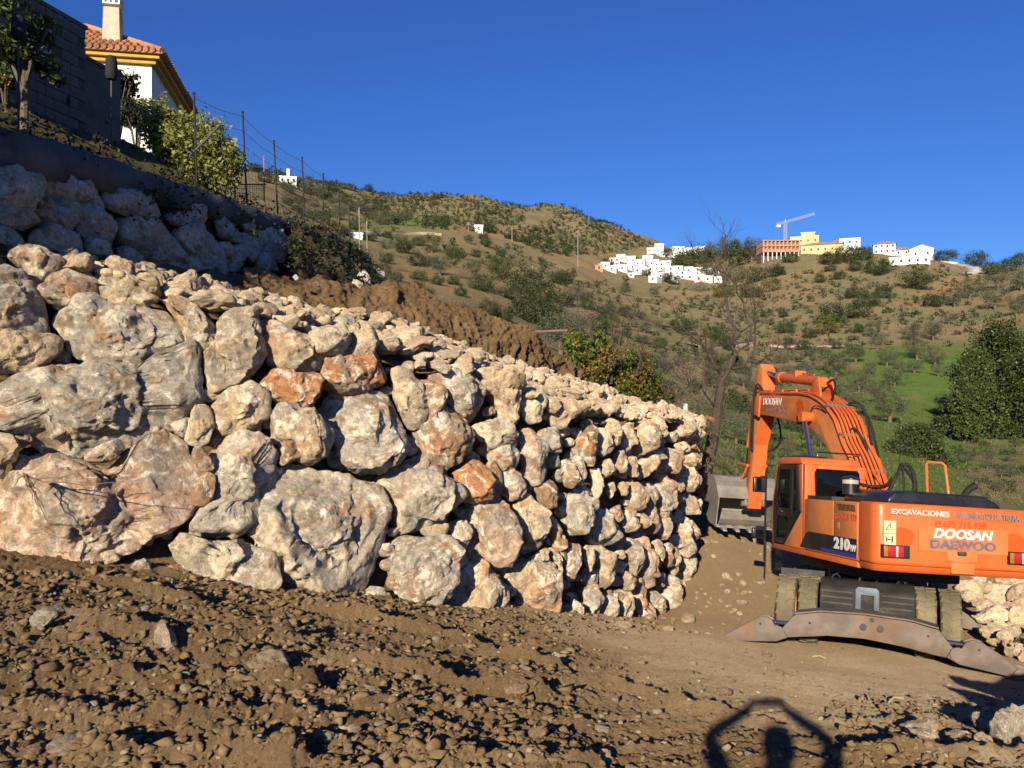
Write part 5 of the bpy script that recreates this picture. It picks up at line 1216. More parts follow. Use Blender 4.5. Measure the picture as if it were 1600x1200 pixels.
def plant(name, kind, x, y, z, r, label, cat, group, rng, sz=1.0, variant=None):
    tr, cr = KIND[kind][int(rng.integers(len(KIND[kind]))) if variant is None else variant]
    t = thing(name, label, cat, (x, y, z), (0, 0, rng.uniform(0, 6.28)), group); t.scale = (r, r * rng.uniform(0.9, 1.1), r * sz)
    obj('trunk', tr, t); obj('crown', cr, t); return t

# ------------------------------------------------------------------ trees and bushes of the hills
PLACED = []          # (px, py foot, width px, kind, tall)
for px, py, w, kd in [
  # grey-green olives on the grassy slope
  (1337, 567, 34, 'olive'), (1385, 573, 36, 'olive'), (1398, 605, 38, 'olive'), (1433, 563, 40, 'olive'), (1461, 573, 34, 'olive'), (1466, 589, 24, 'olive'), (1424, 534, 32, 'olive'), (1458, 534, 38, 'olive'),
  (1555, 484, 44, 'olive'), (1588, 494, 34, 'olive'), (1306, 589, 42, 'olive'), (1343, 613, 36, 'olive'), (1492, 481, 34, 'olive'), (1364, 529, 30, 'olive'), (1371, 547, 28, 'olive'), (1280, 575, 40, 'olive'), (1300, 620, 44, 'olive'), (1330, 640, 46, 'olive'),
  (1255, 600, 40, 'olive'), (1375, 630, 40, 'olive'), (1225, 575, 30, 'olive'), (1497, 662, 60, 'olive'), (1596, 455, 40, 'olive'), (1560, 452, 44, 'olive'), (1515, 468, 36, 'olive'), (1205, 620, 46, 'olive'), (1240, 650, 52, 'olive'), (1390, 660, 56, 'olive'),
  # dark bushes on the brown slope
  (1345, 497, 42, 'shrub'), (1298, 505, 48, 'shrub'), (1361, 479, 34, 'shrub'), (1335, 466, 30, 'shrub'), (1382, 466, 32, 'shrub'), (1434, 452, 52, 'carob'), (1458, 479, 32, 'shrub'), (1227, 521, 30, 'shrub'), (1264, 529, 26, 'shrub'), (1293, 523, 42, 'autumn'),
  (1340, 521, 22, 'shrub'), (1253, 547, 24, 'shrub'), (1214, 431, 28, 'shrub'), (1280, 442, 20, 'shrub'), (1311, 437, 22, 'shrub'), (1374, 430, 42, 'shrub'), (1335, 424, 22, 'shrub'), (1298, 424, 18, 'shrub'), (1326, 412, 46, 'carob'), (1298, 414, 36, 'carob'), (1350, 408, 34, 'carob'),
  (1477, 398, 38, 'carob'), (1524, 413, 36, 'carob'), (1545, 429, 30, 'shrub'), (1352, 392, 22, 'carob'), (1575, 425, 34, 'carob'), (1598, 416, 34, 'carob'), (1235, 412, 26, 'shrub'), (1220, 400, 18, 'shrub'),
  (1067, 521, 40, 'shrub'), (1114, 530, 30, 'shrub'), (1130, 545, 36, 'shrub'), (880, 446, 38, 'carob'), (907, 449, 16, 'shrub'), (943, 445, 13, 'shrub'), (977, 463, 22, 'olive'), (934, 474, 14, 'shrub'), (965, 472, 14, 'shrub'), (997, 472, 14, 'shrub'), (1022, 465, 20, 'olive'), (977, 447, 14, 'olive'), (945, 462, 13, 'shrub'), (1215, 432, 24, 'shrub'), (895, 470, 26, 'olive'), (880, 478, 34, 'shrub'),
  (950, 500, 30, 'shrub'), (935, 520, 40, 'shrub'), (975, 495, 26, 'shrub'),
  # the middle slope
  (675, 396, 30, 'pine'), (710, 418, 30, 'pine'), (742, 428, 22, 'pine'), (772, 426, 28, 'pine'), (631, 396, 34, 'carob'), (676, 415, 22, 'shrub'), (710, 446, 22, 'shrub'), (688, 431, 36, 'olive'), (754, 455, 42, 'shrub'), (784, 440, 40, 'pine'), (820, 455, 56, 'shrub'), (846, 478, 60, 'shrub'), (826, 502, 64, 'shrub'), (874, 444, 26, 'carob'), (745, 402, 18, 'shrub'),
  (634, 352, 30, 'olive'), (673, 353, 26, 'carob'), (694, 352, 26, 'carob'), (598, 331, 20, 'carob'), (586, 347, 22, 'olive'), (594, 357, 24, 'olive'), (606, 372, 18, 'shrub'), (650, 455, 26, 'shrub'), (620, 440, 22, 'shrub'), (665, 468, 30, 'shrub'), (800, 470, 40, 'shrub'), (860, 500, 44, 'shrub'), (700, 470, 24, 'dry'), (730, 478, 26, 'dry'), (762, 363, 22, 'carob'),
  (480, 300, 26, 'olive'), (500, 312, 24, 'olive'), (520, 300, 24, 'shrub'), (450, 300, 26, 'shrub'), (400, 270, 22, 'carob'), (415, 285, 24, 'shrub'), (540, 320, 26, 'carob'), (560, 335, 22, 'olive'), (490, 330, 28, 'olive'), (530, 345, 26, 'olive'), (555, 360, 22, 'shrub'), (505, 345, 26, 'shrub'), (468, 318, 20, 'shrub'), (610, 352, 24, 'olive'), (575, 300, 18, 'shrub'), (545, 298, 18, 'carob'),
  # village greenery
  (1010, 432, 18, 'carob'), (978, 437, 14, 'carob'), (950, 418, 22, 'carob'), (1040, 440, 20, 'shrub'), (1050, 445, 24, 'shrub'), (975, 408, 14, 'carob'), (990, 411, 14, 'carob'),
  (1070, 415, 40, 'shrub'), (1095, 412, 40, 'shrub'), (1120, 412, 44, 'olive'), (1150, 418, 50, 'carob'), (1175, 412, 46, 'olive'), (1140, 400, 40, 'shrub'), (1180, 400, 34, 'carob'), (1110, 440, 40, 'olive'), (1150, 450, 40, 'olive'), (1185, 440, 36, 'shrub'), (1170, 465, 34, 'shrub'), (1130, 465, 36, 'autumn'), (1045, 402, 20, 'shrub'), (1205, 455, 30, 'autumn'), (1090, 455, 40, 'dry')]:
    PLACED.append((px, py, w, kd))
hr_ = np.random.default_rng(33)
ZONES = [  # polygon in the picture, how many, crown radius in metres, kinds
  ([(380, 255), (600, 300), (740, 306), (930, 330), (1020, 385), (930, 400), (860, 400), (770, 366), (600, 352), (470, 300)], 620, (1.3, 2.4), ['shrub', 'shrub', 'olive', 'carob']),
  ([(430, 285), (620, 345), (620, 375), (560, 380), (450, 330)], 60, (1.3, 2.3), ['olive', 'shrub', 'carob']),
  ([(600, 375), (760, 372), (900, 430), (1000, 470), (1020, 540), (880, 560), (760, 500), (600, 470)], 90, (0.9, 1.9), ['shrub', 'shrub', 'dry', 'olive']),
  ([(1010, 455), (1200, 430), (1450, 410), (1560, 440), (1420, 500), (1300, 570), (1180, 620), (1020, 570)], 300, (0.7, 1.7), ['shrub', 'shrub', 'dry', 'olive', 'olive']),
  ([(1250, 560), (1420, 500), (1600, 450), (1600, 480), (1450, 560), (1400, 640), (1260, 700)], 40, (1.2, 2.0), ['olive', 'dry']),
  ([(1010, 560), (1180, 610), (1260, 690), (1150, 700), (1060, 660), (1010, 620)], 70, (1.0, 2.0), ['olive', 'dry', 'shrub']),
  ([(1480, 700), (1600, 690), (1600, 790), (1540, 790)], 60, (0.35, 0.8), ['dry', 'dry', 'olive']),
  ([(1120, 660), (1180, 640), (1300, 700), (1260, 760), (1200, 760), (1130, 720)], 40, (0.35, 0.9), ['olive', 'dry'])]
def in_poly(x, y, poly):
    c = False; n = len(poly)
    for i in range(n):
        (x1, y1), (x2, y2) = poly[i], poly[(i + 1) % n]
        if (y1 > y) != (y2 > y) and x < (x2 - x1) * (y - y1) / (y2 - y1) + x1: c = not c
    return c
ALL = []
for px, py, w, kd in PLACED:
    x, y, z = hit(px, py); ALL.append([w, x, y, z, w * y / F / 2, kd, px, py])
for poly, cnt, (ra, rb), kinds in ZONES:
    xs = [p[0] for p in poly]; ys = [p[1] for p in poly]; k = 0; tries = 0
    while k < cnt and tries < cnt * 30:
        tries += 1
        px, py = hr_.uniform(min(xs), max(xs)), hr_.uniform(min(ys), max(ys))
        if not in_poly(px, py, poly): continue
        if py < 360 and px > 520 and fbm(np.array([[px / 45, py / 22, 3.3]]), 2, 6)[0] < -0.12: continue
        x, y, z = hit(px, py); r = hr_.uniform(ra, rb) * hr_.uniform(0.75, 1.0); w = 2 * r * F / y
        if any(abs(px - a[6]) < 0.36 * (w + a[0]) and abs(py - a[7]) < 0.22 * (w + a[0]) for a in ALL): continue
        ALL.append([w, x, y, z, r, kinds[int(hr_.integers(len(kinds)))], px, py]); k += 1
ALL.sort(key=lambda a: -a[0])
def zone_of(px, py):
    if px < 580: return 'left_slope'
    if py < 365 and px < 1010: return 'mountain'
    if px < 1000: return 'middle_slope'
    if px < 1200 and py < 470: return 'village'
    line = np.interp(px, [1000, 1230, 1330, 1420, 1500, 1600], [660, 610, 560, 505, 475, 455])
    if py > line - 6: return 'grassy_slope'
    return 'ridge' if px > 1190 and py < 415 else 'brown_hillside'
MARKS = {'left_slope': [(420, 'behind the first fence posts'), (470, 'near the lone villa'), (510, 'beside the middle fence posts'), (545, 'beyond the last fence posts'), (999, 'beyond the pale posts')],
 'mountain': [(640, 'above the dirt track'), (720, 'above the earth bank'), (790, 'above the tiny hut'), (860, 'on the mountain shoulder'), (930, 'on the mountain beside the tall pole'), (1100, 'above the village')],
 'middle_slope': [(640, 'below the dirt track'), (700, 'below the young pines'), (760, 'below the tiny hut'), (820, 'above the earth bank'), (880, 'above the plank'), (940, 'on the slope left of the village'), (1100, 'below the village')],
 'village': [(1000, 'among the left village houses'), (1050, 'among the middle village houses'), (1100, 'among the right village houses'), (1150, 'just right of the village'), (1300, 'between the village and the pink block')],
 'grassy_slope': [(1180, 'on grass behind the bare tree'), (1240, 'on grass above the boom tip'), (1300, 'on grass above the boom'), (1360, 'on grass right of the boom'), (1420, 'on grass above the round bush'), (1480, 'on grass left of the big trees'), (1540, 'on grass by the big trees'), (2000, 'on grass near the right edge')],
 'ridge': [(1240, 'on the ridge by the pink block'), (1300, 'on the ridge by the yellow houses'), (1360, 'on the ridge by the big white house'), (1430, 'on the ridge by the reddish tree'), (1490, 'on the ridge by the gabled house'), (2000, 'on the ridge right of the concrete road')],
 'brown_hillside': [(1060, 'below the village'), (1120, 'left of the bare treetop'), (1180, 'right of the bare treetop'), (1240, 'below the pink block'), (1300, 'below the yellow houses'), (1360, 'below the big white house'), (1430, 'below the gabled house'), (1500, 'below the concrete road'), (2000, 'near the right edge')]}
BANDS = {'left_slope': (295, 330), 'mountain': (315, 340), 'middle_slope': (400, 450), 'village': (410, 440), 'grassy_slope': (530, 600), 'ridge': (395, 406), 'brown_hillside': (455, 510)}
NM = {'olive': ('olive_tree', 'grey-green olive', 'tree', 'olive trees'), 'shrub': ('shrub', 'dark green bush', 'bush', 'dark bushes'), 'pine': ('pine_tree', 'bright green young pine', 'tree', 'young pines'), 'carob': ('carob_tree', 'dense dark green tree', 'tree', 'dense dark trees'),
      'dry': ('dry_bush', 'leafless dry brown bush', 'bush', 'dry bushes'), 'autumn': ('autumn_bush', 'yellowing autumn bush', 'bush', 'autumn bushes')}
INDIV = 285
lab = {}
for k, a in enumerate(ALL[:INDIV]):
    w, x, y, z, r, kd, px, py = a; zo = zone_of(px, py); mk = next(t for lim, t in MARKS[zo] if px < lim); b0, b1 = BANDS[zo]
    lv = 'high up' if py < b0 else ('low down' if py > b1 else 'midway up'); szs = 'big' if w > 40 else ('small' if w < 24 else 'mid-sized')
    lab.setdefault('%s %s %s %s' % (szs, NM[kd][1], lv, mk), []).append(k)
final = {}
ORD = {1: [''], 2: ['left ', 'right '], 3: ['left ', 'middle ', 'right ']}
for t, ks in lab.items():
    ks.sort(key=lambda k: ALL[k][6])
    for q, k in enumerate(ks): final[k] = (ORD[len(ks)][q] if len(ks) <= 3 else '%s from left: ' % (['first', 'second', 'third', 'fourth', 'fifth', 'sixth', 'seventh', 'eighth', 'ninth', 'tenth', 'eleventh', 'twelfth'][min(q, 11)],)) + t
for k, a in enumerate(ALL[:INDIV]):
    w, x, y, z, r, kd, px, py = a; nm, lb, cat, pl = NM[kd]
    z = land1(x, y)
    plant(nm, kd, x, y, z - 0.05 * r, r, final[k], cat, pl + ' on the ' + zone_of(px, py).replace('_', ' '), hr_, sz={'carob': 0.78 if py > 410 or px < 1180 else 0.6, 'shrub': 1.0, 'olive': 0.95}.get(kd, 1.0))
# the rest, thousands too small to pick apart: one object
FARV = []; FARF = []; nv = 0
fg = np.random.default_rng(44); base = [crown_points(1, 1, 0.7, 12, 7, 0.2, fg, flat=0.6) + [0, 0, 0.55] for _ in range(8)]
basel = [leaf_cards(b, 0.34, fg, 0.7) for b in base]
rest = [(a[1], a[2], a[3], a[4]) for a in ALL[INDIV:]]
while len(rest) < 1900:
    px = fg.uniform(380, 1080); py = fg.uniform(262, 420)
    if not in_poly(px, py, ZONES[0][0]): continue
    if math.sin(px / 31.0 + 2 * math.sin(py / 17.0)) + math.sin(px / 13.7 + py / 9.0) < -0.45 + fg.normal() * 0.4: continue
    x, y, z = hit(px, py)
    if y < 200: continue
    rest.append((x, y, z, fg.uniform(0.6, 1.7)))
for k in range(700):
    px = fg.uniform(1010, 1560); py = fg.uniform(415, 620); line = np.interp(px, [1000, 1230, 1330, 1420, 1500, 1600], [660, 610, 560, 505, 475, 455])
    if py > line: continue
    x, y, z = hit(px, py)
    if y < 60: continue
    rest.append((x, y, z, fg.uniform(0.25, 0.7)))
rz = land(np.array([r[0] for r in rest]), np.array([r[1] for r in rest]))
for (x, y, _, r), z in zip(rest, rz):
    V, f = basel[int(fg.integers(8))]; FARV.append(V * r + [x, y, z]); FARF.append(f + nv); nv += len(V)
tag(obj('far_scrub', mesh_np('far_scrub', np.concatenate(FARV), np.concatenate(FARF), SHRUB, smooth=False)), 'countless small dark bushes speckling the far dry hills', kind='stuff')
# ridge-top trees, small against the sky
# ------------------------------------------------------------------ big trees and bushes nearer by
def big_tree(name, kindmat, px, py_c, d, wpx, hpx, clumps, per, leaf, label, cat, rng, foot=None, group=None, aspect=0.6, bark=BARK, trunk_r=0.14, fill=0.4):
    c = W(px, py_c, d); rx = wpx * d / F / 2; rz_ = hpx * d / F / 2
    zf = (float(gz(np.array([c.x]), np.array([c.y]))[0]) if foot is None else foot)
    t = thing(name, label, cat, (c.x, c.y, zf), (0, 0, 0), group)
    lobes = 1 if max(wpx, hpx) * 1.0 < 66 else 10; P = []
    for q in range(lobes):
        f_ = 1.0 if lobes == 1 else rng.uniform(0.30, 0.54); o_ = np.zeros(3) if lobes == 1 else rng.uniform(-1, 1, 3) * [rx * (1 - f_) * .95, rx * (1 - f_), rz_ * (1 - f_)]
        P.append(crown_points(rx * f_, rx * f_, rz_ * f_, int(clumps / lobes) + 1, per, min(rx, rz_) * 0.11, rng, fill=fill) + o_)
    if lobes > 1 and d > 50:
        for q in range(4): P.append(crown_points(rx * .55, rx * .55, rz_ * .35, int(clumps / 7) + 1, per, min(rx, rz_) * 0.11, rng, fill=fill) + np.array([math.cos(q * 1.6) * rx * .4, math.sin(q * 1.6) * rx * .4, -rz_ * 0.85]))
    V, ff = leaf_cards(np.concatenate(P), leaf, rng, aspect); obj('crown', mesh_np('crown', V, ff, kindmat, smooth=False), t, loc=(0, 0, c.z - zf))
    h = max(0.4, c.z - zf); b = MB(); b.tube([(0, 0, -0.3), (0.05, 0, h * 0.5), (0, 0.05, h)], [trunk_r, trunk_r * .8, trunk_r * .5], 8)
    for k in range(6):
        a = rng.uniform(0, 6.28); b.tube([(0.03, 0, h * 0.55), (math.cos(a) * rx * .35, math.sin(a) * rx * .35, h * 0.85), (math.cos(a) * rx * .75, math.sin(a) * rx * .75, h + rz_ * rng.uniform(-.2, .5))], [trunk_r * .5, trunk_r * .35, trunk_r * .1], 6)
    b.build('trunk', bark, t, smooth=True); return t
bg = np.random.default_rng(55)
big_tree('carob_tree', CAROB, 1566, 574, 92, 122, 190, 290, 60, 0.30, 'tallest dense green tree on the right, behind the other green trees', 'tree', bg, group='dense green trees on the grass at the right')
big_tree('carob_tree', CAROB, 1532, 606, 84, 100, 156, 260, 60, 0.28, 'left one of the dense green trees at the right edge of the grass', 'tree', bg, group='dense green trees on the grass at the right')
big_tree('carob_tree', CAROB, 1602, 620, 82, 106, 150, 250, 60, 0.28, 'dense green tree cut off by the right edge of the picture', 'tree', bg, group='dense green trees on the grass at the right')
big_tree('carob_tree', CAROB, 1506, 622, 78, 60, 108, 110, 50, 0.26, 'smaller rounded green tree at the left foot of the dense green trees', 'tree', bg, group='dense green trees on the grass at the right')
big_tree('carob_tree', CAROB, 1444, 700, 62, 104, 84, 230, 60, 0.19, 'broad round green bush on the grass above the engine hood', 'tree', bg)
big_tree('carob_tree', CAROB, 1404, 712, 60, 72, 60, 150, 54, 0.18, 'smaller green bush left of the broad round one on the grass', 'tree', bg)
# ivy and shrubs in the shade at the left
iv = []
for k in range(420):
    i = int(bg.uniform(0, 60)); j = int(bg.uniform(0, 120)); P = MND.P[i, j]; dens = fbm(P[None] / 1.1, 2, 9)[0]
    if dens < -0.05 + 0.15 * (j > 95): continue
    iv.append(P + MND.N[i, j] * bg.uniform(-0.08, 0.06) + bg.normal(size=(26, 3)) * [0.12, 0.17, 0.12])
for k in range(260):
    j = int(bg.uniform(0, 50)); P = GARDEN[int(bg.integers(0, 3)), j] + np.array([bg.uniform(-.3, .3), bg.uniform(-.2, .2), bg.uniform(0, 0.1)]); iv.append(P + bg.normal(size=(16, 3)) * [0.14, 0.14, 0.12])
for k in range(26):
    i = int(bg.uniform(30, 50)); j = int(bg.uniform(60, 125)); P = UP.P[i, j] if bg.random() < 0.5 else bb[int(bg.uniform(20, 58))]; iv.append(P + bg.normal(size=(14, 3)) * [0.12, 0.12, 0.16] + [0.08, -0.05, 0.1])
V, f = leaf_cards(np.concatenate(iv), 0.085, bg, 0.55)
tag(obj('ivy', mesh_np('ivy', V, f, IVYM, smooth=False)), 'dark creepers and weeds over the shaded slope and beam', kind='stuff')
big_tree('shrub', IVYM, 500, 418, 17.6, 60, 44, 60, 40, 0.09, 'dark leafy shrub in the shade at the end of the upper wall', 'bush', bg, foot=1.9, trunk_r=0.04)
# citrus bush in the sun behind the fence
t = thing('citrus_tree', 'rounded sunlit yellow-green citrus bush behind the wire fence', 'tree', W(318, 290, 18.4))
pts = np.concatenate([crown_points(r * 18.4 / F, r * 18.4 / F, rz * 18.4 / F, n, 26, 0.085, bg, fill=0.45) + np.array(W(px, py, 18.4)) for px, py, r, rz, n in ((300, 232, 62, 54, 190), (262, 202, 38, 36, 80), (342, 256, 40, 40, 90), (245, 176, 18, 28, 22))]) - np.array(t.location)
V, f = leaf_cards(pts, 0.105, bg, 0.5); obj('crown', mesh_np('crown', V, f, CITRUS, smooth=False), t)
b = MB(); b.tube([(-0.2, 0, -0.3), (-0.22, 0, 0.5), (-0.3, 0.05, 1.0)], [0.07, 0.06, 0.04], 7)
for a, l in ((0.4, .7), (2.4, .6), (4.0, .6), (5.4, .7)): b.tube([(-0.22, 0, 0.4), (-0.22 + math.cos(a) * l * .5, math.sin(a) * l * .5, 0.7), (-0.22 + math.cos(a) * l, math.sin(a) * l, 1.05)], [0.04, 0.03, 0.01], 6)
b.build('trunk', BARK, t, smooth=True)
big_tree('fruit_tree', DARKLEAF, 182, 148, 21, 76, 116, 80, 30, 0.15, 'dark thin-leaved tree standing against the white house wall', 'tree', bg, foot=4.2, trunk_r=0.07, aspect=0.4, fill=0.3)
big_tree('fruit_tree', DARKLEAF, 212, 182, 20.5, 56, 70, 60, 28, 0.13, 'low dark shrub between the thin-leaved tree and the citrus bush', 'bush', bg, foot=4.2, trunk_r=0.06, aspect=0.45)
big_tree('loquat_tree', CAROB, 34, 60, 12.6, 100, 150, 60, 22, 0.13, 'leafy tree in front of the grey block building at the left edge', 'tree', bg, foot=3.4, trunk_r=0.07, aspect=0.45)
big_tree('loquat_tree', AUTUMN, 6, 122, 13.2, 34, 40, 20, 22, 0.10, 'small rusty-leaved bush below the leafy tree at the left edge', 'bush', bg, foot=3.5, trunk_r=0.03)
# yellowing bushes behind the rubble
for px, py, d, w, h, n, lb in ((930, 570, 24.0, 110, 110, 90, 'yellow-green autumn bush right behind the top of the rubble'), (985, 590, 24.5, 104, 110, 96, 'tallest yellow-green autumn bush behind the far end of the rubble'), (1020, 622, 25.0, 60, 62, 40, 'small dark yellow-green bush beside the end stone of the rubble'), (905, 548, 25.5, 50, 50, 30, 'brown thinning bush at the end of the earth bank')):
    big_tree('autumn_bush', AUTUMN, px, py, d, w, h, int(n * 1.8), 36, 0.10, lb, 'bush', bg, trunk_r=0.05)
# the leaning bare tree
def branch(mb, p, dirn, L, r, depth, rng, up=0.25, kink=0.35):
    n = 5; pts = [Vector(p)]; d = Vector(dirn).normalized(); rs = [r]
    for k in range(n):
        d = (d + Vector(rng.normal(size=3)) * kink * 0.5 + Vector((0, 0, up * 0.2))).normalized(); pts.append(pts[-1] + d * L / n); rs.append(r * (1 - 0.62 * (k + 1) / n))
    mb.tube(pts, rs, 7 if r > 0.05 else (5 if r > 0.012 else 3), caps=r > 0.02)
    if depth <= 0: return
    for k in range(int(rng.integers(3, 5)) + (depth > 1)):
        i = int(rng.integers(2, n + 1)); a = Vector(rng.normal(size=3)); nd_ = ((pts[i] - pts[i - 1]).normalized() + a.normalized() * rng.uniform(0.6, 1.0) + Vector((0, 0, 0.15))).normalized()
        branch(mb, pts[i], nd_, L * rng.uniform(0.5, 0.75), rs[i] * 0.72, depth - 1, rng, up, kink)
def bare_tree(name, trunk_px, limbs, d, r0, label, rng, twigs=3, group=None):
    foot = W(*trunk_px[0], d); t = thing(name, label, 'tree', foot, group=group); loc = Vector(foot); b = MB()
    pts = [W(x, y, d) - loc for x, y in trunk_px]; n = len(pts)
    b.tube([tuple(p) for p in smooth_path([tuple(p) for p in pts], 14)], list(np.linspace(r0, r0 * 0.55, 14)), 10); b.build('trunk', BAREBARK, t, smooth=True)
    for lp, r in limbs:
        b = MB(); q = [W(x, y, d + dz) - loc for x, y, dz in lp]; sp = smooth_path([tuple(p) for p in q], 12); sp += rng.normal(size=sp.shape) * 0.05
        b.tube(sp, list(np.linspace(r * 0.8, r * 0.22, 12)), 7)
        for k in range(3, 12):
            for _ in range(3 if twigs > 2 else 1):
                a = Vector(rng.normal(size=3)); a.z += 0.4; branch(b, sp[k], (Vector(sp[k] - sp[k - 1]).normalized() + a.normalized() * 1.1), rng.uniform(0.5, 1.15), max(0.009, r * 0.24 * (1.1 - k / 14)), twigs - 2, rng)
        b.build('limb', BAREBARK, t, smooth=True)
    return t
tg = np.random.default_rng(66)
bt_ = bare_tree('bare_tree', [(1092, 775), (1104, 730), (1117, 670), (1123, 625), (1128, 590)], [
    ([(1128, 592, 0), (1142, 570, .2), (1146, 530, .4), (1138, 480, .3), (1128, 440, .3), (1124, 400, .2), (1128, 368, .1)], 0.075),
    ([(1126, 585, 0), (1112, 560, -.2), (1096, 535, -.3), (1070, 520, -.5), (1040, 510, -.6), (1010, 505, -.6), (985, 495, -.7)], 0.055),
    ([(1122, 600, 0), (1105, 585, .4), (1086, 566, .7), (1060, 568, .9), (1035, 580, 1.0), (1020, 570, 1.0)], 0.035),
    ([(1140, 572, .2), (1160, 545, -.3), (1175, 520, -.5), (1182, 480, -.6), (1192, 450, -.6)], 0.045), ([(1144, 545, .3), (1165, 500, .8), (1150, 450, 1.0), (1090, 395, 1.0)], 0.04),
    ([(1118, 640, 0), (1100, 612, -.4), (1080, 605, -.6), (1062, 618, -.7)], 0.035), ([(1140, 575, .2), (1190, 560, .6), (1215, 540, .9), (1240, 545, 1.1)], 0.05)],
    22.0, 0.20, 'leaning bare tree with orange paint marks beside the bucket', tg, twigs=3)
pm = flat_mat('orange_spray_mark', (0.24, 0.10, 0.045), 0.8, var=0.5, vscale=9)
for (x, y) in ((1109, 655), (1100, 742)):
    o = MB().tube([W(x - 0.6, y + 2.5, 22.0) - Vector(bt_.location), W(x + 1.6, y - 3, 22.0) - Vector(bt_.location)], 0.172 if y < 700 else 0.196, 12, caps=False).build('paint_mark', pm, bt_, smooth=True)
for px0, top, d in ((925, (921, 480), 23.5), (955, (952, 478), 23.8), (945, (972, 500), 23.6), (1170, (1180, 480), 30), (990, (1003, 530), 24)):
    x1, y1 = top
    bare_tree('bare_sapling', [(px0, 600), ((px0 + x1) / 2 + 4, (600 + y1) / 2), (x1, y1 + 20)], [([((px0 + x1) / 2 + 4, (600 + y1) / 2, 0), (x1 - 12, y1 + 30, .2), (x1 - 22, y1 + 6, .3)], 0.02), ([(x1, y1 + 20, 0), (x1 + 6, y1, .1)], 0.018)], d, 0.045,
              {925: 'leftmost thin leafless sapling above the yellowing bushes', 945: 'tall leafless sapling leaning right above the yellowing bushes', 955: 'straight leafless sapling between two others above the yellowing bushes', 990: 'rightmost thin leafless sapling above the yellowing bushes', 1170: 'thin leafless tree behind the boom tip'}[px0], tg, twigs=2, group='bare saplings behind the rubble')

# ------------------------------------------------------------------ buildings
WHITE = flat_mat('white_render', (0.80, 0.77, 0.71), 0.85, var=0.05, vscale=0.8, dirt=(0.55, 0.5, 0.42), dirt_amt=0.2)
WHITEF = flat_mat('far_white_render', (0.82, 0.80, 0.76), 0.85, var=0.04, vscale=0.2)
YELL = flat_mat('yellow_render', (0.66, 0.52, 0.26), 0.85, var=0.08, vscale=0.3)
PINK = flat_mat('pink_brick', (0.50, 0.27, 0.19), 0.9, var=0.15, vscale=0.5)
OCHRE = flat_mat('ochre_moulding', (0.55, 0.34, 0.06), 0.7, var=0.1)
TILE = flat_mat('terracotta_tile', (0.46, 0.22, 0.11), 0.85, var=0.3, vscale=3.0, dirt=(0.25, 0.15, 0.09), dirt_amt=0.5)
TILEF = flat_mat('far_roof_tile', (0.40, 0.22, 0.14), 0.9, var=0.2, vscale=0.6)
GLZ = flat_mat('window_glass', (0.03, 0.035, 0.045), 0.15, spec=0.6)
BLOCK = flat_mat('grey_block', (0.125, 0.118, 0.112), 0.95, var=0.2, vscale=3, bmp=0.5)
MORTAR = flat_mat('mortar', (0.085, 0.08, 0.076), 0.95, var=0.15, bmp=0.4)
STONEC = flat_mat('chimney_render', (0.55, 0.46, 0.34), 0.9, var=0.12, vscale=4, bmp=0.2)
def basis(o, a):
    """axes: x along a (horizontal unit vector), z up, y into the building"""
    a = Vector((a[0], a[1], 0)).normalized(); n = Vector((-a.y, a.x, 0)); return Matrix(((a.x, n.x, 0, o[0]), (a.y, n.y, 0, o[1]), (0, 0, 1, o[2]), (0, 0, 0, 1)))
# the white house with the chimney: x runs right along the front, corner at x=0
hs = thing('house', 'white house with ochre eaves, terracotta roof and a tall pale chimney', 'house'); hs.matrix_basis = basis((-12.08, 28, 0), (0.982, 0.19))
Lx, Dy, ZE = 11.0, 5.6, 10.72
MB().box(-Lx, 0, 0, Dy, 4.0, ZE).build('wall', WHITE, hs)
ov = 0.42; tp = math.tan(math.radians(30)); zr = ZE + 0.28
hgt = (Dy / 2 + ov) * tp
rf = MB().add([(-Lx - ov, -ov, zr), (ov, -ov, zr), (ov, Dy + ov, zr), (-Lx - ov, Dy + ov, zr), (-Lx + Dy / 2, Dy / 2, zr + hgt), (-Dy / 2, Dy / 2, zr + hgt), (-Lx - ov, -ov, zr - 0.05), (ov, -ov, zr - 0.05), (ov, Dy + ov, zr - 0.05), (-Lx - ov, Dy + ov, zr - 0.05)],
     [(0, 1, 5, 4), (1, 2, 5), (2, 3, 4, 5), (3, 0, 4), (9, 8, 7, 6), (0, 6, 7, 1), (1, 7, 8, 2), (2, 8, 9, 3), (3, 9, 6, 0)]).build('roof', TILE, hs)
MB().box(-Lx - 0.30, 0.30, -0.30, Dy + 0.30, ZE + 0.10, ZE + 0.229).box(-Lx - 0.16, 0.16, -0.16, Dy + 0.16, ZE - 0.04, ZE + 0.099).build('eaves_moulding', OCHRE, hs)
tl = MB(); gap = 0.215
for k in range(int((Lx + 2 * ov) / gap)):
    x = ov - 0.08 - k * gap; run = min(ov - x, Dy / 2 + ov, x + Lx + ov)
    if run < 0.2: continue
    n = max(1, int(run / 0.42))
    for i in range(n):
        y0 = -ov - 0.06 + i * 0.42; y1 = min(y0 + 0.46, -ov + run); z0 = zr + (y0 + ov) * tp + 0.035 + 0.03; z1 = zr + (y1 + ov) * tp + 0.035
        tl.tube([(x, y0, z0), (x, y1, z1)], [0.085, 0.07], 8)
for k in range(int((Dy + 2 * ov) / gap)):
    y = -ov + 0.1 + k * gap; run = min(y + ov, Dy / 2 + ov, Dy + ov - y)
    if run > 0.2: tl.tube([(ov + 0.05, y, zr + 0.02), (ov - run, y, zr + run * tp + 0.03)], 0.08, 6)
o = tl.build('roof_tiles', TILE, rf, smooth=True); o['kind'] = 'stuff'
rg = MB()
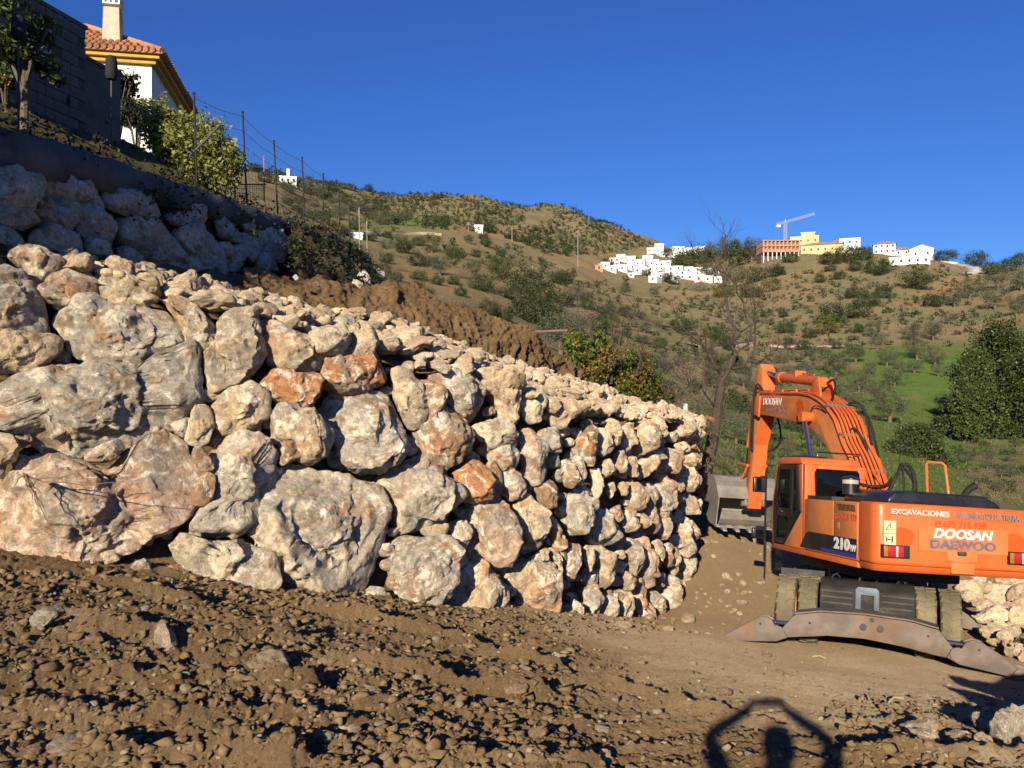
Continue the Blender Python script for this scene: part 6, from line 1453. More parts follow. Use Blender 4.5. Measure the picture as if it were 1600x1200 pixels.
for (p, q) in (((ov, -ov, zr + 0.05), (-Dy / 2, Dy / 2, zr + hgt + 0.06)), ((-Dy / 2, Dy / 2, zr + hgt + 0.06), (-Lx + Dy / 2, Dy / 2, zr + hgt + 0.06))): rg.tube([p, q], 0.11, 8)
rg.build('ridge_tile', TILE, rf, smooth=True)
cx, cy = -1.40, 0.75; w = 0.27; zb = zr + (cy) * tp - 0.1
ch = MB().add([(cx - w * 1.05, cy - w, zb), (cx + w * 1.05, cy - w, zb), (cx + w * 1.05, cy + w, zb), (cx - w * 1.05, cy + w, zb), (cx - w * .92, cy - w * .9, 12.75), (cx + w * .92, cy - w * .9, 12.75), (cx + w * .92, cy + w * .9, 12.75), (cx - w * .92, cy + w * .9, 12.75)],
     [(0, 1, 5, 4), (1, 2, 6, 5), (2, 3, 7, 6), (3, 0, 4, 7), (4, 5, 6, 7)]).build('chimney', STONEC, hs)
cap = MB().box(cx - w * 1.0, cx + w * 1.0, cy - w, cy + w, 12.851, 12.89).box(cx - w * 1.05, cx + w * 1.05, cy - w * 1.05, cy + w * 1.05, 13.12, 13.16)
for i in range(4):
    x = cx - w * .9 + i * w * 0.6; cap.box(x - 0.03, x + 0.03, cy - w * .9, cy - w * .7, 12.891, 13.119); cap.box(x - 0.03, x + 0.03, cy + w * .7, cy + w * .9, 12.891, 13.119)
cap.box(cx - w * .62, cx + w * .62, cy - w * .5, cy + w * .5, 12.891, 13.10)
cap.add([(cx - w * 1.05, cy - w * 1.05, 13.161), (cx + w * 1.05, cy - w * 1.05, 13.161), (cx + w * 1.05, cy + w * 1.05, 13.161), (cx - w * 1.05, cy + w * 1.05, 13.161), (cx, cy, 13.42)], [(0, 1, 4), (1, 2, 4), (2, 3, 4), (3, 0, 4), (3, 2, 1, 0)])
cap.build('chimney_cap', WHITE, ch)
wd = MB().box(-0.004, 0.03, 1.2, 2.1, 8.4, 9.6).build('window', WHITE, hs); MB().box(0.031, 0.036, 1.28, 2.02, 8.48, 9.52).build('pane', GLZ, wd)
# the grey block building in its own shade: x runs away from the camera along the face
gb = thing('block_building', 'unplastered grey concrete-block building in shade at the top left', 'building'); gb.matrix_basis = basis((-8.17, 16.0, 0), (0.233, 0.972))
ZT = 6.84
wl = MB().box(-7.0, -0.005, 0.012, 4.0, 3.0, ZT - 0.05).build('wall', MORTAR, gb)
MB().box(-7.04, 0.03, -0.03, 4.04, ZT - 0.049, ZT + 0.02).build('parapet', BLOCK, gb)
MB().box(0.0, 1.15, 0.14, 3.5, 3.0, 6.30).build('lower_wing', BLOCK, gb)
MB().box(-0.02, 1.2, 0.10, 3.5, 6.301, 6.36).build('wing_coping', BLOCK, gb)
blk = MB().box(0, 0.39, 0, 0.03, 0, 0.19).mesh('block', BLOCK, bevel=0.008)
WX0, WX1, WZ0, WZ1 = -1.42, -0.86, 5.95, 6.55
nb = 0
for r in range(14):
    z = ZT - 0.05 - 0.2 * (r + 1); off = 0.2 if r % 2 else 0
    for c in range(9):
        x = -0.4 * (c + 1) + off - 0.005
        if x + 0.39 > 0.0: continue
        if x + 0.39 > WX0 and x < WX1 and z + 0.19 > WZ0 and z < WZ1: continue
        obj('block', blk, gb, loc=(x + R.uniform(-.003, .003), -0.019 + R.uniform(-.004, .002), z)); nb += 1
wf = MB().box(WX0, WX1, -0.01, 0.011, WZ0, WZ0 + 0.04).box(WX0, WX1, -0.01, 0.011, WZ1 - 0.04, WZ1).box(WX0, WX0 + 0.04, -0.01, 0.011, WZ0 + 0.041, WZ1 - 0.041).box(WX1 - 0.04, WX1, -0.01, 0.011, WZ0 + 0.041, WZ1 - 0.041).box((WX0 + WX1) / 2 - 0.02, (WX0 + WX1) / 2 + 0.02, -0.01, 0.011, WZ0 + 0.041, WZ1 - 0.041).build('window', flat_mat('grey_white_frame', (0.35, 0.35, 0.36), 0.6), gb)
MB().box(WX0 + 0.04, WX1 - 0.04, 0.004, 0.010, WZ0 + 0.04, WZ1 - 0.04).build('pane', GLZ, wf)

# far buildings
def far_house(name, px, py, wpx, hpx, label, mat, group=None, depth=7.0, roof='flat', storeys=1, cat='house', turn=0.0, dmin=150, win=True, nwin=None):
    x, y, z = hit(px, py, dmin); z = land1(x, y); w = wpx * y / F; h = hpx * y / F
    t = thing(name, label, cat, (x, y, z), (0, 0, -math.atan2(x, y) + turn), group); hw = w / 2
    MB().box(-hw, hw, 0, depth, -3.5, h).build('wall', mat, t)
    if roof == 'flat':
        MB().box(-hw - .15, hw + .15, -0.15, 0.2, h + .002, h + 0.4).build('parapet', mat, t); MB().box(-hw - .15, hw + .15, depth - .2, depth + .15, h + .002, h + .4).build('parapet', mat, t)
    elif roof == 'gable':
        MB().prism([(-hw - .4, h - 0.1), (hw + .4, h - 0.1), (0, h + w * 0.20)], 0.02, depth, 'y').build('gable', mat, t)
        MB().prism([(-hw - .6, h - .18), (-hw - .6, h + .02), (0, h + w * 0.20 + .25), (hw + .6, h + .02), (hw + .6, h - .18), (0, h + w * 0.2 + .05)], 0.0, depth + .3, 'y').build('roof', TILEF, t)
    else:
        MB().add([(-hw - .5, -.5, h + .01), (hw + .5, -.5, h + .01), (hw + .5, depth + .5, h + .01), (-hw - .5, depth + .5, h + .01), (-hw * .45, depth / 2, h + 1.7), (hw * .45, depth / 2, h + 1.7)], [(0, 1, 5, 4), (1, 2, 5), (2, 3, 4, 5), (3, 0, 4), (3, 2, 1, 0)]).build('roof', TILEF, t)
    if win:
        n = nwin or max(1, int(w / 2.6)); wm = MB().box(-0.42, 0.42, -0.05, 0.0, 0, 1.1).mesh('window', GLZ)
        for s in range(storeys):
            for k in range(n):
                wx = -hw + (k + 0.5) * w / n; o = obj('window', wm, t, loc=(wx, -0.004, h * (s + 0.38) / storeys))
    return t
vg = np.random.default_rng(77)
VIL = [(946, 420, 14, 12), (960, 416, 16, 14), (970, 408, 14, 12), (985, 412, 16, 13), (955, 424, 16, 10), (972, 424, 16, 12), (988, 422, 14, 12), (1000, 416, 14, 12), (1012, 412, 16, 12), (1022, 416, 16, 12), (1000, 428, 18, 13), (1016, 430, 16, 14), (1030, 424, 16, 15), (1040, 420, 16, 14), (1048, 430, 16, 16), (1032, 436, 16, 12), (1060, 428, 14, 14), (1050, 440, 18, 12),
        (1066, 436, 14, 14), (1076, 428, 14, 12), (1078, 438, 14, 13), (1090, 430, 15, 14), (1092, 440, 14, 12), (1104, 432, 14, 14), (1106, 441, 14, 11), (1117, 434, 14, 14), (1122, 442, 12, 10), (986, 434, 10, 8), (1020, 441, 14, 10)
]
ORDN = ['first', 'second', 'third', 'fourth', 'fifth', 'sixth', 'seventh', 'eighth', 'ninth', 'tenth', 'eleventh', 'twelfth']
def row_of(py): return 0 if py < 414 else (1 if py < 423 else (2 if py < 432 else 3))
RWN = ['top', 'upper middle', 'lower middle', 'bottom']
for k, (px, py, w, h) in enumerate(VIL):
    q = sorted(v[0] for v in VIL if row_of(v[1]) == row_of(py)).index(px)
    far_house('village_house', px, py + 1, w, h * 0.86, 'small white village house, %s from the left in the %s row of the cluster' % (ORDN[q], RWN[row_of(py)]), WHITEF, 'white village houses', depth=6.5, roof='flat', turn=vg.uniform(-.35, .35), dmin=300, storeys=2 if h > 13 else 1)
for q, (px, py, w, h) in enumerate(sorted(((1022, 398, 22, 8), (1040, 403, 28, 7), (1062, 400, 24, 7), (1080, 397, 22, 7), (1094, 393, 14, 7), (1030, 391, 14, 9), (1060, 392, 20, 6)))):
    far_house('village_house', px, py, w, h, 'low white house, %s from the left in the far row above the village' % ORDN[q], WHITEF, 'upper row of white houses', depth=6, roof='flat', turn=vg.uniform(-.2, .3), dmin=350)
far_house('village_house', 936, 424, 12, 8, 'small pinkish house at the left end of the terraced village', PINK, depth=6, dmin=300)
far_house('villa', 450, 288, 26, 11, 'lone white villa with a chimney high on the left ridge', WHITEF, roof='flat', dmin=300, nwin=3)
vt = bpy.data.objects['villa']; MB().box(-0.6, 0.6, 2.5, 3.5, 3.0, 6.6).build('chimney', WHITEF, vt)
far_house('pump_hut', 748, 364, 13, 11, 'tiny white hut alone on the brown slope', WHITEF, depth=2.5, dmin=200, cat='hut', win=False)
far_house('white_wall_house', 556, 372, 20, 6, 'low pale building beside the track behind the fence posts', WHITEF, depth=4, dmin=120, win=False)
# unfinished pink block on pillars
x, y, z = hit(1222, 405, 300); z = land1(x, y)
pk = thing('unfinished_block', 'unfinished pink brick apartment block with empty openings on concrete pillars', 'building', (x, y, z), (0, 0, -math.atan2(x, y) + 0.30))
sc_ = y / F
MB().box(-30 * sc_, 27 * sc_, 0, 12, 11 * sc_, 14 * sc_).box(-30 * sc_, 27 * sc_, 0, 12, 20 * sc_, 21.2 * sc_).box(-30 * sc_, 27 * sc_, 0, 12, 28.5 * sc_, 29.7 * sc_).build('floor_slab', PINK, pk)
MB().box(-29 * sc_, 26 * sc_, 4, 11.5, -3, 10.9 * sc_).build('lower_storey', flat_mat('dark_concrete', (0.12, 0.11, 0.10), 0.9), pk)
for k in range(9):
    xx = (-29 + k * 6.8) * sc_; MB().box(xx, xx + 0.4, 0.3, 0.7, -4, 10.9 * sc_).build('pillar', WHITEF, pk)
for s, (za, zb2) in enumerate(((14.05, 19.95), (21.25, 28.45))):
    MB().box(-29.5 * sc_, 26.5 * sc_, 1.2, 11.5, za * sc_, zb2 * sc_).build('wall', PINK, pk)
    for k in range(10):
        xx = (-29.5 + k * 6.2) * sc_; MB().box(xx, xx + 2.6 * sc_, 0.4, 1.19, za * sc_, zb2 * sc_).build('pier', PINK, pk)
        if k < 9: MB().box(xx + 3.4 * sc_, xx + 5.2 * sc_, 1.15, 1.199, (za + 1.6) * sc_, (zb2 - 1) * sc_).build('opening', GLZ, pk)
far_house('yellow_house', 1257, 393, 42, 24, 'tall yellow house with roof terrace beside the pink unfinished block', YELL, roof='flat', storeys=2, dmin=300, depth=9, nwin=4)
yh = bpy.data.objects['yellow_house']; MB().box(-1.5, 5.0, 2, 6, 7.7, 10.0).build('roof_room', YELL, yh); MB().box(-2.0, 5.4, 1.5, 6.4, 10.01, 10.3).build('roof_slab', WHITEF, yh)
far_house('yellow_house', 1284, 396, 62, 14, 'long low yellow house with tiled roof in front of the tall one', YELL, roof='hip', dmin=300, depth=7, nwin=6)
far_house('white_house', 1328, 386, 30, 22, 'big white house with stepped roof on the ridge', WHITEF, roof='flat', storeys=2, dmin=300, depth=8, nwin=3)
far_house('white_house', 1308, 384, 16, 14, 'narrow white house with dark awning on the ridge', WHITEF, roof='hip', dmin=300, depth=7, nwin=2)
far_house('white_house', 1382, 386, 32, 16, 'white house behind the bare reddish tree on the ridge', WHITEF, roof='hip', storeys=2, dmin=300, depth=7, nwin=4)
far_house('white_house', 1410, 388, 22, 9, 'small pale house right of the bare reddish tree', WHITEF, roof='hip', dmin=300, depth=6, nwin=2)
far_house('white_house', 1440, 404, 34, 14, 'white gabled house at the right end of the ridge', WHITEF, roof='gable', dmin=280, depth=10, nwin=2)
far_house('garden_wall', 1421, 415, 58, 12, 'long white stepped wall below the gabled house on the ridge', WHITEF, roof='flat', dmin=270, depth=0.8, nwin=5, cat='wall')
# tower crane
x, y, z = hit(1227, 392, 330); z = land1(x, y) ; s = y / F
cr = thing('tower_crane', 'pale grey tower crane standing behind the pink unfinished block', 'crane', (x, y, z))
CRM = flat_mat('crane_paint', (0.42, 0.42, 0.42), 0.6)
m_ = MB(); zt = (392 - 343) * s
for dx, dy in ((-.6, -.6), (.6, -.6), (.6, .6), (-.6, .6)): m_.tube([(dx, dy, 0), (dx, dy, zt)], 0.10, 4)
for k in range(12): m_.tube([(-.6, -.6, zt * k / 12), (.6, -.6, zt * (k + 1) / 12), (.6, .6, zt * k / 12), (-.6, .6, zt * (k + 1) / 12)], 0.09, 3)
m_.build('mast', CRM, cr)
m_ = MB(); j0 = (-14 * s, 0, zt - 3 * s); j1 = (46 * s, 0, zt + 14 * s)
for off in ((0, -.5, 0), (0, .5, 0), (0, 0, 1.0)): m_.tube([tuple(np.add(j0, off)), tuple(np.add(j1, off))], 0.09, 4)
for k in range(20):
    a = np.add(j0, (np.subtract(j1, j0)) * k / 20); b2 = np.add(j0, (np.subtract(j1, j0)) * (k + .5) / 20); m_.tube([tuple(a + [0, -.5, 0]), tuple(b2 + [0, 0, 1.0]), tuple(a + (np.subtract(j1, j0)) / 20 + [0, .5, 0])], 0.07, 3)
m_.build('jib', CRM, cr); MB().tube([(0, 0, zt), (0, 0, zt + 7 * s)], 0.2, 5).build('peak', CRM, cr)
MB().box(-14 * s, -8 * s, -.8, .8, zt - 6 * s, zt - 2.5 * s).build('counterweight', WHITEF, cr)
# pale roads and tracks cut into the hills
def road(name, pxs, width, mat, label):
    P = []
    for px, py in pxs: P.append(hit(px, py, 60))
    P = smooth_path(P, 60); V = []
    for i in range(60):
        t = P[min(i + 1, 59)] - P[max(i - 1, 0)]; n = np.array([-t[1], t[0], 0]); n /= np.linalg.norm(n) + 1e-9
        for s in (-0.5, 0.5): q = P[i] + n * width * s; V.append((q[0], q[1], max(land1(q[0], q[1]), land1(P[i][0], P[i][1])) + 0.25))
        for s in (0.5, -0.5): q = P[i] + n * (width * s); V.append((q[0], q[1], land1(q[0], q[1]) - 0.8))
    idx = np.arange(240).reshape(60, 4); fs = np.concatenate([np.stack([idx[:-1, a], idx[1:, a], idx[1:, (a + 1) % 4], idx[:-1, (a + 1) % 4]], 1) for a in range(4)])
    return tag(obj(name, mesh_np(name, V, fs, mat, smooth=False)), label, kind='structure')
CONCR = flat_mat('pale_concrete', (0.52, 0.48, 0.42), 0.9, var=0.1, vscale=0.3); TRACK = flat_mat('dirt_track', (0.40, 0.31, 0.21), 0.95, var=0.15, vscale=0.4)
road('concrete_road', [(1462, 405), (1488, 406), (1502, 414), (1520, 418), (1524, 424), (1508, 430)], 5.0, CONCR, 'pale concrete road curving down from the ridge houses')
road('dirt_track', [(535, 366), (580, 365), (640, 366), (690, 368)], 3.0, TRACK, 'pale dirt track behind the fence posts')
road('dirt_track', [(1080, 543), (1160, 541), (1240, 542), (1320, 541)], 2.6, TRACK, 'level dirt track across the brown hillside')
# poles on the hills
for px, y0, y1, lb in ((903, 418, 360, 'tall thin power pole on the brown mountain'), (732, 362, 348, 'short pole beside the tiny white hut'), (800, 378, 355, 'power pole right of the tiny white hut'), (832, 432, 416, 'short pale post on the middle slope')):
    x, y, z = hit(px, y0, 60); MBp = MB().tube([(0, 0, -0.5), (0, 0, (y0 - y1) * y / F)], 0.13 * max(1, y / 300), 6).tube([(-1, 0, (y0 - y1 - 3) * y / F), (1, 0, (y0 - y1 - 3) * y / F)], 0.07 * max(1, y / 300), 4)
    o = MBp.build('power_pole', flat_mat('pole_wood', (0.36, 0.31, 0.25), 0.9)); o.location = (x, y, land1(x, y)); tag(o, lb, 'pole')

# ------------------------------------------------------------------ the wire fence and things on the terrace
DKPOST = flat_mat('dark_post', (0.028, 0.024, 0.024), 0.7, var=0.3); PALEP = flat_mat('galvanised_post', (0.26, 0.26, 0.25), 0.5, 0.3)
fe = thing('wire_fence', 'wire fence on dark rusty posts above the shaded upper wall', 'fence', W(303, 285, 15.75))
fl = Vector(fe.location); tops = []
for px0, y0, px1, y1 in ((303, 147, 308, 292), (379, 176, 386, 316), (428, 221, 434, 330), (472, 247, 476, 352), (505, 272, 505, 372), (530, 296, 531, 388), (546, 319, 547, 400)):
    d = -6.0 * F / (px1 - 800); a = W(px0, y0, d) - fl; b_ = W(px1, y1 + 4, d) - fl
    MB().tube([b_, a], 0.021 if px0 < 500 else 0.026, 8).tube([a, a + Vector((0, 0, 0.03))], 0.030, 8).build('post', DKPOST, fe, smooth=True); tops.append((a, b_))
for k in (0.04, 0.2, 0.36, 0.52, 0.68, 0.84):
    pts = []
    for (a, b_), (c, d_) in zip(tops[:-1], tops[1:]):
        p = a.lerp(b_, k); q = c.lerp(d_, k)
        pts += [p, p.lerp(q, 0.5) - Vector((0, 0, 0.05))]
    pts.append(tops[-1][0].lerp(tops[-1][1], k)); MB().tube(pts, 0.0045, 4).build('wire', DKPOST, fe)
vw = MB()
for (a, b_), (c, d_) in zip(tops[:-1], tops[1:]):
    for i in range(1, 10): vw.tube([a.lerp(c, i / 10), b_.lerp(d_, i / 10)], 0.0025, 3)
o = vw.build('mesh_wire', DKPOST, fe); o['kind'] = 'stuff'
for px, y0, y1, d in ((562, 324, 398, 31.0), (574, 344, 408, 31.5)):
    o = MB().tube([W(px, y1 + 3, d) - W(px, y1, d), W(px - 1, y0, d) - W(px, y1, d)], 0.016, 8).build('pale_post', PALEP, None, smooth=True); o.location = W(px, y1, d)
    tag(o, 'thin pale galvanised post standing beyond the end of the dark fence', 'post', 'pale posts beyond the fence')
BUN = flat_mat('dark_cloth', (0.022, 0.022, 0.026), 0.85, var=0.2); POLEM = flat_mat('grey_pole', (0.075, 0.075, 0.08), 0.6)
for px, y0, y1, y2, d, w, lb in ((29, 24, 62, 196, 11.4, 20, 'pole topped with a folded dark parasol in front of the leafy tree'), (174, 88, 124, 216, 14.6, 17, 'pole topped with a folded dark parasol before the white house'), (107, 150, 166, 206, 12.6, 6, 'short thin stake with a dark tip before the block building')):
    c0 = W(px, y2, d); t = thing('folded_parasol' if w > 10 else 'stake', lb, 'parasol' if w > 10 else 'stake', c0); s = d / F
    MB().tube([(0, 0, -0.1), (0, 0, (y2 - y1) * s)], 0.014, 8).build('pole', POLEM, t, smooth=True)
    MB().lathe([(w * s * .40, (y2 - y1) * s), (w * s * .55, (y2 - y1 + 6) * s), (w * s * .5, (y2 - y0 - 6) * s), (w * s * .38, (y2 - y0) * s), (0.01, (y2 - y0 + 1) * s)], seg=14).build('canopy' if w > 10 else 'tip', BUN, t, smooth=True)
RUSTW = flat_mat('orange_timber', (0.34, 0.19, 0.10), 0.85, var=0.2)
fr = thing('net_frame', 'orange timber frame with sagging green netting behind the fence', 'frame', W(390, 312, 19.5)); L0 = Vector(fr.location)
MB().tube([W(413, 316, 19.5) - L0, W(412, 243, 19.5) - L0], 0.016, 6).build('upright', RUSTW, fr); MB().tube([W(364, 288, 19.5) - L0, W(416, 288, 19.5) - L0], 0.016, 6).build('crossbar', RUSTW, fr); MB().tube([W(367, 310, 19.5) - L0, W(367, 286, 19.5) - L0], 0.016, 6).build('upright', RUSTW, fr)
nt_ = MB()
for k in range(14): nt_.tube([W(368 + k * 3.3, 289, 19.5) - L0, W(368 + k * 3.3, 312, 19.5) - L0], 0.004, 3)
for k in range(7): nt_.tube([W(368, 291 + k * 3.4, 19.5) - L0, W(412, 291 + k * 3.4, 19.5) - L0], 0.004, 3)
o = nt_.build('netting', flat_mat('green_net', (0.06, 0.10, 0.06), 0.7), fr); o['kind'] = 'stuff'
bp = MB().tube(smooth_path([W(300, 240, 15.9), W(322, 218, 15.9), W(345, 194, 15.9)], 8), 0.022, 8).tube(smooth_path([W(331, 206, 15.9), (W(330, 194, 15.9)), W(337, 189, 15.9), W(344, 194, 15.9)], 10), 0.009, 5)
o = bp.build('leaning_pole', POLEM, smooth=True); tag(o, 'grey pole leaning over the citrus bush with a loop of cable', 'pole')
# fallen plank and brick debris near the bank end
o = MB().box(-0.5, 0.35, -0.06, 0.06, -0.022, 0.022).build('plank', flat_mat('weathered_plank', (0.22, 0.15, 0.10), 0.85, var=0.2), bevel=0.006); o.location = W(862, 517, 18.6); o.rotation_euler = (0.05, -0.06, 0.25); tag(o, 'weathered plank sticking out beyond the earth bank', 'plank')

# added cypresses, unseen past the left edge, put there to shade the upper wall
for k, (x, y) in enumerate(((-7.2, 4.9), (-7.25, 5.9), (-7.3, 6.9), (-7.35, 7.9), (-7.45, 8.9), (-7.6, 9.9))):
    zf = float(gz(np.array([x]), np.array([y]))[0]); zt = 6.2; t = thing('shade_cypress', 'tall dark cypress in the garden row beyond the left picture edge', 'tree', (x, y, zf), (0, 0, 0), 'cypress row beyond the left edge')
    P = crown_points(0.72, 0.72, (zt - zf) / 2, 150, 26, 0.12, bg, fill=0.2); V, ff = leaf_cards(P, 0.16, bg, 0.5); obj('crown', mesh_np('crown', V, ff, SHRUB, smooth=False), t, loc=(0, 0, (zt - zf) / 2 + 0.3))
    MB().tube([(0, 0, -0.3), (0, 0, zt - zf - 0.8)], [0.12, 0.04], 8).build('trunk', BARK, t, smooth=True)
# ------------------------------------------------------------------ small things on the ground
sg = np.random.default_rng(88)
GSTONE = rock_mat('ground_stone', (0.24, 0.20, 0.15), (0.52, 0.44, 0.32), (0.28, 0.15, 0.08, 0.5), (0.25, 0.175, 0.095))
FREE_S = []
for q in FREE[:8]:
    g_ = q.copy(); g_.materials.clear(); g_.materials.append(GSTONE); FREE_S.append(g_)
LOWS = [free_rock(np.random.default_rng(300 + k), 12, 9, 8, 14) for k in range(6)]
LOWM = [mesh_np('stone', V, f, GSTONE) for V, f in LOWS]
_gcache = {}
def lay(name, px, py, wpx, hpx, tint, label=None, group=None, near=True, mesh=None, sink=0.30):
    x, d = near_hit(px, py); z = ground1(x, d); s = wpx * d / F; h = max(hpx * d / F, 0.3 * s)
    big = wpx > 22
    o = obj(name, mesh or (FREE_S[int(sg.integers(8))] if big else LOWM[int(sg.integers(6))])); o.location = (x, d, z + h * (0.5 - sink)); o.scale = (s, s * sg.uniform(.7, 1.0), h); o.rotation_euler = (sg.uniform(-.25, .25), sg.uniform(-.25, .25), sg.uniform(-.5, .5))
    o.color = (*(np.array(TINT[tint]) * sg.uniform(.85, 1.1)), 1); tag(o, label, 'stone' if label else None, group); return o
for px, py, w, h, t, lb in [(420, 1047, 62, 34, 't', 'flat pale brown slab-like stone on the churned earth'), (260, 1015, 42, 44, 'w', 'upright whitish crumbly lump among the track ridges'), (875, 1033, 36, 16, 'w', 'flat white stone lying alone on the smooth earth'), (805, 1090, 44, 26, 'b', 'smooth rounded brown stone beside a track ridge'),
      (110, 1170, 70, 30, 't', 'long tan stone lying aslant at the bottom left'), (58, 1180, 34, 34, 'b', 'rounded reddish-brown stone left of the long tan one'), (230, 1178, 32, 18, 'w', 'small whitish flat stone at the bottom left'), (505, 1167, 40, 30, 't', 'tan stone half sunk near the bottom edge'), (408, 1168, 38, 26, 'b', 'dark brown chipped stone near the bottom edge'),
      (585, 1090, 30, 22, 'g', 'grey flat pebble above the tan half-sunk stone'), (840, 1162, 36, 30, 'b', 'brown faceted stone near the bottom centre'), (942, 1190, 46, 26, 't', 'broad low tan stone at the bottom centre'), (15, 1062, 36, 30, 'b', 'dark stone cut off by the left picture edge'), (75, 985, 60, 32, 'g', 'greyish lump below the huge pinkish boulder'),
      (120, 985, 34, 24, 'b', 'brown angular stone beside the greyish lump'), (512, 1165, 22, 16, 'g', 'grey pebble beside the tan half-sunk stone'), (1075, 972, 24, 20, 'c', 'pale round stone at the foot of the far wall end'), (1045, 985, 20, 14, 'c', 'pale small stone left of the round one by the wall end'), (975, 980, 24, 14, 'c', 'pale flat stone by the foot of the wall'), (1016, 968, 20, 12, 'c', 'pale stone tucked under the last wall boulders'),
      (1160, 945, 18, 14, 'w', 'white stone on the earth beyond the outrigger tip'), (1135, 905, 14, 20, 'w', 'upright white stone on the slope beside the bucket'), (740, 945, 26, 14, 'c', 'pair-like pale stone at the foot of the wall'), (690, 1185, 40, 30, 'b', 'dull brown stone at the bottom edge'), (940, 1145, 26, 20, 'g', 'small grey block near the shadow of the arm'), (880, 1195, 40, 24, 'b', 'dark earth-covered stone at the bottom edge')]:
    lay('ground_stone', px, py, w, h, t, lb)
cnt = 0
while cnt < 190:
    px = sg.uniform(0, 1230); py = sg.uniform(930, 1200)
    if py < np.interp(px, [0, 430, 760, 1060, 1230], [905, 945, 965, 975, 1010]) + 6: continue
    if px > 850 and sg.random() < 0.6: continue
    w = sg.uniform(9, 24) * (1 if py > 1020 else 0.8)
    lay('loose_stone', px, py, w, w * sg.uniform(0.5, 0.8), sg.choice(list('tbbgt')), 'loose brown stone lying in the churned earth before the wall', 'loose stones in the churned earth'); cnt += 1
for k in range(60):
    px = sg.uniform(1085, 1210); py = sg.uniform(840, 1000); w = sg.uniform(6, 13); lay('pale_stone', px, py, w, w * 0.7, sg.choice(list('cwt')), 'small pale stone scattered between the wall end and the excavator', 'pale stones beside the excavator')
# clods and pebbles nobody could count
V = []; Fq = [[]]; nv = 0
def cloud(n, gen, smin, smax, power, squash=0.75):
    global nv
    k = 0
    while k < n:
        px, py = gen(); x, d = near_hit(px, py)
        if d > 25: continue
        x += sg.uniform(-.05, .05); s = smin + (smax - smin) * sg.random() ** power
        b, f = LOWC[int(sg.integers(len(LOWC)))]; a = sg.uniform(0, 6.28); c_, s_ = math.cos(a), math.sin(a); Rm = np.array([[c_, -s_, 0], [s_, c_, 0], [0, 0, 1]])
        items.append((x, d, s, b, f, Rm, squash)); k += 1

def shard(g):
    t = (1 + 5 ** .5) / 2; v = np.array([[-1, t, 0], [1, t, 0], [-1, -t, 0], [1, -t, 0], [0, -1, t], [0, 1, t], [0, -1, -t], [0, 1, -t], [t, 0, -1], [t, 0, 1], [-t, 0, -1], [-t, 0, 1]]) / 3.8
    v = v * g.uniform(0.45, 1.3, (12, 1)) * g.uniform(0.45, 1.45, 3) + g.normal(size=(12, 3)) * 0.10
    return v, [np.array([[0, 11, 5], [0, 5, 1], [0, 1, 7], [0, 7, 10], [0, 10, 11], [1, 5, 9], [5, 11, 4], [11, 10, 2], [10, 7, 6], [7, 1, 8], [3, 9, 4], [3, 4, 2], [3, 2, 6], [3, 6, 8], [3, 8, 9], [4, 9, 5], [2, 4, 11], [6, 2, 10], [8, 6, 7], [9, 8, 1]])]
LOWC = [shard(np.random.default_rng(400 + k)) for k in range(14)]; items = []
cloud(12500, lambda: (sg.uniform(-40, 900), sg.uniform(900, 1215)), 0.010, 0.095, 5.0); cloud(2600, lambda: (sg.uniform(500, 1250), sg.uniform(950, 1215)), 0.008, 0.045, 3.5); cloud(1500, lambda: (sg.uniform(1080, 1640), sg.uniform(860, 1215)), 0.01, 0.05, 3.5)
cloud(1500, lambda: (lambda px: (px, np.interp(px, [0, 430, 760, 1060], [895, 930, 950, 965]) + abs(sg.normal()) * 16))(sg.uniform(-30, 1080)), 0.02, 0.11, 3.5)
cloud(1300, lambda: (sg.uniform(1300, 1640), sg.uniform(1090, 1215)), 0.015, 0.09, 3.5)
xs = np.array([i[0] for i in items]); ys = np.array([i[1] for i in items]); zs = gz(xs, ys) + near_relief(xs, ys)
for (x, d, s, b, f, Rm, sq), z in zip(items, zs):
    V.append((b * [s * 1.2, s, s * sq]) @ Rm.T + [x, d, z + s * 0.12]); 
    Fq[0].append(f[0] + nv)
    nv += len(b)
CLOD = soil_mat('clod_soil', (0.235, 0.155, 0.078), (0.33, 0.225, 0.12), (0.46, 0.345, 0.22))
tag(obj('clods', mesh_np('clods', np.concatenate(V), [np.concatenate(q) for q in Fq], CLOD, smooth=False)), 'clods and pebbles strewn over the churned earth', kind='stuff')
# --- pale boulders heaped behind the excavator
def HLB(px, py):
    r = 0 if py < 928 else (1 if py < 955 else (2 if py < 980 else 3)); q = sorted(v[0] for v in HEAP if (0 if v[1] < 928 else (1 if v[1] < 955 else (2 if v[1] < 980 else 3))) == r).index(px)
    return 'pale boulder, %s from the left in the %s of the heap behind the outrigger' % (ORDN[q], ['top row', 'upper middle', 'lower middle', 'bottom row'][r])
HEAP = [(1515, 925, 60, 40, 17.5, 'c'), (1565, 930, 70, 50, 17.5, 'w'), (1610, 935, 70, 60, 17.0, 'p'), (1550, 965, 60, 52, 15.8, 'w'), (1595, 970, 60, 50, 15.5, 'c'), (1640, 970, 70, 60, 15.2, 'g'), (1572, 1000, 40, 34, 14.4, 't'), (1600, 1008, 40, 36, 14.0, 'b'), (1535, 945, 34, 30, 16.5, 'p'), (1500, 940, 40, 26, 17.8, 'w'), (1590, 950, 40, 26, 16.2, 'p'), (1625, 1010, 50, 46, 13.6, 'c'), (1660, 1020, 70, 60, 13.4, 't'), (1540, 990, 26, 24, 15.0, 'c'), (1580, 905, 50, 34, 18.5, 'c'), (1530, 905, 46, 30, 18.8, 'w'), (1630, 905, 60, 44, 18.5, 't')]
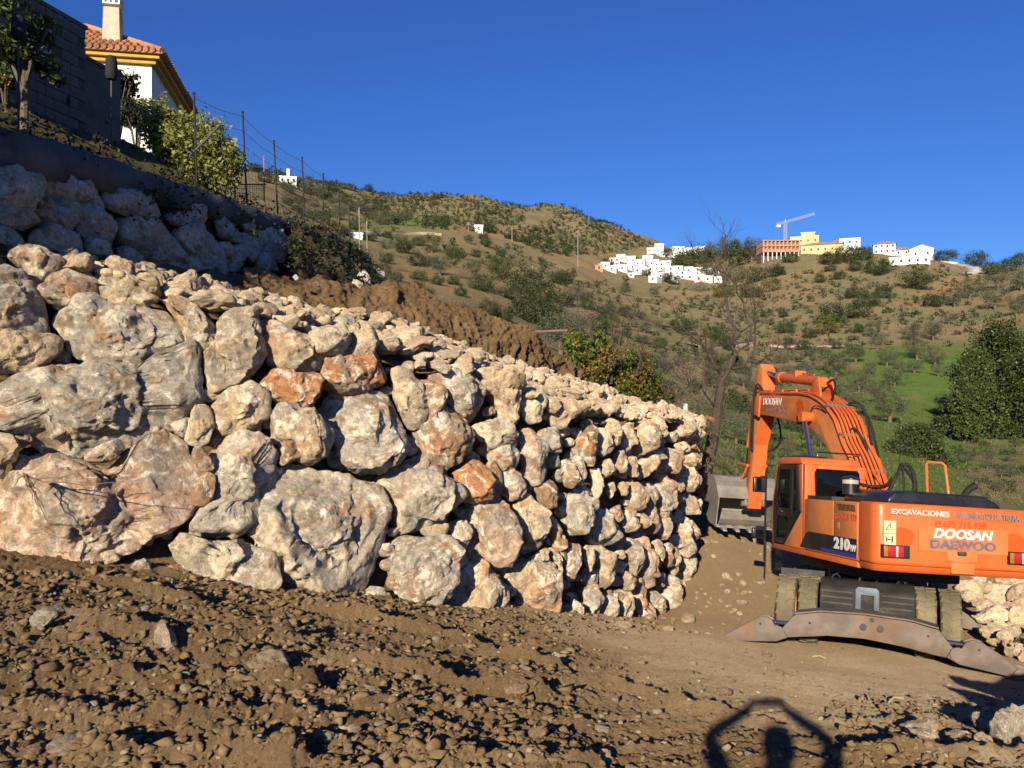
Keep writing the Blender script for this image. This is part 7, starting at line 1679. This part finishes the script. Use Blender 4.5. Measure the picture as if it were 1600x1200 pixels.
for px, py, w, h, d, t in HEAP:
    c = W(px, py, d); s = w * d / F * 0.85; o = obj('heaped_boulder', FREE[int(sg.integers(14))]); o.location = c; o.scale = (s, s * .9, h * d / F * 0.9); o.rotation_euler = rot_of(sg, 0.4); o.color = (*TINT[t], 1)
    tag(o, HLB(px, py), 'boulder', 'boulders heaped behind the excavator')
hg = np.random.default_rng(99)
for k in range(60):
    px = hg.uniform(1492, 1660); py = hg.uniform(910, 1030) ; d = np.interp(py, [910, 1030], [18.0, 13.4])
    if py > 940 + (px - 1492) * 1.3: continue
    s = hg.uniform(0.12, 0.34); o = obj('heaped_stone', FREE[int(hg.integers(14))]); o.location = W(px, py, d); o.scale = (s * 1.2, s, s * .8); o.rotation_euler = rot_of(hg, .6); o.color = (*TINT[hg.choice(list('cwtp'))], 1)
    tag(o, 'small pale stone wedged in the heap of boulders behind the outrigger', 'stone', 'small stones in the heap behind the excavator')
V = []; Fq2 = []; nv2 = 0; hx = []
for k in range(1600):
    px = hg.uniform(-30, 1600); py = hg.uniform(905, 1212); x, d = near_hit(px, py)
    if d < 24: hx.append((x, d))
hx = np.array(hx); hz = gz(hx[:, 0], hx[:, 1]) + near_relief(hx[:, 0], hx[:, 1])
for (x, d), z in zip(hx, hz):
    b_, f_ = LOWC[int(hg.integers(len(LOWC)))]; s = 0.012 + 0.04 * hg.random() ** 3; V.append(b_ * [s * 1.3, s, s * .7] + [x, d, z + s * .15]); Fq2.append(f_[0] + nv2); nv2 += len(b_)
tag(obj('pebbles', mesh_np('pebbles', np.concatenate(V), np.concatenate(Fq2), soil_mat('pebble_stone', (0.33, 0.25, 0.16), (0.50, 0.42, 0.31), (0.62, 0.54, 0.42)), smooth=False)), 'small pale and tan pebbles scattered over the earth', kind='stuff')
# --- stones at the bottom right
for px, py, w, h, d, t, lb in [(1582, 1142, 66, 60, 5.5, 'g', 'white and grey fractured boulder at the lower right corner'), (1540, 1130, 40, 44, 5.8, 'g', 'grey boulder half in shadow left of the white one'), (1622, 1135, 60, 60, 5.6, 'w', 'pale boulder cut off by the right picture edge'), (1432, 1142, 86, 34, 5.5, 't', 'broad brown stone sunk in the earth at the lower right'), (1445, 1156, 44, 22, 5.3, 'w', 'white broken stone below the broad brown one'), (1500, 1150, 40, 22, 5.4, 't', 'flat tan stone between the broad brown stone and the white boulder'), (1535, 1158, 36, 18, 5.3, 't', 'small tan slab in front of the white boulder')]:
    x, d = near_hit(px, py + h * 0.3); z = ground1(x, d); s = w * d / F; hh = h * d / F; o = obj('boulder', FREE_G[int(sg.integers(14))]); o.location = (x, d, z + hh * 0.28); o.scale = (s, s * .85, hh * 1.1); o.rotation_euler = rot_of(sg, 0.35); o.color = (*TINT[t], 1); tag(o, lb, 'boulder')
# boulders added unseen past the right edge, shaped to cast the shadow reaching in
for x, y, h_, s in ((4.2, 5.85, 0.42, 0.75), (4.75, 6.05, 0.62, 0.85), (5.3, 6.3, 0.66, 0.9), (5.0, 5.7, 0.5, 0.8)):
    zg = ground1(x, y); hh = h_ + 0.3; o = obj('boulder', FREE_G[int(sg.integers(14))]); o.location = (x, y, zg - 0.3 + hh / 2); o.scale = (s, s, hh * 1.15); o.rotation_euler = (0, 0, sg.uniform(0, 6)); o.color = (*TINT['t'], 1); tag(o, 'large tan boulder standing just past the right picture edge', 'boulder', 'boulders past the right edge')
# dry roots on the huge pinkish boulder, twigs on the ground
rt = MB(); p0 = W(40, 742, 8.0)
for k in range(9):
    pts = [W(38 + sg.uniform(-4, 4), 742 + sg.uniform(-3, 3), 7.92)]
    tgt = [(70, 800), (62, 790), (74, 815), (50, 780), (130, 736), (190, 752), (66, 770), (58, 765), (20, 765)][k]
    for i in range(1, 6): q = np.array([38 + (tgt[0] - 38) * i / 5 + sg.normal() * 2, 742 + (tgt[1] - 742) * (i / 5) + sg.normal() * 2 + (8 if k in (4, 5) else 0) * math.sin(math.pi * i / 5)]); pts.append(W(q[0], q[1], 7.86 + 0.02 * sg.normal()))
    rt.tube([tuple(Vector(p) - p0) for p in pts], [0.008, 0.007, 0.006, 0.005, 0.004, 0.003], 5)
o = rt.build('dry_root', flat_mat('dry_root', (0.20, 0.12, 0.07), 0.9), smooth=True); o.location = p0; tag(o, 'tangle of dry brown roots hanging on the huge pinkish boulder', 'root')
for px, py, l, a in ((1400, 1100, 0.10, 0.5), (1360, 1095, 0.12, 1.2), (1280, 1030, 0.10, -0.6), (1180, 1130, 0.09, 1.0)):
    x, d = near_hit(px, py); z = ground1(x, d) + 0.02; o = MB().tube([(-l, 0, 0), (0, 0.02, 0.02), (l, 0, 0.0)], 0.009, 5).build('twig', flat_mat('pale_twig', (0.5, 0.40, 0.24), 0.9)); o.location = (x, d, z); o.rotation_euler = (0, 0, a); tag(o, 'pale dry twig lying on the smooth earth near the person\'s shadow', 'twig', 'dry twigs on the smooth earth')
# litter where the upper wall ends
for px, py, c, lb in ((447, 436, (0.5, 0.08, 0.08), 'scrap of red plastic on the dark ledge'), (462, 436, (0.6, 0.6, 0.62), 'scrap of white plastic on the dark ledge'), (497, 447, (0.55, 0.55, 0.52), 'pale paper scrap on the bank below the dark shrub')):
    o = obj('plastic_scrap', mesh_np('scrap', np.array([[x * 0.09, y * 0.07, 0.05 * math.sin(3 * x + 2 * y)] for x in np.linspace(-1, 1, 5) for y in np.linspace(-1, 1, 5)]), grid_faces(5, 5), flat_mat('plastic_' + lb.split()[2], tuple(0.5 * q for q in c), 0.6))); o.scale = (0.6, 0.6, 0.6); o.location = W(px, py, 13.6) + Vector((0, 0, 0.03)); o.rotation_euler = (0.9, 0.2, sg.uniform(0, 3)); tag(o, lb, 'litter')
# white bollard and wall beyond the wall end
o = MB().tube([(0, 0, -0.3), (0, 0, 0.55)], 0.07, 10).build('marker_post', WHITEF, smooth=True); o.location = W(1071, 658, 26); tag(o, 'short white marker post in the weeds beyond the wall end', 'post')
V, f = leaf_cards(np.concatenate([np.array(W(sg.uniform(1062, 1110), sg.uniform(650, 740), 21.5)) + sg.normal(size=(12, 3)) * 0.12 for _ in range(110)]), 0.14, sg, 0.12, up=1.2); tag(obj('dry_weeds', mesh_np('weeds', V, f, DRYT, smooth=False)), 'dry pale weeds between the wall end and the bare tree', kind='stuff')
# grass and weed tufts on the near green slope
pts = []
for k in range(2600):
    px = sg.uniform(1120, 1600); py = sg.uniform(640, 790); x, y, z = hit(px, py, 29)
    if y > 95: continue
    pts.append(np.array([x, y, land1(x, y) + 0.08]) + sg.normal(size=(7, 3)) * [0.25, 0.25, 0.05])
V, f = leaf_cards(np.concatenate(pts), 0.22, sg, 0.14, up=1.6); tag(obj('grass', mesh_np('grass', V, f, GRASSM, smooth=False)), 'tufts of grass and dry weeds on the slope behind the excavator', kind='stuff')

# ------------------------------------------------------------------ the photographer, whose shadow falls into the picture
def skin_body(name, nodes, edges, radii, mat, sub=2):
    me = bpy.data.meshes.new(name); me.from_pydata(nodes, edges, []); o = bpy.data.objects.new(name, me); link(o); sk = o.modifiers.new('skin', 'SKIN')
    for i, r in enumerate(radii): me.skin_vertices[0].data[i].radius = (r, r) if not isinstance(r, tuple) else r
    me.skin_vertices[0].data[0].use_root = True
    sk.use_smooth_shade = True; sb = o.modifiers.new('sub', 'SUBSURF'); sb.levels = sub; sb.render_levels = sub
    bpy.context.view_layer.update(); dg = bpy.context.evaluated_depsgraph_get()
    m2 = bpy.data.meshes.new_from_object(o.evaluated_get(dg)); o.modifiers.clear(); o.data = m2; m2.materials.clear(); m2.materials.append(mat); return o
gzp = -2.05
N = [(0, -.28, -.96), (0, -.28, -.79), (0, -.29, -.58), (0, -.28, -.43), (0, -.27, -.355), (0, -.25, -.29), (0, -.24, -.19),
     (-.19, -.28, -.42), (-.405, -.18, -.165), (-.115, -.05, -.055), (.19, -.28, -.42), (.345, -.18, -.195), (.115, -.05, -.055),
     (-.10, -.28, -1.01), (-.12, -.25, -1.42), (-.12, -.29, -1.80), (-.13, -.11, -1.84), (.10, -.28, -1.01), (.12, -.25, -1.42), (.12, -.29, -1.80), (.13, -.11, -1.84)]
E = [(0, 1), (1, 2), (2, 3), (3, 4), (4, 5), (5, 6), (3, 7), (7, 8), (8, 9), (3, 10), (10, 11), (11, 12), (0, 13), (13, 14), (14, 15), (15, 16), (0, 17), (17, 18), (18, 19), (19, 20)]
Rd = [(.15, .12), (.145, .11), (.165, .115), (.15, .10), .065, (.075, .095), (.075, .09), .075, .05, .034, .075, .05, .034, .09, .062, .045, .045, .09, .062, .045, .045]
pe = skin_body('person', N, E, Rd, flat_mat('dark_clothes', (0.05, 0.055, 0.08), 0.9)); tag(pe, 'person in dark clothes holding a phone overhead, seen only by the shadow', 'person')
HAIR = flat_mat('brown_hair', (0.05, 0.03, 0.02), 0.6); SKIN = flat_mat('skin', (0.45, 0.27, 0.19), 0.55)
hair = MB().lathe([(0.084, -0.22), (0.094, -0.17), (0.082, -0.115), (0.045, -0.088), (0.01, -0.080)], Matrix.Translation((0, -.255, 0)), 16).build('hair', HAIR, pe, smooth=True)
for s in (-1, 1):
    pm_ = MB(); pm_.box(s * .125 - .012, s * .125 + .012, -.075, -.02, -.075, .0)
    pm_.build('hand', SKIN, pe, bevel=0.008)
    for k, (z, l) in enumerate(((-.005, .055), (-.022, .06), (-.040, .056), (-.057, .046))):
        MB().tube([(s * .125, -.03, z), (s * .118, -.012, z), (s * .095, -.006 - .012, z), (s * (.125 - l), -.0165, z)], [.008, .008, .0075, .006], 7).build('finger', SKIN, pe, smooth=True)
    MB().tube([(s * .122, -.06, -.012), (s * .105, -.045, .0), (s * .075, -.036, -.008)], [.010, .009, .007], 7).build('thumb', SKIN, pe, smooth=True)
ph = MB().box(-.071, .071, -.0275, -.0205, -.058, .012).build('phone', BLACK, None, bevel=0.003); tag(ph, 'black phone held overhead by the person', 'phone')
